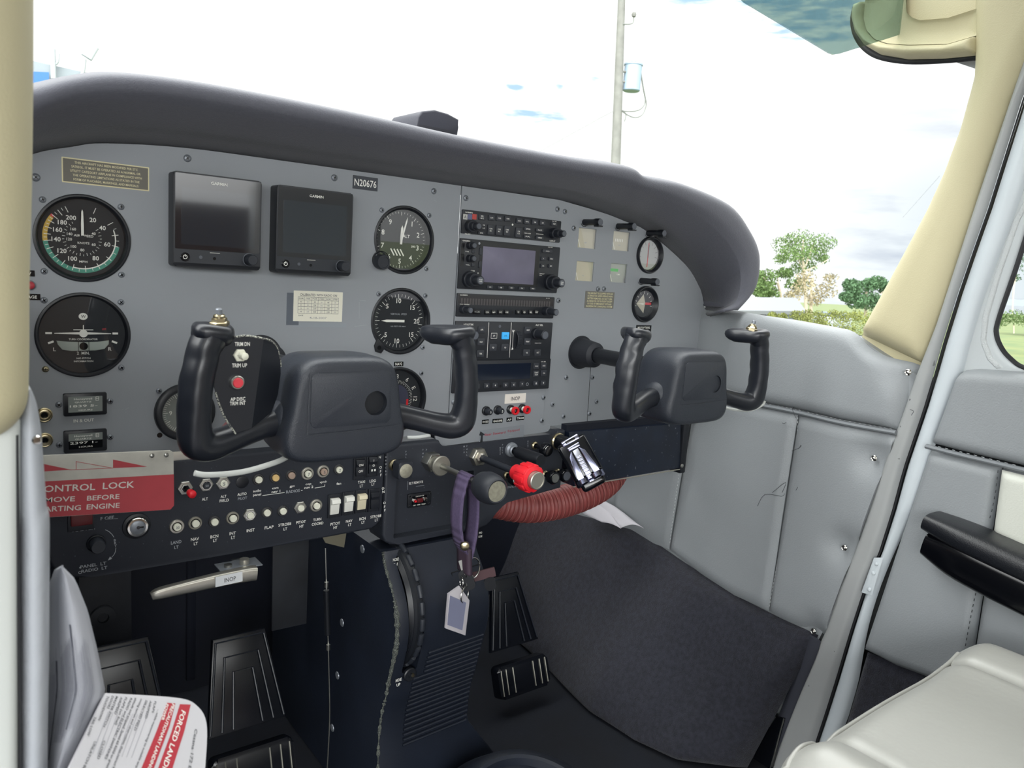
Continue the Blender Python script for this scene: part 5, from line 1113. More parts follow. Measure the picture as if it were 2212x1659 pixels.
# ---------------------------------------------------------------- push-pull controls
def solve_w(x, z, px):
    best = None
    for i in range(400):
        y = -i; d = Vector((x, y, z)) - CAM
        cx = sum(RR[k][0] * d[k] for k in range(3)); cy = sum(RR[k][1] * d[k] for k in range(3)); p = 1106 + FPX * cx / cy
        if best is None or abs(p - px) < best[0]: best = (abs(p - px), y)
    return best[1]
def plunger(name, label, px, py, tipx, parts, group='push-pull controls of the centre panel', cat='control knob'):
    """axis leaves the pod at px,py; tip face seen at tipx; parts(mb-list fn, length)"""
    q = atY(px, py, Y2); y = solve_w(q.x, q.z, tipx); L = Y2 - y; r = thing(name, label, cat, FR(q.x, q.z, Y2), group); parts(r, L); return r
FAB = M('worn metal disc', 'a9a695', .5, .6, var=.12, vscale=300)
def p_throttle(r, L):
    mb = MB(); mb.lathe([(12.5, 0), (12.5, 12), (11.5, 13.5), (0, 13.5)], (0, 0, 0), STL, 6); mb.build('hex_nut', r, world=False)
    mb = MB(); mb.lathe([(8.5, 13), (8, 24), (12, 25), (12.6, 27.5), (11.5, 29), (3.4, 29.5)], (0, 0, 0), M('cast disc', '8f8d84', .45, .7), 36); mb.build('friction_disc', r, world=False)
    mb = MB(); mb.lathe([(3.3, 20), (3.3, L - 30)], (0, 0, 0), STL, 18); mb.build('shaft', r, world=False)
    mb = MB(); mb.lathe([(5, L - 40), (9, L - 37), (15, L - 30), (17.6, L - 20), (17.4, L - 10), (15, L - 2), (13, L), (11.6, L - .6)], (0, 0, 0), M('soft black knob', '23262d', .5), 44); mb.build('knob', r, world=False)
    mb = MB(); mb.lathe([(11.6, L - .6), (0, L - .4)], (0, 0, 0), FAB, 36); mb.build('face_disc', r, world=False)
TH = plunger('throttle', 'large black barrel throttle knob with worn metal face', 928, 995, 1075, p_throttle)
def p_mix(r, L):
    mb = MB(); mb.lathe([(12.5, 0), (12.5, 7), (11.5, 8.5), (8, 9), (7.6, 12), (5, 13)], (0, 0, 0), M('bright nut', 'd0ccc0', .3, 1), 6); mb.build('hex_nut', r, world=False)
    mb = MB(); P = [];
    for i in range(60): P.append((3.9 + .35 * (i % 2), 12 + (L - 50) * i / 59))
    mb.lathe(P, (0, 0, 0), KNOB, 16); mb.build('ribbed_shaft', r, world=False)
    mb = MB(); prof = [(6, L - 45), (9.5, L - 43), (10, L - 32), (13, L - 30), (16, L - 26), (17, L - 14), (15, L - 8), (11, L - 6.5)]; mb.lathe(prof, (0, 0, 0), RED, 44)
    for i in range(10): a = 2 * PI * i / 10; T = Matrix.Rotation(a, 4, 'Z'); mb.box((13.6, -3.4, L - 27), (17.3, 3.4, L - 9.5), RED, 1.4, T=T)
    mb.build('knob', r, world=False)
    mb = MB(); mb.lathe([(10.6, L - 8), (10.6, L - .8), (9.8, L), (8.6, L), (8.4, L - .7), (0, L - .7)], (0, 0, 0), ALU, 36); mb.build('lock_button', r, world=False)
MX = plunger('mixture_control', 'red ribbed mixture knob with silver push button', 1030, 985, 1162, p_mix)
def p_sq(r, L):
    mb = MB(); mb.lathe([(7, 0), (7, 3), (5, 5)], (0, 0, 0), BRS, 20); mb.lathe([(3.2, 2), (3.2, L - 10)], (0, 0, 0), BLKG, 16); mb.build('shaft', r, world=False)
    mb = MB(); mb.rrect(-9.5, -10.5, 9.5, 10.5, 3, L - 14, L, KNOB, 1.6); mb.build('knob', r, world=False)
    mb = MB(); mb.lathe([(8.4, L), (8.4, L + .8), (7.8, L + 1.1), (0, L + 1.1)], (0, 0, 0), FAB, 32); mb.build('face_disc', r, world=False)
plunger('carburetor_heat_control', 'squarish black knob with round metal face, left of the throttle', 850, 1004, 877, p_sq)
def p_rod(r, L):
    mb = MB(); mb.lathe([(10, 0), (9.5, 3), (7, 4.5), (6.6, 7), (5, 8)], (0, 0, 0), SCRM, 28); mb.build('collar', r, world=False)
    mb = MB(); mb.lathe([(3.4, 5), (3.4, 14), (8, 16), (8.6, L - 3), (7.6, L), (0, L)], (0, 0, 0), BLK, 28); mb.build('knob', r, world=False)
plunger('cabin_heat_control', 'black cylindrical knob just behind and above the red mixture knob', 1104, 971, 1168, p_rod)
def p_small(metal):
    def f(r, L):
        mb = MB(); mb.lathe([(5.4, 0), (5.4, 2.4), (3.8, 4)], (0, 0, 0), BRS, 20); mb.lathe([(2.6, 2), (2.6, max(4, L - 10))], (0, 0, 0), BLKG, 14); mb.build('shaft', r, world=False)
        mb = MB(); mb.lathe([(5, L - 12), (9, L - 10), (9.6, L - 3), (8.2, L - .8), (6.2, L - .6)], (0, 0, 0), BLKG, 32); mb.build('knob', r, world=False)
        mb = MB(); mb.lathe([(6.3, L - .8), (6.0, L + .2), (0, L + .3)], (0, 0, 0), metal, 28); mb.build('face_disc', r, world=False)
    return f
plunger('cabin_air_control', 'small black knob with silver face on a stem, upper right of the red knob', 1154, 962, 1185, p_small(CHR))
plunger('vent_control', 'small black knob with silver face low down at the right of the red knob', 1176, 1024, 1200, p_small(STL))
plunger('static_air_control', 'small white tipped knob under the red mixture knob', 1094, 1026, 1118, p_small(WHT))
plunger('defrost_control', 'small dull knob half hidden by the chrome plug', 1203, 1020, 1225, p_small(KNOBE))

# lighter socket with the chrome device plugged in
q = atY(1205, 953, Y2); r = thing('charger_plug', 'black and chrome plug-in charger hanging from the brass ringed socket', 'charger', (q.x, Y2, q.z))
mb = MB(); mb.lathe([(12, 0), (12, 2), (10.5, 3.4), (9.6, 3)], q, BRS, 36, (0, -1, 0)); mb.build('socket_ring', r)
mb = MB(); mb.lathe([(10.4, 0), (10.4, 30), (9.2, 44), (0, 46)], q, BLKG, 32, (0, -1, 0)); mb.build('plug_barrel', r)
A = atY(1235, 958, -66); B = atY(1283, 1046, -104); ax = (B - A).normalized(); vw = (CAM - A).normalized(); sd = ax.cross(vw).normalized(); up = sd.cross(ax).normalized()
T = Matrix((( sd.x, up.x, ax.x, A.x), (sd.y, up.y, ax.y, A.y), (sd.z, up.z, ax.z, A.z), (0, 0, 0, 1)))
Ln = (B - A).length
mb = MB(T); mb.box((-21, -16, -6), (21, 2, Ln * .82), BLKG, 5, 3, taper=None); mb.box((-17, -12, Ln * .75), (17, 1, Ln + 4), BLKG, 5, 3); mb.build('body', r)
CHV = M('violet chrome', '9a9db6', .2, 1)
mb = MB(T)
for s in (-1, 1): mb.prism([(s * 5, 8), (s * 12, 16), (s * 15, 40), (s * 16, Ln * .8), (s * 7, Ln * .8)], 0, 5, CHV, 1.6, T=Matrix(((1, 0, 0, 0), (0, 0, 1, 0), (0, 1, 0, 0), (0, 0, 0, 1))))
mb.build('chrome_wing', r)
mb = MB(T); mb.box((-4.4, 1, 10), (4.4, 5.4, Ln * .84), M('grey insert', '9a9ca4', .3, .8), 1); 
for i in range(9): mb.box((-3.6, 5.2, 20 + i * 4.4), (3.6, 6.6, 22.4 + i * 4.4), CHV, .5)
mb.build('ribbed_spine', r)
mb = MB(T); mb.box((-13, -2, -8), (13, 4, 0), CHV, 2); mb.box((-7, 2, -6), (7, 4.6, -2), BLKG, .6); mb.box((-9, 1, 3), (9, 5.6, 9), CHV, 1.6); mb.build('top_bracket', r)
mb = MB(T); mb.lathe([(11, 0), (11, 6), (9, 8), (0, 8)], (-9, -2, Ln * .8), CHV, 24, (0, 0, 1)); mb.lathe([(11, 0), (11, 6), (9, 8), (0, 8)], (11, -2, Ln * .8), CHV, 24, (0, 0, 1)); mb.build('end_caps', r)

# ---------------------------------------------------------------- pedestal with trim wheel
PED = M('pedestal black plastic', '131925', .5, bump=('noise', 800, .15), var=.12, vscale=20)
Lp = [(352, -22), (336, -30), (312, -50), (290, -62), (262, -66), (240, -63), (200, -52), (175, -46), (150, -38), (120, -34), (90, -34), (60, -36), (-18, -40)]
root = thing('pedestal', 'black centre pedestal with ribbed lower face and trim wheel slot', 'pedestal', (378, 40, -20))
prof = spline([(z, y) for z, y in Lp], 3)
x0, x1 = 310, 446
def flare(z): return 0 if z > 95 else (95 - z) * .75
rows = []
for p in prof:
    z, y = p.x, p.y; f = flare(z)
    rows.append([Vector((x0, 330, z)), Vector((x0, y + 6, z)), Vector((x0 + 1.8, y + 1.8, z)), Vector((x0 + 6, y, z)), Vector((x0 + 45, y, z)), Vector((x1 - 45 + f, y, z)), Vector((x1 - 6 + f, y, z)), Vector((x1 - 1.8 + f, y + 1.8, z)), Vector((x1 + f, y + 6, z)), Vector((x1 + f, 330, z))])
mb = MB(); mb.sheet(rows, PED); n = len(rows[0]); mb.add([v for v in rows[0]], [tuple(range(n))], PED); mb.add([v for v in rows[-1]], [tuple(range(n))], PED); mb.add([rows[0][0], rows[0][-1], rows[-1][-1], rows[-1][0]], [(0, 1, 2, 3)], PED)
ped = mb.build('pedestal_cover', root, ang=50)
def yped(z):
    for a, b in zip(Lp, Lp[1:]):
        if b[0] <= z <= a[0]: t = (a[0] - z) / (a[0] - b[0]); return a[1] + (b[1] - a[1]) * t
    return -36
# slot for the wheel, drilled
WX = 336
mb = MB(); mb.box((WX - 10, -140, 205), (WX + 11, 20, 346), PED, 5, 3); cut(ped, [mb.build('c')])
mb = MB(); rows = []
for i in range(20):
    z = 228 - i * 7.0
    y = yped(z) - 1; mb.sweep([(358 - (14 if z < 195 else 0), y, z), (x1 - 6, y, z + 4)], (2.3, 2.0), PED, 8, up=(0, 0, 1))
mb.build('ribbing', root)
FUZ = M('frayed pale edge', '6f746c', .95, bump=('noise', 900, 2.5), wear=(1500, .52, '22262c'))
mb = MB(); P = [Vector((x0 + 1, y + 1.5, z)) for z, y in Lp[:-1]]; P_, S_f = resample([p + Vector((0, -.6, 0)) for p in P], [(1.6, 1.6)] * 3 + [(3.0, 3.0)] * 4 + [(1.6, 1.6)] * 5, 14); mb.sweep(P_, [(max(.4, a + random.uniform(-1.3, .9)),) * 2 for a, b in S_f], FUZ, 8, up=(1, 0, 0)); mb.build('worn_edge', root, label='pale frayed front edge')
for px, py, t in ((851, 1211, ('NOSE', 'DN')), (857, 1470, ('NOSE', 'UP'))):
    z = atY(px, py, -45).z; y = yped(z); q = atY(px, py, y - 1); mb = MB(FR(0, 0)); 
    m2 = MB()
    for i, s in enumerate(t): m2.txt(s, q.x, q.z + 3 - i * 6.2, 3.8, WHT, -y + 5.5, width=8 if i == 0 else 5)
    me = MB(); me.v = [Vector((v.x, -v.z, v.y)) for v in m2.v]; me.f = m2.f; me.m = m2.m; me.mats = m2.mats; me.build('lettering', root, recalc=False)
me = MB(); m2 = MB(); q = atY(1036, 1153, -24); m2.txt('FWD', q.x, q.z + 2, 2.6, WHT, 26, width=5); m2.txt('CLOSE', q.x, q.z - 3, 2.6, WHT, 26, width=6)
me.v = [Vector((v.x, -v.z, v.y)) for v in m2.v]; me.f = m2.f; me.m = m2.m; me.mats = m2.mats; me.build('lettering', root, recalc=False)
mb = MB(); zf = [(395, 330), (395, 262)]; mb.sweep([(396, yped(318) - .4, 318), (396, yped(290) - .4, 290), (396, yped(262) - .4, 262)], (.5, .7), BLKG, 6, up=(1, 0, 0)); mb.sweep([(396, yped(318) - .4, 318), (440, yped(320) - .4, 321)], (.5, .7), BLKG, 6, up=(0, 0, 1)); mb.build('access_panel_edge', root)
# trim wheel
WR = 82; wc = Vector((WX, yped(262) - 9 + WR, 275))
tw = thing('trim_wheel', 'black pitch trim wheel with ribbed rim in the pedestal slot', 'wheel', (wc.x, wc.y, wc.z - WR))
mb = MB(); mb.lathe([(WR - 16, -5), (WR - 3, -6.5), (WR, -4), (WR, 4), (WR - 3, 6.5), (WR - 16, 5)], wc, BLK, 96, (1, 0, 0))
for k in range(5): mb.lathe([(WR - 4 - k * 2.6, -6.2), (WR - 4.6 - k * 2.6, -7.3), (WR - 5.4 - k * 2.6, -6.2)], wc, BLK, 96, (1, 0, 0))
mb.lathe([(0, -3), (WR - 15, -3), (WR - 15, 3), (0, 3)], wc, BLK, 48, (1, 0, 0))
mb.build('wheel_rim', tw)
mb = MB()
for i in range(26):
    a = 2 * PI * i / 26; p = wc + Vector((3, math.cos(a) * (WR - .5), math.sin(a) * (WR - .5))); mb.lathe([(0, -8.4), (3.2, -7.4), (3.9, -4), (3.4, 0), (3.9, 4), (3.2, 7.4), (0, 8.4)], p, KNOB, 14, (0, -math.sin(a), math.cos(a)))
mb.build('rim_knobs', tw)
q = atY(888, 1452, -50); z = q.z; mb = MB(); mb.lathe([(9, 0), (8.6, 3), (7.4, 4), (3, 4), (2.4, 6), (0, 6)], (q.x - 4, yped(z) + .5, z), BLK, 28, (0, -1, 0)); mb.lathe([(2.6, 4), (2.2, 6.4), (0, 6.6)], (q.x - 2, yped(z) + .5, z), BRS, 14, (0, -1, 0)); o = mb.build('wheel_pivot', root)
# fuel selector hump at the bottom
mb = MB(); c = Vector((434, -172, -12)); mb.lathe([(128, 0), (120, 46), (96, 78), (84, 82), (80, 80), (78, 70), (0, 70)], c, PED, 64, (0, -.26, 1)); r = thing('fuel_selector', 'round black fuel selector hump with white arc lettering at the bottom of the frame', 'fuel selector', c)
mb.build('housing', r)
T = Matrix.Translation(c) @ Vector((0, 0, 1)).rotation_difference(Vector((0, -.26, 1))).to_matrix().to_4x4(); mb = MB(T)
mb.lathe([(0, 70.6), (56, 70.6)], (0, 0, 0), DIAL, 48); mb.arc((0, 0, 71), 44, 56, -55, 55, WHT, 30); mb.arc((0, 0, 71), 52, 54, 55, 300, WHT, 40)
for i, ch in enumerate('BOTH ON ALL ATTITUDES'): a = -50 + i * 5.4; mb.txt(ch, 64 * math.sin(math.radians(a)), 64 * math.cos(math.radians(a)), 5, WHT, 71.2, rot=-a)
for i, ch in enumerate('40.0 GAL'): a = -30 + i * 9; mb.txt(ch, 50 * math.sin(math.radians(a)), 50 * math.cos(math.radians(a)), 6, BLKG, 71.2, rot=-a)
mb.build('dial_plate', r, recalc=False)

# ---------------------------------------------------------------- control yokes
YK = M('yoke black vinyl', '1a1d24', .36, bump=('noise', 900, .06), coat=.15); YH = M('yoke hub leather grain', '2a2e36', .38, bump=('noise', 1300, .35))
def yoke(x0, label, nut_side, hole_deep):
    r = thing('control_yoke', label, 'control yoke', FR(x0, 575, -220), 'control yokes')
    def hsec(w, k, e=0):
        q = []
        for i in range(64):
            t = 2 * PI * i / 64; c, n = math.cos(t), math.sin(t); c = math.copysign(abs(c) ** .42, c); n = math.copysign(abs(n) ** .42, n)
            y = -3 + n * 45; hw = 51 + (3 - y) * .14 + (2 if y < -5 else 0)
            q.append((.5 + c * hw * k, (y + 3) * k - 3, w - e * (abs(c) ** 6)))
        return q
    secs = [hsec(-64, .80), hsec(-64, .90), hsec(-58, .97), hsec(-40, 1.0), hsec(-14, 1.0), hsec(-7, .985), hsec(-2.5, .95), hsec(-.6, .90), hsec(0, .84)]
    mb = MB(); vs = [p for q in secs for p in q]; fs = [(i * 64 + j, i * 64 + (j + 1) % 64, (i + 1) * 64 + (j + 1) % 64, (i + 1) * 64 + j) for i in range(len(secs) - 1) for j in range(64)]
    mb.add(vs, fs + [tuple(range(64))[::-1], tuple(range(64 * (len(secs) - 1), 64 * len(secs)))], YH); hub = mb.build('hub', r, world=False, ang=50)
    mb = MB(); mb.cyl((24, 2, -5 if hole_deep else -2.2), 10.6, 20, YH, 40); c = mb.build('c', world=False, frame=FR(x0, 575, -220))
    mb = MB(); mb.sweep([(-36, -21.5, .4), (0, -21, .4), (50, -18.5, .4)], (1.0, 1.0), YH, 8, up=(0, 0, 1)); c2 = mb.build('c2', world=False, frame=FR(x0, 575, -220))
    mb = MB(); mb.sweep([(-36, 34, .4), (-37, 0, .4), (-37, -21, .4)], (.8, .8), YH, 8, up=(0, 0, 1)); c3 = mb.build('c3', world=False, frame=FR(x0, 575, -220)); cut(hub, [c, c2, c3])
    mb = MB(); mb.rrect(-35, -16.5, 39, 30, 6, -1.6, .55, YH, .9); pb_ = mb.build('raised_panel', hub, world=False)
    mb = MB(); mb.cyl((24, 2, -5), 10.6, 20, YH, 40); cut(pb_, [mb.build('c', world=False, frame=FR(x0, 575, -220))])
    mb = MB(); mb.lathe([(0, 0), (10.4, 0), (10.5, .2)], (24, 2, -4.8 if hole_deep else -1.6), BLK if hole_deep else YH, 36); mb.build('cap', hub, world=False)
    for s in (-1, 1):
        P = [(s * 44, -15, -30), (s * 60, -16, -28), (s * 78, -20, -24), (s * 98, -25, -18), (s * 112, -27, -14), (s * 121, -22, -11), (s * 123.5, -8, -9), (s * 123.5, 8, -8), (s * 122, 26, -8), (s * 119, 40, -8), (s * 117, 50, -8), (s * 114.5, 55, -8.5), (s * 113, 58.5, -9), (s * 112.5, 60, -9)]
        S = [(11.5, 11.5), (11, 11.5), (10.6, 11), (11, 11.4), (12.2, 12), (13, 12.4), (11.2, 12.4), (10.6, 12.6), (10.6, 12.6), (10.4, 12.2), (10.6, 12), (11.4, 12.6), (12, 13.5), (11, 12.5), (8, 9)]
        P2, S2 = resample([Vector(p) for p in P], S, 5)
        S3 = []
        for p, q in zip(P2, S2):
            k = .75 * (1 - math.cos((p.y + 6) / 19.33 * 2 * PI)) if -6 < p.y < 52 and abs(p.x) > 110 else 0
            S3.append((q[0], q[1] + k * .6)); p.z -= k * .6
        mb = MB(); mb.sweep(P2, S3, YK, 28, up=(0, 0, 1), power=2.45, pt=True); mb.build('hand_grip', r, world=False, ang=60)
        O_ = [(p.x, p.y) for p in spline([(125, -14), (125, -2), (119, 4), (108, 4.5), (99, 1), (94, -9), (91, -22), (88, -34), (89, -43), (95, -47), (104, -43), (115, -30), (125, -14)], 4)][:-1]; ctr = (106, -16)
        sec_ = []
        for v_, k_ in ((53, .62), (55.5, .82), (58.5, .95), (62, 1), (65.5, .98), (67.5, .92), (68.6, .82), (68.4, .6), (67.6, .3)):
            sec_.append([(s * (ctr[0] + (a_ - ctr[0]) * k_), v_ - (.10 * (118 - a_) if k_ > .5 else 1.4), ctr[1] + (b_ - ctr[1]) * k_) for a_, b_ in O_])
        no = len(O_); mb_ = MB(); mb_.add([p for q in sec_ for p in q], [(i * no + j, i * no + (j + 1) % no, (i + 1) * no + (j + 1) % no, (i + 1) * no + j) for i in range(len(sec_) - 1) for j in range(no)] + [tuple(range(no)), tuple(range(no * (len(sec_) - 1), no * len(sec_)))], YK); mb_.build('thumb_rest', r, world=False, ang=70)
        mb = MB(); mb.lathe([(20, 0), (19, 6), (15, 11), (12.4, 12)], (s * 44, -16, -30), YH, 28, (s, -.14, .1)); mb.build('arm_socket', hub, world=False)
    s = nut_side; mb = MB(); bp = Vector((s * 104, 66.6, -14)); ax = Vector((s * .1, 1, .15)).normalized()
    mb.lathe([(7.4, 0), (7.4, 2.6), (6.6, 3.4), (6, 3.6), (5.6, 6), (4, 6.4)], bp, BRS, 6, ax); mb.lathe([(4.6, 5), (4.4, 8), (3, 8.6), (2.8, 9)], bp, BRS, 20, ax); q = mb.build('switch_nut', r, world=False)
    mb = MB(); mb.lathe([(2.5, 7), (2.5, 12.6), (1.8, 13.4), (0, 13.4)], bp, SCRM, 16, ax); mb.build('push_switch', q, world=False)
    mb = MB(); mb.lathe([(13, -62), (13, -80), (10.4, -84), (10.4, -185)], (0, 13, 0), BLK, 32); mb.box((-17, -16, -84), (17, 24, -60), BLK, 3); mb.build('shaft', r, world=False)
    mb = MB(); mb.lathe([(10.5, -186), (12, -186), (14.5, -188), (17.5, -190), (18.5, -198), (21, -219.8), (24, -219.9)], (0, 13, 0), M('rubber boot', '1d2027', .6), 44); mb.build('shaft_boot', r, world=False)
    return r
YL = yoke(165, 'left black control yoke with trim switch plate on its left grip', -1, True)
YR = yoke(626, 'right black control yoke in front of the small gauges', 1, False)
# trim switch plate on the left yoke
TP = M('trim plate black', '191c23', .4)
def lpY(px, py, w=5.0): q = atY(px, py, -220 - w + 8); return q.x - 165, q.z - 575
o1 = [lpY(*p) for p in ((512, 728), (535, 726.5), (571, 732), (566, 770), (558, 830), (545, 926), (510, 936), (490, 908), (475, 874), (464, 835), (462, 790), (478, 752))]
mb = MB(); mb.prism(o1, -6, -4.4, TP); m_ = mb.build('trim_plate', YL, world=False)
rp = [lpY(*p) for p in ((571, 732), (597, 741), (614, 757), (625, 785), (628, 815), (622, 862), (604, 900), (545, 926), (558, 830), (566, 770))]
bx = [(571, 732), (566, 770), (558, 830), (545, 926)]
mb = MB(); vs = []
bl_ = [lpY(*p) for p in bx]
def bendu(p): 
    t = max(0, p[0] - (bl_[0][0] + (bl_[3][0] - bl_[0][0]) * (bl_[0][1] - p[1]) / (bl_[0][1] - bl_[3][1]))); return t
mb.add([(p[0], p[1], -4.4 - bendu(p) * .8) for p in rp] + [(p[0], p[1], -6 - bendu(p) * .8) for p in rp], [tuple(range(10)), tuple(range(19, 9, -1))] + [(i, (i + 1) % 10, (i + 1) % 10 + 10, i + 10) for i in range(10)], TP)
mb.build('side_wing', m_, world=False)
mb = MB(); CHP = M('chipped pale edge', 'a9aa9e', .8, wear=(900, .5, '3a3c40'))
ed = [lpY(*p) for p in ((509, 729), (535, 726), (571, 732))]; ed2 = [lpY(*p) for p in ((467, 848), (476, 877), (491, 909), (511, 938))]
mb.sweep([(p[0], p[1], -5) for p in ed] + [(lpY(*p)[0], lpY(*p)[1], -5 - bendu(lpY(*p)) * .8) for p in ((597, 741), (614, 757), (625, 785), (628, 800))], (.8, .9), CHP, 8, up=(0, 0, 1), smoothpath=4); mb.sweep([(p[0], p[1], -5) for p in ed2], (.8, .9), CHP, 8, up=(0, 0, 1), smoothpath=4); mb.build('chipped_edge', m_, world=False)
mb = MB()
for t, px, py, h, wd in (('TRIM DN', 524.7, 743.5, 3.0, 11.5), ('TRIM UP', 518.6, 789.6, 3.0, 11.5), ('AP DISC', 515, 862.6, 2.8, 11.4), ('TRIM INT', 514.7, 870.6 + 1, 2.8, 12)): q = lpY(px, py); mb.txt(t, q[0], q[1], h, WHT, -4.2, width=wd)
mb.build('plate_lettering', m_, world=False, recalc=False)
q = lpY(519, 767.7); mb = MB(); mb.lathe([(5.2, 0), (5.2, 2.2), (4.6, 2.8), (2.6, 3)], (q[0], q[1], -4.4), BUT, 6); mb.sweep([(q[0], q[1], -2), (q[0] + 1, q[1], 1), (q[0] + 1.6, q[1], 4), (q[0] + 1.8, q[1], 5)], [(2.4, 2.4), (2.7, 2.7), (2.8, 2.8), (1, 1)], BUT, 16, up=(0, 1, 0)); mb.build('trim_toggle', m_, world=False)
q = lpY(512, 826); mb = MB(); mb.lathe([(5.4, 0), (5.4, 3), (4.8, 3.6), (4, 3.6), (3.9, 2)], (q[0], q[1], -4.4), STL, 28); b_ = mb.build('button_ring', m_, world=False)
mb = MB(); mb.lathe([(3.9, 2), (3.9, 4.6), (3.4, 5.2), (0, 5.2)], (q[0], q[1], -4.4), M('faded red button', 'd8404c', .4), 26); mb.build('red_button', b_, world=False)
WIRE = M('white cable', 'c9ccc8', .5); MAR = M('maroon cable', '5a3436', .5)
def cable(px, parent, mat, r, Y=None, name='cable', lab=None):
    P = [atY(p[0], p[1], p[2] if len(p) > 2 else Y) for p in px]; mb = MB(); mb.sweep(P, (r, r), mat, 12, up=(0, -1, 0), smoothpath=8); o = mb.build(name, parent); 
    if lab: o['label'] = lab
    return o
cable([(420, 1022, -190), (450, 1026, -190), (520, 1020, -185), (580, 1004, -180), (618, 988, -170), (650, 960, -150)], YL, WIRE, 2.4, lab='white cable under the yoke')
cable([(450, 950, -170), (478, 930, -150), (500, 905, -130), (520, 880, -120)], YL, MAR, 2.4, lab='maroon cable behind the grip')
cable([(880, 945, -180), (905, 944, -185), (930, 940, -190)], YL, WIRE, 1.6)
cable([(1370, 815, -150), (1385, 832, -150), (1402, 846, -160), (1425, 860, -170)], YR, WIRE, 2.2, lab='white cable behind the yoke')
cable([(1560, 878, -180), (1585, 885, -190), (1620, 886, -200), (1645, 876, -210), (1652, 866, -212)], YR, WIRE, 1.8, lab='white cable loop under the right grip')
# control lock flag
YF = -95; c_ = [atY(*p, YF) for p in ((50, 985), (375, 973), (377, 1101), (62, 1124))]
FW = (c_[1].x - c_[0].x); fx, fz = (c_[0].x + c_[1].x) / 2, (c_[0].z + c_[2].z) / 2
def lf(px, py): q = atY(px, py, YF); return q.x - fx, q.z - fz
FLW = M('flag enamel off white', 'b3b1a8', .45, var=.08, vscale=60); FLR = M('flag enamel red', 'a83a42', .42, var=.04, vscale=40)
r = thing('control_lock_flag', 'red and white metal CONTROL LOCK warning flag hanging at the left yoke', 'warning flag', FR(fx, fz, YF))
f1 = [lf(*p) for p in ((40, 986), (368, 973), (375, 978), (376, 1092), (368, 1101), (40, 1122))]
mb = MB(); mb.prism(f1, -1.6, 0, FLW, .3); o = mb.build('flag_plate', r, world=False)
mb = MB(); mb.flat([lf(*p) for p in ((40, 1043), (375.6, 1024.5), (376, 1092), (368, 1100.6), (40, 1121))], .12, FLR)
for P in (((93, 1002), (154, 1014.5), (93, 1018.5)), ((244, 992.5), (318, 1008), (244, 1011))): mb.flat([lf(*p) for p in P][::-1], .12, FLR)
for a, b in (((164.5, 996), (164.5, 1014)), ((164.5, 997), (243, 1011)), ((150, 1015), (244, 1011))): mb.line(lf(*a), lf(*b), .45, FLR, .15)
LET = M('flag lettering', 'd2cdc6', .5)
sl = math.degrees(math.atan2(lf(376, 1024.5)[1] - lf(40, 1043)[1], lf(376, 1024.5)[0] - lf(40, 1043)[0]))
def ftxt(t, x0, x1, y0, y1, h):
    a = lf(x0, y0); b = lf(x1, y1); mb.txt(t, (a[0] + b[0]) / 2, (a[1] + b[1]) / 2, h, LET, .25, width=(b[0] - a[0]), rot=math.degrees(math.atan2(b[1] - a[1], b[0] - a[0])))
ftxt('CONTROL', 75, 206, 1057, 1051, 5.6); ftxt('LOCK', 222, 290, 1049.5, 1046, 5.6)
ftxt('REMOVE', 68, 162, 1081, 1077, 4.2); ftxt('BEFORE', 188, 258, 1076, 1072, 4.2); ftxt('STARTING', 72, 175, 1101, 1096, 4.4); ftxt('ENGINE', 187, 258.5, 1095, 1091, 4.4)
mb.build('flag_print', o, world=False, recalc=False)
for px, py in ((328, 984), (359, 982.5)): u, v = lf(px, py); mb = MB(); mb.lathe([(2.1, 0), (1.9, 1), (1, 1.5), (0, 1.6)], (u, v, 0), STL, 18); mb.build('rivet', r, world=False)
mb = MB(); a = atY(372, 976, YF + 3); b = atY(396, 993, YF + 3); mb.box((a.x - 14, YF + 1.6, b.z), (b.x + 30, YF + 3.2, a.z), ALU, .4); mb.build('lock_tab', r)

# ---------------------------------------------------------------- lanyard with keys on the throttle shaft
tq = atY(928, 995, Y2); sx, sz = tq.x, tq.z
LY = -(abs(solve_w(sx, sz, 1008)))
LAN = M('purple webbing', '544865', .85, bump=('wave', 140, .9), var=.12, vscale=400)
LB = M('purple brown leather', '3d2f3c', .6)
r = thing('key_lanyard', 'purple webbing key loop hanging from the throttle shaft', 'lanyard', (sx, LY, sz - 130))
def ribbon(P, wd, mat, name, parent, th=1.4, yoff=0):
    P = spline(P, 6); rows = [[Vector((p.x, LY + p.y - wd / 2 + wd * j / 4, p.z)) for j in range(5)] for p in P]; mb = MB(); mb.sheet(rows, mat); return mb.build(name, parent, solid=th, off=0)
z0 = sz
ribbon([Vector(p) for p in ((sx + 6, 0, z0 - 96), (sx - 4, 0, z0 - 80), (sx - 10, 0, z0 - 55), (sx - 10.5, 0, z0 - 28), (sx - 6, 0, z0 - 4), (sx - 2, 0, z0 + 4.2), (sx + 3, 0, z0 + 4), (sx + 6, 0, z0 - 3), (sx + 11, 0, z0 - 22), (sx + 13, 0, z0 - 48), (sx + 11, 0, z0 - 76), (sx + 7, 0, z0 - 96))], 24, LAN, 'webbing_loop', r)
ribbon([Vector(p) for p in ((sx + 3, 0, z0 - 84), (sx + 4, 0, z0 - 98), (sx + 6, 0, z0 - 116))], 25, LB, 'leather_end', r, 5)
q = atY(1004, 1180, LY - 4); mb = MB(); q = atY(1004, 1180, LY - 13); mb.lathe([(5.6, -3), (5.6, 0), (4.8, 1.6), (2.5, 2.6), (0, 2.8)], q, BRS, 24, (-.55, -.83, 0)); mb.build('rivet', r)
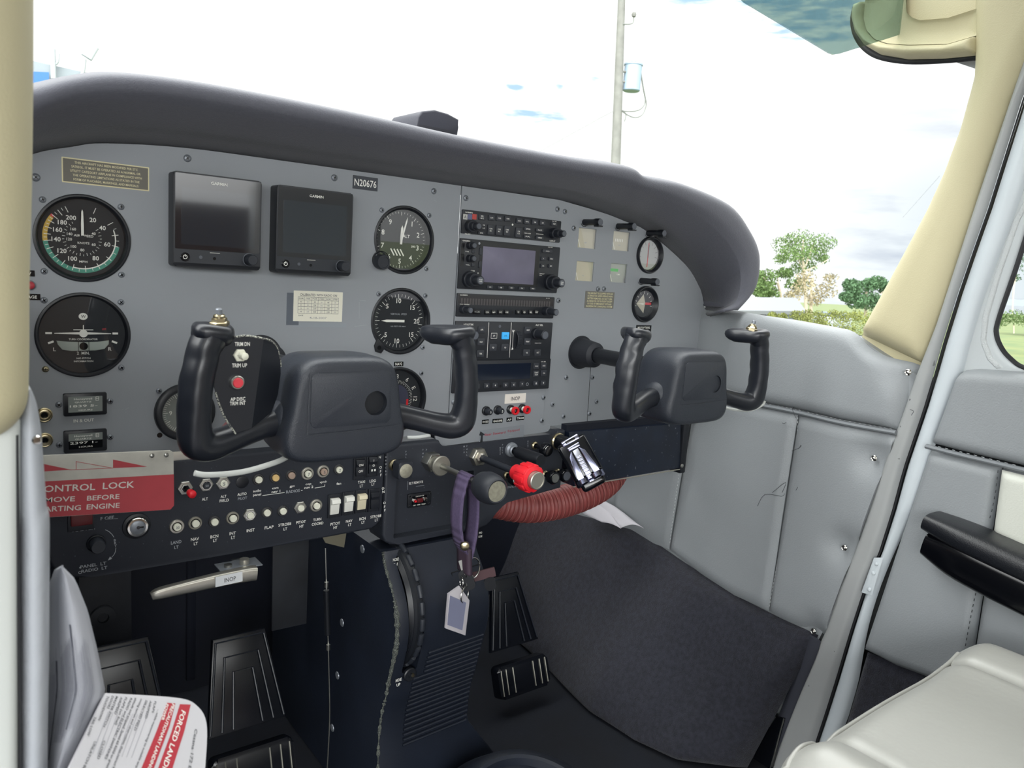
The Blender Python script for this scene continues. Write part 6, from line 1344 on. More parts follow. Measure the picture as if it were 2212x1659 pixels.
def ring(c, R, t, nrm, mat, name, parent, lab=None):
    T = Matrix.Translation(c) @ Vector((0, 0, 1)).rotation_difference(Vector(nrm)).to_matrix().to_4x4(); mb = MB(T); mb.sweep([(R * math.cos(a), R * math.sin(a), 0) for a in [2 * PI * i / 40 for i in range(40)]], (t, t), mat, 8, up=(0, 0, 1), closed=True); return mb.build(name, parent)
ring(atY(1020, 1228, LY), 12.5, 1.0, (.2, -1, .1), CHR, 'split_ring', r)
ring(atY(1004, 1284, LY - 6), 9.5, .9, (.55, -1, 0), CHR, 'split_ring', r)
KB = M('black key head', '15171b', .3)
mb = MB(); T = Matrix.Translation(atY(1008, 1250, LY - 2)) @ Matrix(((.8, 0, .6, 0), (-.6, 0, .8, 0), (0, 1, 0, 0), (0, 0, 0, 1))) @ Matrix.Rotation(.35, 4, 'Z'); mb.M = T; mb.rrect(-8, -14, 8, 12, 6, -1.8, 1.8, KB, 1); mb.rrect(-3, 10, 3, 24, 1, -.8, .8, STL); k = mb.build('key', r)
mb = MB(); T = Matrix.Translation(atY(1046, 1242, LY + 8)) @ Matrix(((.9, 0, .42, 0), (-.42, 0, .9, 0), (0, 1, 0, 0), (0, 0, 0, 1))) @ Matrix.Rotation(.25, 4, 'Z'); mb.M = T; mb.rrect(-15, -5, 14, 7, 1, -1, 1, M('brown tag', '4a3236', .5)); mb.rrect(-2, -22, 12, -4, 6, -1, 1, KB); mb.build('key', r)
ring(atY(997, 1258, LY - 4), 6, .7, (1, -.3, 0), CHR, 'chain_link', r)
# clear key tag
mb = MB(); P = [atY(*p, LY - 6) for p in ((992, 1266), (1013, 1296), (1004, 1372), (962, 1357), (968, 1283))]
FROST = M('frosted plastic', 'bdb9be', .35, alpha=.75)
mb.prism([(p.x, p.z) for p in P], 0, 4, FROST, 1, T=Matrix(((1, 0, 0, 0), (0, 0, -1, LY - 4), (0, 1, 0, 0), (0, 0, 0, 1)))); kt = mb.build('key_tag', r, label='frosted clear plastic key tag')
mb = MB(); P = [atY(*p, LY - 9) for p in ((973, 1287), (1007, 1302), (999, 1362), (967, 1350))]; mb.prism([(p.x, p.z) for p in P], 0, .6, M('slate insert', '6d7086', .5), 0, T=Matrix(((1, 0, 0, 0), (0, 0, -1, LY - 8.2), (0, 1, 0, 0), (0, 0, 0, 1)))); mb.build('insert', kt)

# ---------------------------------------------------------------- parking brake handle
r = thing('parking_brake_handle', 'worn aluminium handle bar with white INOP label under the switch panel', 'handle', (120, -40, 330))
P = [atY(*p, -48) for p in ((327, 1288), (345, 1281), (400, 1268), (470, 1252), (530, 1240), (552, 1237))]
mb = MB(); mb.sweep(P, [(3, 3.6), (5, 5), (5, 6), (5.4, 6.8), (6, 7.4), (6, 7.2)], ALU, 18, up=(0, 0, 1), power=4, smoothpath=5); hb = mb.build('handle_bar', r)
a = atY(455, 1262, -55.5); b = atY(534, 1245, -55.5); T = Matrix.Translation((a + b) / 2 + Vector((0, .6, .6))) @ Matrix(((1, 0, 0, 0), (0, 0, -1, 0), (0, 1, 0, 0), (0, 0, 0, 1))) @ Matrix.Rotation(math.atan2(b.z - a.z, b.x - a.x), 4, 'Z')
mb = MB(T); mb.rrect(-13.5, -5, 13.5, 5.6, .3, 0, .4, M('label white', 'd9dcdf', .5)); mb.txt('INOP', 1, .2, 4.4, INK, .6, width=11.5); mb.build('label_sticker', hb, recalc=False)
mb = MB(); q = atY(523, 1228, -30); mb.box((q.x - 7, -45, q.z - 6), (q.x + 9, -12, q.z + 6), SCRM, 2); mb.cyl((q.x + 1, -34, q.z + 5), 5, 7, ALU, 20); mb.box((q.x - 26, -44, q.z + 5), (q.x + 17, -20, q.z + 6.4), SCRM, .4); mb.cyl((q.x - 16, -34, q.z + 6), 4, 3, STL, 16); mb.build('pivot_bracket', r)

# ---------------------------------------------------------------- footwell: pedals, brackets, cable, duct, papers
PDM = M('pedal black enamel', '0b0e15', .26); PDR = M('pedal rib worn', '1b1f28', .3)
def pedal(x, y, z, label, wt=92, wb=72, ht=118):
    r = thing('rudder_pedal', label, 'pedal', FR(x, z, y, 0, -.35), 'rudder pedals')
    T = None
    mb = MB(); mb.prism([(-wb / 2 - 14, -ht / 2), (wb / 2 + 14, -ht / 2), (wt / 2 - 14, ht / 2), (-wt / 2 + 14, ht / 2)], -8, 0, PDM, 2); p = mb.build('pedal_pad', r, world=False)
    for k in (0, 1, 2):
        s = 1 - k * .3; a = (-wb / 2 - 11) * s, (wt / 2 - 17) * s; mb = MB(); mb.sweep([((-wb / 2 - 11) * s, -ht / 2 + 4, 1), ((-wt / 2 + 17) * s, ht / 2 - 5 - k * 20, 1), ((wt / 2 - 17) * s, ht / 2 - 5 - k * 20, 1), ((wb / 2 + 11) * s, -ht / 2 + 4, 1)], (1.6, 1.6), PDR, 8, up=(0, 0, 1)); mb.build('raised_rib', p, world=False)
    mb = MB(); mb.rrect(-52, -ht / 2 - 74, 52, -ht / 2 - 22, 8, -6, 14, PDM, 6); h = mb.build('heel_bar', r, world=False)
    for u in (-46, -36, -22, 20, 34, 46): mb = MB(); mb.sweep([(u, -ht / 2 - 68, 14.4), (u, -ht / 2 - 28, 14.4)], (1.0, 1.4), M('rib bare steel', '8f8d84', .3, .8), 8, up=(0, 0, 1)); mb.build('tread_rib', h, world=False)
    return r
for (px, py, Y, l) in ((1103, 1318, 150, 'rudder pedal to the right of the pedestal'), (527, 1470, 120, 'rudder pedal left of the pedestal, the right one of the pilot pair'), (262, 1500, 120, 'leftmost rudder pedal, mostly behind the checklist')):
    q = atY(px, py, Y); pedal(q.x, Y, q.z, 'black ' + l, wt=96 if Y < 140 else 84)
GRY = M('dark grey bracket', '23262c', .6, var=.25, vscale=20)
q0 = atY(170, 1250, 260); q1 = atY(284, 1440, 260); mb = MB(); mb.box((q0.x, 258, q1.z), (q1.x, 262, q0.z + 30), GRY, .6); q = atY(222, 1333, 256); mb.lathe([(16, 0), (15, 3), (7, 4), (6, 1), (0, 1)], q, GRY, 24, (0, -1, 0)); o = mb.build('grey_shield_plate'); tag(o, 'dark grey metal plate with round fitting at the left of the footwell', 'plate')
q0 = atY(588, 1200, 200); q1 = atY(738, 1345, 200)
mb = MB(); T = Matrix(((1, 0, 0, 0), (0, 0, -1, 200), (0, 1, 0, 0), (0, 0, 0, 1))); mb.prism([(atY(*p, 200).x, atY(*p, 200).z) for p in ((588, 1170), (730, 1150), (738, 1280), (730, 1330), (586, 1362))], 0, 3, GRY, .8, T=T); o = mb.build('grey_shield_plate'); tag(o, 'dark grey metal plate behind the thin control rod, left of the pedestal', 'plate')
mb = MB(); T = Matrix(((1, 0, 0, 0), (0, 0, -1, 60), (0, 1, 0, 0), (0, 0, 0, 1))); mb.prism([(atY(*p, 60).x, atY(*p, 60).z) for p in ((690, 1150), (748, 1145), (742, 1182), (702, 1172))], 0, 2, M('tan bracket', '6e6a5a', .6), .4, T=T); o = mb.build('tan_bracket'); tag(o, 'small tan bracket just under the switch panel edge', 'bracket')
r = thing('control_rod', 'thin steel push rod hanging in front of the firewall left of the pedestal', 'rod', (250, 40, 40))
P = [atY(*p, 40) for p in ((703, 1185), (706, 1300), (709, 1390), (711, 1470), (712, 1560), (705, 1690))]
mb = MB(); mb.sweep(P, (1.0, 1.0), STL, 8, up=(0, 1, 0), smoothpath=4); mb.build('rod', r)
mb = MB(); mb.sweep([atY(*p, 38) for p in ((705, 1275), (708, 1371))], (3.6, 3.6), BLK, 12, up=(0, 1, 0)); mb.build('sleeve', r)
for p in ((705, 1264), (709, 1399)): q = atY(*p, 37); mb = MB(); mb.cyl((q.x, q.y, q.z - 3), 2.6, 7, STL, 14); mb.build('ferrule', r)
# screws on the pedestal side
for px, py in ((783, 1186), (739, 1345), (729, 1459), (718, 1572)):
    q = atX(px, py, 309.4); me = MB(); me.lathe([(5.4, 0), (5, .9), (3, 1.6), (0, 1.8)], q, SCRM, 16, (-1, 0, 0)); me.build('screw', bpy.data.objects['pedestal'])
# red air duct
DUC = M('brick red duct hose', '7c3a38', .55, var=.12, vscale=50)
P = [atY(*p) for p in ((1020, 1070, 60), (1075, 1088, 50), (1140, 1095, 40), (1205, 1086, 34), (1265, 1066, 30), (1310, 1040, 36), (1335, 1005, 50))]
P2, S2 = resample(P, [(19, 19), (21, 21), (23, 23), (24, 24), (24, 24), (23, 23), (22, 22)], 40)
L = 0; S3 = []
for i, p in enumerate(P2):
    if i: L += (P2[i] - P2[i - 1]).length
    S3.append((S2[i][0] + .8 * math.cos(2 * PI * L / 6.5), S2[i][1] + .8 * math.cos(2 * PI * L / 6.5)))
mb = MB(); mb.sweep(P2, S3, DUC, 32, up=(0, 0, 1)); o = mb.build('air_duct', ang=70); tag(o, 'brick red ribbed air duct hose sagging below the control panels', 'hose')
mb = MB(); L = 0; prev = -99
P4_, S4 = resample(P, [(19, 19), (21, 21), (23, 23), (24, 24), (24, 24), (23, 23), (22, 22)], 40)
for i in range(1, len(P4_) - 1):
    L += (P4_[i] - P4_[i - 1]).length
    if L - prev > 9.5:
        prev = L; t = (P4_[i + 1] - P4_[i - 1]).normalized(); T = Matrix.Translation(P4_[i]) @ Vector((0, 0, 1)).rotation_difference(t).to_matrix().to_4x4(); m2 = MB(T); m2.sweep([((S4[i][0] + .7) * math.cos(a), (S4[i][0] + .7) * math.sin(a), 0) for a in [2 * PI * k / 28 for k in range(28)]], (.35, .35), M('duct thread', 'a9706a', .7), 4, up=(0, 0, 1), closed=True); mb.v += m2.v; k0 = len(mb.v) - len(m2.v); mb.f += [[a + k0 for a in f] for f in m2.f]; mb.m += [mb.mi(M('duct thread', ''))] * len(m2.f)
mb.build('spiral_thread', o, recalc=False)
# papers tucked above the side carpet
r = thing('paper_sheet', 'curled white paper sheets tucked behind the side carpet under the duct', 'papers', wallp(1320, 1140, -40))
WP = M('paper', 'c9c6cc', .7)
def psheet(C, n, name, off):
    A, B, C_, D = [wallp(p[0], p[1], p[2]) for p in C]; rows = []
    for i in range(9):
        rw = []
        for j in range(9):
            s, t = i / 8, j / 8; p = (A.lerp(B, s)).lerp(D.lerp(C_, s), t); p += Vector((0, 0, 1)) * off * math.sin(PI * t) * math.sin(PI * (.25 + .6 * s)); rw.append(p)
        rows.append(rw)
    mb = MB(); mb.sheet(rows, WP); return mb.build(name, r, solid=.3)
psheet(((1256, 1108, -35), (1300, 1128, -50), (1342, 1142, -55), (1305, 1085, -20)), 0, 'loose_sheet', 6)
s_ = psheet(((1280, 1098, -28), (1342, 1140, -52), (1391, 1141, -30), (1312, 1086, -14)), 0, 'curled_sheet', 14)
# black step plate with bright edges at the lower right
T0 = [wallp(x, y, -14) for x, y in ((1676, 1548), (1640, 1600), (1612, 1670), (1662, 1670), (1694, 1552))]
mb = MB(); mb.add(T0 + [p - WN * 8 for p in T0], [(0, 1, 2, 3, 4), (9, 8, 7, 6, 5)] + [(i, (i + 1) % 5, (i + 1) % 5 + 5, i + 5) for i in range(5)], BLKG); o = mb.build('scuff_plate'); tag(o, 'glossy black scuff plate with worn bright edges beside the door frame', 'plate')
mb = MB(); mb.sweep([T0[0] + WN * 1, T0[1] + WN * 1, T0[2] + WN * 1], (1, 1), STL, 8, up=WN); mb.build('worn_edge', o); mb = MB(); mb.sweep([T0[4] + WN * 1, T0[3] + WN * 1], (1, 1), STL, 8, up=WN); mb.build('worn_edge', o)
# ================================================================== LEFT FOREGROUND, SEAT, VISOR, CHECKLIST
PX_ = -390
mb = MB(); L = [(67, -80), (67, 150), (64, 400), (59, 600), (58, 780), (56, 860), (50, 905)]
mb.sweep([atY(p[0], p[1], PX_) + Vector((-30, -6, 0)) for p in L], [(30, 26)] * 5 + [(29, 25), (22, 20)], CRM, 40, up=(0, -1, 0), power=2.6, smoothpath=6)
o = mb.build('trim_3', ang=80); tag(o, 'cream padded door post on the left', kind='structure')
VIN = M('glossy pale vinyl', 'a9adb3', .3, bump=('noise', 90, .9))
mb = MB(); L = [(56, 832, 5), (57, 852, 12), (58, 880, 18), (60, 930, 23), (62, 1000, 26), (64, 1060, 28), (66, 1095, 29), (69, 1115, 31), (70, 1160, 31), (70, 1260, 31), (70, 1400, 31), (68, 1550, 31), (66, 1720, 31)]
mb.sweep([atY(p[0], p[1], -386) for p in L], [(max(.8, p[2] / 4.35), 14) for p in L], VIN, 30, up=(0, -1, 0), smoothpath=5)
o = mb.build('post_cover', ang=80); tag(o, 'glossy pale grey vinyl cover bulging below the left cream post', 'cover')
s1 = atY(73, 948, -400); me = MB(); me.lathe([(2.2, 0), (1.8, 1), (0, 1.4)], s1 + Vector((1, -3, 0)), CHR, 14, (.2, -1, 0)); me.build('snap_button', o)
mb = MB(); mb.sweep([atY(-22, y, -392) for y in (900, 1000, 1300, 1700)], (11.6, 12), M('painted jamb', 'c4c8c4', .4), 20, up=(0, -1, 0), power=4); o = mb.build('trim_4'); tag(o, 'pale painted edge of the left door opening', kind='structure')
mb = MB(); mb.sweep([atY(31 + (y - 900) * .012, y, -392) for y in (930, 1000, 1300, 1700)], (1.5, 11), RUB, 12, up=(0, -1, 0)); mb.build('door_seal', o)
# map pocket strip and checklist
r = thing('checklist_booklet', 'open emergency checklist booklet with red FORCED LANDING header in the lower left', 'booklet', atY(200, 1659, -390))
LF = M('booklet left page', 'a4a6ad', .5); RT = M('booklet right page', 'bfbec2', .45); TXI = M('booklet ink', '4a4d57', .7)
la = polyres([Vector((*p, 0)) for p in ((88, 1700), (90, 1560), (93, 1430), (98, 1330), (106, 1262), (118, 1230), (132, 1222))], 30)
ra = polyres([Vector((*p, 0)) for p in ((128, 1700), (160, 1636), (200, 1556), (228, 1497), (212, 1410), (190, 1320), (162, 1250), (134, 1222))], 30)
def lpt(s, t, lift=0):
    i = t * 28.999; k = int(i); f = i - k; a = la[k].lerp(la[k + 1], f); b = ra[k].lerp(ra[k + 1], f); p = a.lerp(b, s); Yd = -352 - 26 * s - 18 * math.sin(PI * s) * 1.0 - lift
    return atY(p.x, p.y, Yd)
mb = MB(); mb.sheet([[lpt(j / 12, i / 29) for j in range(13)] for i in range(30)], LF); pgL = mb.build('left_page', r, solid=.8, off=1)
mb = MB()
def strip(t0, t1, s0, s1, mat, n=16): mb.sheet([[lpt(s0 + (s1 - s0) * 0, t0 + (t1 - t0) * i / n, .6), lpt(s1, t0 + (t1 - t0) * i / n, .6)] for i in range(n + 1)], mat)
PALE = M('booklet grey ink', '84868f', .7)
for k in range(7): strip(.30 + .012 * k, .66 - .01 * k, .80 - k * .026, .806 - k * .026, PALE)
strip(.26, .72, .52, .55, TXI)
for k in range(9): strip(.20, .66 - .01 * k, .49 - k * .022, .499 - k * .022, PALE)
strip(.12, .56, .22, .25, TXI)
for k in range(5): strip(.1, .5, .19 - k * .024, .198 - k * .024, PALE)
for k in range(34):
    s_k = .14 + .021 * k; t_k = .14 + .1 * random.random() + .12 * s_k; strip(t_k, t_k + .22 + .2 * random.random(), s_k, s_k + .006, PALE, 8)
mb.build('page_print', pgL, recalc=False)
A_ = atY(228, 1497, -378); B_ = atY(446, 1540, -368); D_ = atY(120, 1720, -425); nn = (B_ - A_).cross(D_ - A_).normalized()
if nn.dot(CAM - A_) < 0: nn = -nn
def pg(px, py, off=0.0): d = ray(px, py); return CAM + d * ((A_ + nn * off - CAM).dot(nn) / d.dot(nn))
PO = spline([(228, 1497), (300, 1501), (370, 1506), (408, 1513), (428, 1527), (441, 1545), (447, 1572), (446, 1620), (440, 1700)], 4)
PO = [(p.x, p.y) for p in PO] + [(400, 1790), (70, 1790), (110, 1740), (160, 1636)]
mb = MB(); v = [pg(*p) for p in PO]; v2 = [p - nn * 1.6 for p in v]; n = len(v)
mb.add(v + v2, [tuple(range(n)), tuple(range(2 * n - 1, n - 1, -1))] + [(i, (i + 1) % n, (i + 1) % n + n, i + n) for i in range(n)], RT); pgR = mb.build('right_page', r)
mb = MB()
def pq(P, mat, off=.25): mb.add([pg(*p, off) for p in P], [tuple(range(len(P)))], mat)
RDK = M('header red', 'a82c38', .5)
pq(((388.7, 1521), (412, 1522), (398, 1580), (366, 1680), (334, 1680), (370, 1582)), RDK); pq(((361, 1518), (379, 1519.5), (366, 1570), (325, 1680), (297, 1680), (338, 1580)), RDK)
def pt(t, a, b, h, mat, wfit=True):
    P = pg(*a, .4); Q = pg(*b, .4); e1 = (Q - P).normalized(); e2 = nn.cross(e1).normalized(); T = Matrix(((e1.x, e2.x, nn.x, P.x), (e1.y, e2.y, nn.y, P.y), (e1.z, e2.z, nn.z, P.z), (0, 0, 0, 1)))
    mb.txt(t, 0, 0, h, mat, 0, width=(Q - P).length, al='l', T=T)
S_ = 1.0
pt('FORCED LANDING', (397, 1536), (346, 1690), 3.1, WHT); pt('PRECAUTIONARY LANDING WITH', (375, 1521), (308, 1700), 2.0, WHT); pt('POWER', (362, 1521), (351, 1556), 1.7, WHT)
pt('Cessna 172 Emergency', (424, 1575), (398, 1730), 1.9, INK)
pt('....while maneuvering to suitable airport', (343, 1533), (290, 1672), 1.3, INK)
for t, a, b in (('FLAPS', (336, 1515), (330, 1540)), ('AIRSPEED', (326, 1514), (315, 1552)), ('SELECTED FIELD', (317, 1512.6), (291, 1578)), ('noting terrain and obstructions, then retract flaps', (306, 1510), (240, 1672)), ('altitude and airspeed. Speed 65 KIAS or greater', (294, 1508), (228, 1668)), ('RADIO and ELECTRIC SWITCHES', (284, 1508), (228, 1640)), ('FLAPS (on final)', (273, 1506.5), (250, 1566)), ('AIRSPEED', (263, 1505.7), (249, 1543)), ('MASTER SWITCH', (253, 1504.5), (225, 1570)), ('DOORS', (244, 1503.7), (233, 1531)), ('TOUCHDOWN', (234, 1503.7), (214, 1556)), ('TAIL LOW', (206, 1548), (190, 1590)), ('UNLATCH BEFORE', (206, 1602), (168, 1690)), ('CLOSED', (226, 1600), (212, 1640))):
    pt(t, a, b, 1.35, INK)
for k in range(9): a = (318 - k * 10.5, 1545 - k * 1.0); P = pg(*a, .3); Q = pg(a[0] - 34, a[1] + 92, .3); d = (Q - P).normalized(); s = nn.cross(d) * .09; mb.add([P - s, P + s, Q + s, Q - s], [(0, 1, 2, 3)], PALE)
mb.build('page_print', pgR, recalc=False)

# ---------------------------------------------------------------- right seat
SEAT = M('white seat leather', 'a2a29d', .36, bump=('noise', 60, .5), var=.012, vscale=5)
SX0, SX1, SYF, SZ = 444, 812, -490, 322
def seat_z(x, y):
    t = (x - SX0) / (SX1 - SX0); z = SZ - 7
    z += 9 * math.exp(-((x - (SX0 + 26)) / 26) ** 2) + 17 * math.exp(-((x - (SX1 - 20)) / 62) ** 2)
    for sx in (505, 745): z -= 5.5 * math.exp(-((x - sx) / 4.5) ** 2)
    z += 5 * math.sin(PI * min(1, max(0, (x - 505) / 240))) 
    d = max(0, min((x - SX0), (SX1 - x)) ); 
    if d < 18: z -= (18 - d) ** 2 / 18 * .9
    dy = SYF - y
    if dy < 26: z -= (26 - dy) ** 2 / 26 * .55
    z -= max(0, (-y - 560)) * .06
    return z
xs = [SX0 + (SX1 - SX0) * i / 72 for i in range(73)]
ys = [SYF - v for v in (0, 2, 5, 9, 14, 20, 28, 40, 60, 90, 130, 180, 240, 300, 360, 420)]
r = thing('copilot_seat', 'white leather right seat cushion with piped edge in the lower right corner', 'seat', (626, -700, -20))
mb = MB(); mb.sheet([[Vector((x, y, seat_z(x, y))) for x in xs] for y in ys], SEAT)
mb.sheet([[Vector((x, SYF, seat_z(x, SYF))) for x in xs], [Vector((x, SYF + 7, seat_z(x, SYF) - 8)) for x in xs], [Vector((x, SYF + 10, SZ - 50)) for x in xs], [Vector((x, SYF, 236)) for x in xs], [Vector((x, SYF - 30, 226)) for x in xs]], SEAT)
for sx, sg in ((SX0, -1), (SX1, 1)): mb.sheet([[Vector((sx, y, seat_z(sx, y))) for y in ys], [Vector((sx + sg * 7, y, seat_z(sx, y) - 10)) for y in ys], [Vector((sx + sg * 9, y, 270)) for y in ys], [Vector((sx + sg * 2, y, 232)) for y in ys]], SEAT)
cu = mb.build('seat_cushion', r, ang=80)
mb = MB(); P = [Vector((SX0 - 1, SYF - 380, seat_z(SX0, SYF - 380))), Vector((SX0 - 1, SYF - 120, seat_z(SX0, SYF - 120))), Vector((SX0 - .5, SYF - 12, seat_z(SX0, SYF - 12))), Vector((SX0 + 6, SYF, seat_z(SX0 + 6, SYF)))] + [Vector((x, SYF + .5, seat_z(x, SYF) + .5)) for x in xs[4:-5:4]]
mb.sweep(P, (2.4, 2.4), SEAT, 10, up=(0, 0, 1), smoothpath=4); mb.build('piping', cu)
mb = MB(); mb.box((470, -880, 170), (790, -510, 228), DARK, 6); mb.build('seat_frame', r)
for x in (500, 760): mb = MB(); mb.box((x - 10, -860, -20), (x + 10, -540, 172), DARK, 3); mb.build('seat_leg', r)
mb = MB(); mb.box((466, -1010, 240), (790, -915, 860), SEAT, 30, 5); mb.build('backrest', r, ang=60)

# ---------------------------------------------------------------- sun visor and the cream wing root pod
VIS = Mglass('green tinted visor', (.50, .60, .585), .04, 1.45, 1.0)
YV = -262
V = [(1588, -12), (1606, 6), (1700, 62), (1788, 115), (1798, 118.5), (1810, 116.5), (1870, 98), (1960, 69), (1982, 60), (2000, 46), (2056, 2), (2110, -44), (2110, -90), (1588, -90)]
mb = MB(); mb.prism([(atY(*p, YV).x, atY(*p, YV).z) for p in V], 0, 2.4, VIS, 0, T=Matrix(((1, 0, 0, 0), (0, 0, -1, YV), (0, 1, 0, 0), (0, 0, 0, 1))))
o = mb.build('sun_visor', recalc=True); tag(o, 'green tinted clear sun visor sheet hanging at the top right', 'sun visor')
mb = MB(); a = atY(1850, -70, YV); b = atY(2100, -60, YV); mb.sweep([a, b, b + Vector((30, 0, 10))], (4, 4), BLK, 12, up=(0, 1, 0)); mb.build('visor_rod', o)
def podp(px, py, off=0): return wallp(px, py, off)
mb = MB()
rim = [(1848, 10), (1843, 40), (1850, 72), (1868, 98), (1900, 117), (1960, 127), (2040, 125), (2112, 118)]
inn = [(1872, 0), (1868, 40), (1874, 66), (1892, 86), (1920, 95), (1965, 98), (2050, 96), (2112, 78)]
A_p = [podp(*p) for p in rim]; B_p = [podp(*p) for p in inn]
pad(mb, rim, inn, 60, 14, 18, CRM, 9, base=-4)
cen = [(1960, -70), (1960, 0), (1960, 20), (1962, 30), (1975, 40), (1990, 45), (2050, 40), (2112, 20)]
mb2_ = MB(); pad(mb2_, inn, cen, 60, 14, -6, CRM, 20, base=3)
o = mb.build('trim_5', ang=80); tag(o, 'rounded cream wing root moulding behind the visor', kind='structure'); mb2_.build('recessed_centre', o, ang=80)
mb = MB(); P = [podp(*p, 9) for p in inn] + [podp(2112, -80, 9), podp(1872, -80, 9)]; mb.add(P + [p - WN * 5 for p in P], [tuple(range(10)), tuple(range(19, 9, -1))] + [(i, (i + 1) % 10, (i + 1) % 10 + 10, i + 10) for i in range(10)], CRM); mb.build('backing_panel', o)
mb = MB(); mb.sweep([podp(p[0], p[1] + 4.5, 10) for p in rim], (4.2, 3.2), RUB, 12, up=WN, smoothpath=5); mb.build('rubber_edge', o)
mb = MB(); P = [podp(*p, 26) for p in ((2040, 126), (2112, 150), (2112, 118))]; mb.add(P + [p - WN * 4 for p in P], [(0, 1, 2), (5, 4, 3), (0, 1, 4, 3), (1, 2, 5, 4), (2, 0, 3, 5)], M('grey lining strip', 'b9bcc6', .6)); mb.build('side_fillet', o)

# dark vent box on top of the glareshield
YB = 25; r = thing('dash_box', 'dark rounded vent box standing on top of the glareshield', 'box', atY(945, 290, YB))
fr_ = [(900, 310), (897, 285), (903, 252), (912, 240), (940, 237), (968, 245), (992, 258), (990, 275), (986, 300), (984, 312)]
T = Matrix(((1, 0, 0, 0), (0, 0, -1, YB), (0, 1, 0, 0), (0, 0, 0, 1)))
BXM = M('dark box plastic', '2b2c37', .6, bump=('noise', 700, .2))
mb = MB(); mb.prism([(atY(*p, YB).x, atY(*p, YB).z) for p in fr_], -70, 0, BXM, 2.5, T=T, seg=3); b_ = mb.build('housing', r)
mb = MB(); q = [atY(*p, YB - 1.2) for p in ((905, 268), (984, 283), (981, 300), (903, 290))]; mb.prism([(p.x, p.z) for p in q], 0, 1, M('box recess', '191a24', .7), .3, T=T); mb.build('recess', b_)
# ================================================================== OUTSIDE
def gz(y): return -900 - .028 * y
def gnd(px, py): d = ray(px, py); t = (-900 - .028 * CAM.y - CAM.z) / (d.z + .028 * d.y); return CAM + d * t
GRS = M('grass', '465730', .95, var=.25, vscale=.6, col2='5a6236')
ASP = M('apron asphalt', '605f63', .95, var=.06, vscale=.8)
mb = MB(); R_ = 600000
mb.add([Vector((x, y, gz(y) - 40)) for x, y in ((-R_, -R_), (R_, -R_), (R_, R_), (-R_, R_))], [(0, 1, 2, 3)], GRS); o = mb.build('ground', keep=True, recalc=False); tag(o, 'grass field around the apron', kind='structure')
mb = MB(); e = gnd(2170, 752); mb.add([Vector((x, y, gz(y))) for x, y in ((-26000, -40000), (e.x, -40000), (e.x, 4500), (e.x - 2000, 6000), (-26000, 9000))], [(0, 1, 2, 3, 4)], ASP); o = mb.build('apron', keep=True, recalc=False); tag(o, 'grey asphalt apron under the airplane', kind='structure')
def oY(px, py, Y): return atY(px, py, Y)
# utility pole
YP = 21000; base = oY(1326, 700, YP); base.z = gz(YP); PLM = M('weathered pole wood', '6d6d69', .9, var=.12, vscale=3)
top = oY(1345, -60, YP); r = thing('utility_pole', 'weathered wooden utility pole with transformer beyond the windshield', 'utility pole', base)
mid = oY(1330, 350, YP); k = (YP - CAM.y) / FPX * 1.28 * .78
sc = lambda px: px * (oY(1331, 200, YP) - oY(1330, 200, YP)).length * .8
mb = MB(); mb.sweep([base, mid, oY(1338, 130, YP), top], [(sc(10.5),) * 2, (sc(9.6),) * 2, (sc(8.2),) * 2, (sc(6.4),) * 2], PLM, 20, up=(0, -1, 0)); mb.build('pole', r)
TRF = M('transformer grey blue', '8496a8', .45); rp_ = sc(17)
c = oY(1366, 168, YP - 200); zt = oY(1366, 138, YP - 200).z; zb = oY(1366, 198, YP - 200).z
mb = MB(); mb.lathe([(0, 0), (rp_ * .9, 0), (rp_, 30), (rp_, zt - zb - 60), (rp_ * 1.08, zt - zb - 50), (rp_ * 1.08, zt - zb), (rp_ * .4, zt - zb + 40), (0, zt - zb + 50)], (c.x, c.y, zb), TRF, 28); t_ = mb.build('transformer', r)
mb = MB(); z0_ = zt; mb.lathe([(rp_ * .18, 0), (rp_ * .34, 60), (rp_ * .3, 180), (rp_ * .12, 260), (0, 330)], (c.x, c.y, z0_ + 20), M('porcelain', '8d9792', .4), 16); mb.build('bushing', t_)
mb = MB()
for py in (154, 176): mb.sweep([oY(1338, py, YP - 50), oY(1352, py + 1, YP - 150)], (sc(2.4), sc(2)), PLM, 8, up=(0, 0, 1))
mb.build('mounting_brackets', t_)
WR_ = M('service wire', '6d706c', .8)
for P in ([(1384, 150), (1388, 180), (1394, 215), (1388, 232), (1372, 240), (1342, 240)], [(1384, 160), (1391, 200), (1396, 225), (1388, 247), (1372, 254), (1355, 248), (1340, 238)], [(1340, 236), (1352, 246), (1349, 262)], [(1346, 52), (1360, 52), (1368, 48), (1369, 34)]):
    mb = MB(); mb.sweep([oY(*p, YP - 150) for p in P], (sc(1.1), sc(1.1)), WR_, 6, up=(0, -1, 0), smoothpath=4); mb.build('service_wire', r)
mb = MB(); mb.lathe([(0, 0), (sc(3.4), sc(1.5)), (sc(4.6), sc(5)), (sc(3.6), sc(9)), (0, sc(10))], oY(1369, 38, YP - 150), PLM, 14); mb.build('insulator', r)
mb = MB(); mb.sweep([oY(1324, 241, YP), oY(1300, 253, YP + 1500), oY(1250, 281, YP + 4000), oY(1170, 325, YP + 9000), oY(1080, 370, YP + 14000)], (7, 7), WR_, 6, up=(0, 0, 1)); o = mb.build('guy_wire'); tag(o, 'thin wire running down left from the utility pole', 'wire')
mb = MB(); mb.sweep([oY(2030, 380, 15000), oY(1990, 425, 20000), oY(1950, 470, 26000)], (5, 5), WR_, 6, up=(0, 0, 1)); o = mb.build('overhead_wire'); tag(o, 'faint overhead wire beside the cream pillar', 'wire')
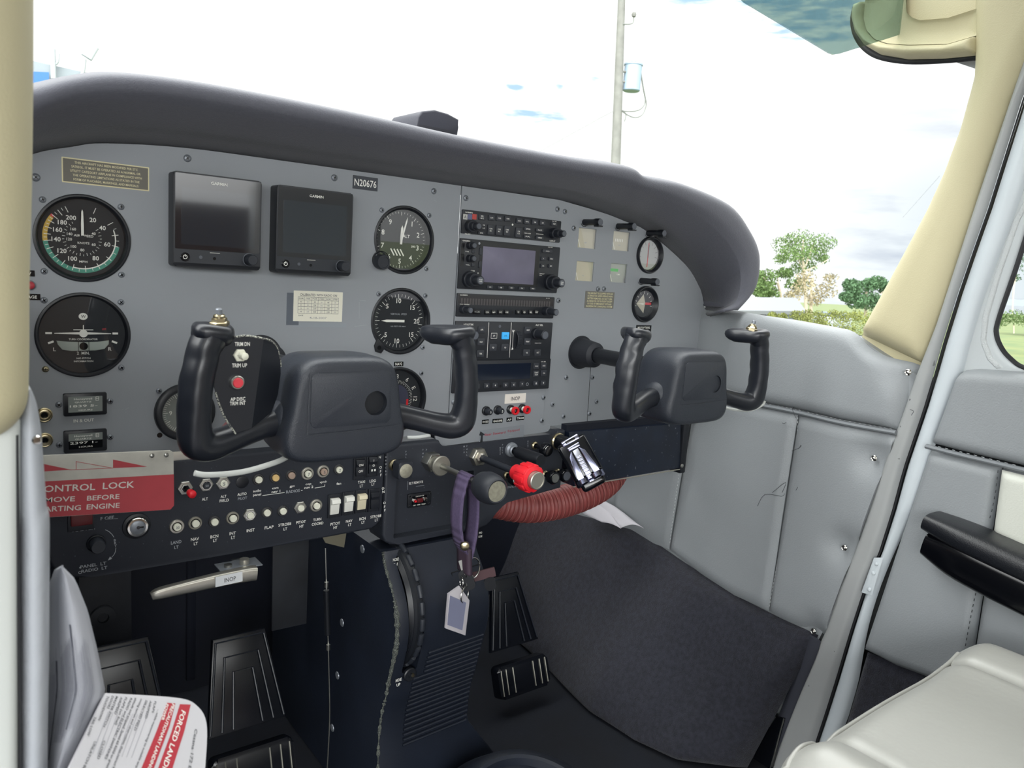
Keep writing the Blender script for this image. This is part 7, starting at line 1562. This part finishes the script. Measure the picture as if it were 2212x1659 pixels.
# hangar at the left
HW = M('hangar white metal', '7f888e', .5); HB = M('hangar blue wall', '2f629c', .5)
r = thing('hangar', 'pale roofed hangar with blue wall seen at the far left above the glareshield', 'building', oY(100, 260, 16000)); H = 16000
mb = MB(); q = [oY(*p, H) for p in ((-60, 118), (64, 130), (200, 160), (200, 420), (-60, 420))]; mb.add(q + [p + Vector((0, 9000, 0)) for p in q], [(0, 1, 2, 3, 4), (9, 8, 7, 6, 5)] + [(i, (i + 1) % 5, (i + 1) % 5 + 5, i + 5) for i in range(5)], HW); hb_ = mb.build('walls', r)
mb = MB(); a = oY(10, 152, H - 60); b = oY(106, 156, H - 60); c2_ = oY(106, 300, H - 60); mb.add([a, b, c2_, Vector((a.x, a.y, c2_.z))], [(0, 1, 2, 3)], HB); mb.build('blue_door', r, recalc=False)
VP = M('vent pipe grey', 'a2a8ac', .6)
for P, rad, nm in (([(116, 170), (114, 106)], 3.0, 'vent_pipe'), ([(117, 140), (124, 134), (126, 116)], 1.6, 'vent_pipe'), ([(176, 168), (181, 148), (183, 128)], 2.0, 'light_arm')):
    mb = MB(); mb.sweep([oY(*p, H - 100) for p in P], (sc(rad) * .76,) * 2, VP, 10, up=(0, -1, 0), smoothpath=3); mb.build(nm, r)
mb = MB(); a = oY(187, 124, H - 120); b = oY(202, 99, H - 120); d = (b - a).normalized(); mb.sweep([a, b], (95, 50), VP, 16, up=(0, -1, 0), power=4); lh = mb.build('flood_light', r)
# low building and car at the right
r = thing('low_building', 'low white roofed building beyond the right yoke', 'building', gnd(1650, 705)); BY = 30000
q = [oY(*p, BY) for p in ((1500, 652), (1560, 641), (1722, 644), (1722, 651))]
RF_ = M('pale metal roof', '606366', .5); WL_ = M('tan wall', 'b8ada0', .8); DKO = M('dark opening', '4d5358', .9)
a = oY(1480, 670, BY); b = oY(1742, 672, BY); c3 = oY(1720, 643, BY + 5000); d3 = oY(1520, 641, BY + 5000)
mb = MB(); mb.add([a, b, c3, d3] + [p - Vector((0, 0, 250)) for p in (a, b, c3, d3)], [(0, 1, 2, 3), (7, 6, 5, 4), (0, 1, 5, 4), (1, 2, 6, 5), (2, 3, 7, 6), (3, 0, 4, 7)], RF_); mb.build('roof', r)
bb = gnd(1650, 702).z; mb = MB(); mb.box((a.x + 300, BY + 200, gz(BY) - 200), (b.x - 300, BY + 4800, a.z - 200), WL_); w_ = mb.build('walls', r)
o1_ = oY(1655, 674, BY + 150); o2_ = oY(1738, 700, BY + 150); mb = MB(); mb.box((o1_.x, BY + 100, gz(BY)), (b.x - 350, BY + 220, o1_.z), DKO); mb.build('open_bay', w_)
r = thing('parked_car', 'small grey parked car beyond the scrub', 'car', gnd(1798, 694)); c = oY(1798, 684, 24000); mb = MB(); mb.box((c.x - 900, c.y - 800, c.z - 600), (c.x + 900, c.y + 800, c.z), M('car grey', '8e9498', .3), 120); mb.build('car_body', r); mb = MB(); mb.box((c.x - 600, c.y - 700, c.z), (c.x + 500, c.y + 700, c.z + 260), M('car glass', '59646c', .2), 100); mb.build('car_cabin', r)
# trees
def foliage(mb, c, rad, n, s, mat, flat=.7):
    for _ in range(n):
        v = Vector((random.gauss(0, 1), random.gauss(0, 1), random.gauss(0, 1))).normalized() * (random.random() ** .4)
        p = c + Vector((v.x * rad, v.y * rad, v.z * rad * flat)); a = Vector((random.uniform(-1, 1), random.uniform(-1, 1), random.uniform(-1, 1))).normalized() * s; b = a.cross(Vector((random.random(), random.random(), random.random()))).normalized() * s * .6
        k = len(mb.v); mb.v += [p - a - b, p + a - b, p + a + b, p - a + b]; mb.f.append([k, k + 1, k + 2, k + 3]); mb.m.append(mb.mi(mat))
G1 = M('leaf green', '53693a', .9, var=.2, vscale=.4); G2 = M('leaf dark green', '3f5a3c', .9, var=.2, vscale=.4); G3 = M('leaf dry brown', '857c62', .95, var=.15, vscale=.4); G4 = M('scrub yellow green', '686e38', .95, var=.2, vscale=.4); BRK = M('bark pale', 'a89c8a', .9)
def tree(name, label, cat, blobs, trunk, Y, mat, n=110, s=5.0, group=None, flat=.7):
    u = (oY(1751, 600, Y) - oY(1750, 600, Y)).length * .72
    cs = oY(trunk[0][0], trunk[0][1], Y); r = thing(name, label, cat, cs, group)
    mb = MB()
    for b in blobs: foliage(mb, oY(b[0], b[1], Y) + Vector((0, random.uniform(-1, 1) * b[2] * u, 0)), b[2] * u, int(NT * n * (b[3] if len(b) > 3 else 1)), s * u * .55, b[4] if len(b) > 4 else mat, flat)
    mb.build('foliage', r, recalc=False)
    mb = MB(); mb.sweep([oY(*p, Y) for p in trunk], [(u * (3.2 - 2 * i / len(trunk)),) * 2 for i in range(len(trunk))], BRK, 8, up=(0, -1, 0), smoothpath=3)
    mb.build('trunk', r)
    for b in blobs[::2]:
        if len(trunk) > 2: mb = MB(); q = trunk[len(trunk) // 2]; mb.sweep([oY(*q, Y), oY((q[0] + b[0]) / 2, (q[1] + b[1]) / 2 + 4, Y), oY(b[0], b[1], Y)], (u * .8, u * .8), BRK, 5, up=(0, -1, 0)); mb.build('branch', r)
NT = 2.2
tree('pine_tree', 'tall loose crowned tree, tallest beyond the windshield', 'tree', [(1735, 518, 26), (1712, 528, 24), (1758, 524, 24), (1690, 548, 20), (1720, 545, 22), (1775, 545, 20), (1790, 560, 12, .6), (1680, 560, 12, .5), (1745, 556, 20, .7), (1735, 580, 14, .5), (1760, 575, 14, .5)], [(1742, 700), (1740, 640), (1736, 585), (1733, 530)], 42000, G1, 190, 2.2)
tree('broad_tree', 'bright green tree left of the tall one', 'tree', [(1650, 600, 16), (1645, 618, 14), (1680, 600, 20), (1700, 615, 20), (1670, 625, 20), (1640, 632, 12), (1660, 635, 16), (1700, 590, 14)], [(1690, 700), (1688, 650), (1680, 610)], 46000, G1, 150, 2.8)
tree('dry_tree', 'half bare brownish tree under the tall crown', 'tree', [(1730, 620, 22, 1, G3), (1750, 600, 18, .8, G3), (1765, 625, 20, 1, G3), (1715, 640, 16, 1, G3), (1755, 645, 18, 1, G3), (1780, 600, 14, .6, G3)], [(1753, 700), (1752, 650), (1756, 600)], 39000, G3, 110, 2.6)
tree('dark_tree', 'dark green dense tree beside the cream pillar', 'tree', [(1830, 625, 16), (1850, 615, 16), (1870, 615, 18), (1895, 610, 18), (1915, 622, 18), (1835, 650, 20), (1865, 650, 24), (1895, 645, 24), (1815, 640, 12), (1930, 640, 24)], [(1870, 700), (1870, 660), (1872, 630)], 47000, G2, 260, 3.0)
for i, (blobs, Y, lab) in enumerate((([(1600, 668, 7), (1615, 672, 6)], 50000, 'tiny dark bush at the edge of the glareshield'), ([(1720, 682, 12), (1745, 680, 13), (1770, 683, 13), (1800, 680, 12), (1825, 684, 14), (1850, 682, 14), (1875, 690, 18), (1690, 685, 9), (1668, 682, 8)], 21000, 'yellow green scrub in front of the low building'), ([(1790, 700, 20), (1825, 706, 20), (1860, 712, 22), (1885, 730, 22), (1740, 694, 14), (1770, 698, 14)], 17000, 'pale yellow green scrub nearest to the window sill'))):
    mb = MB(); u = (oY(1751, 600, Y) - oY(1750, 600, Y)).length * .72
    for b in blobs: foliage(mb, oY(b[0], b[1], Y), b[2] * u, 260, 2.6 * u * .5, G4 if i else G2, .8)
    o = mb.build('scrub_bush', recalc=False); tag(o, lab, 'bush', kind='stuff')
# view through the door window
def oX(px, py, X): return atX(px, py, X)
def tree2(label, blobs, trunk, X, mat, n=150):
    u = (oX(2181, 600, X) - oX(2180, 600, X)).length; r = thing('roadside_tree', label, 'tree', oX(*trunk[0], X))
    mb = MB(); [foliage(mb, oX(b[0], b[1], X), b[2] * u, n, 1.8 * u, b[3] if len(b) > 3 else mat, .8) for b in blobs]; mb.build('foliage', r, recalc=False)
    mb = MB(); mb.sweep([oX(*p, X) for p in trunk], (u * 1.6, u * 1.6), BRK, 8, up=(1, 0, 0), smoothpath=2); mb.build('trunk', r)
tree2('green tree seen through the door window', [(2200, 560, 14), (2215, 540, 20), (2195, 600, 12), (2225, 580, 24), (2190, 585, 8)], [(2187, 680), (2190, 620), (2200, 570)], 40000, G2, 90)
tree2('rounded green bush seen through the door window', [(2165, 690, 22, G1), (2190, 685, 24, G1), (2215, 690, 24, G1), (2240, 690, 24, G1), (2150, 700, 16, G1)], [(2190, 720), (2190, 700)], 34000, G1, 260)
r = MB(); a = oX(2168, 645, 60000); b = oX(2300, 668, 60000); r.box((60000, b.y - 2000, b.z), (64000, a.y, a.z), HW); o = r.build('far_shed'); tag(o, 'pale shed far off in the door window', 'building')
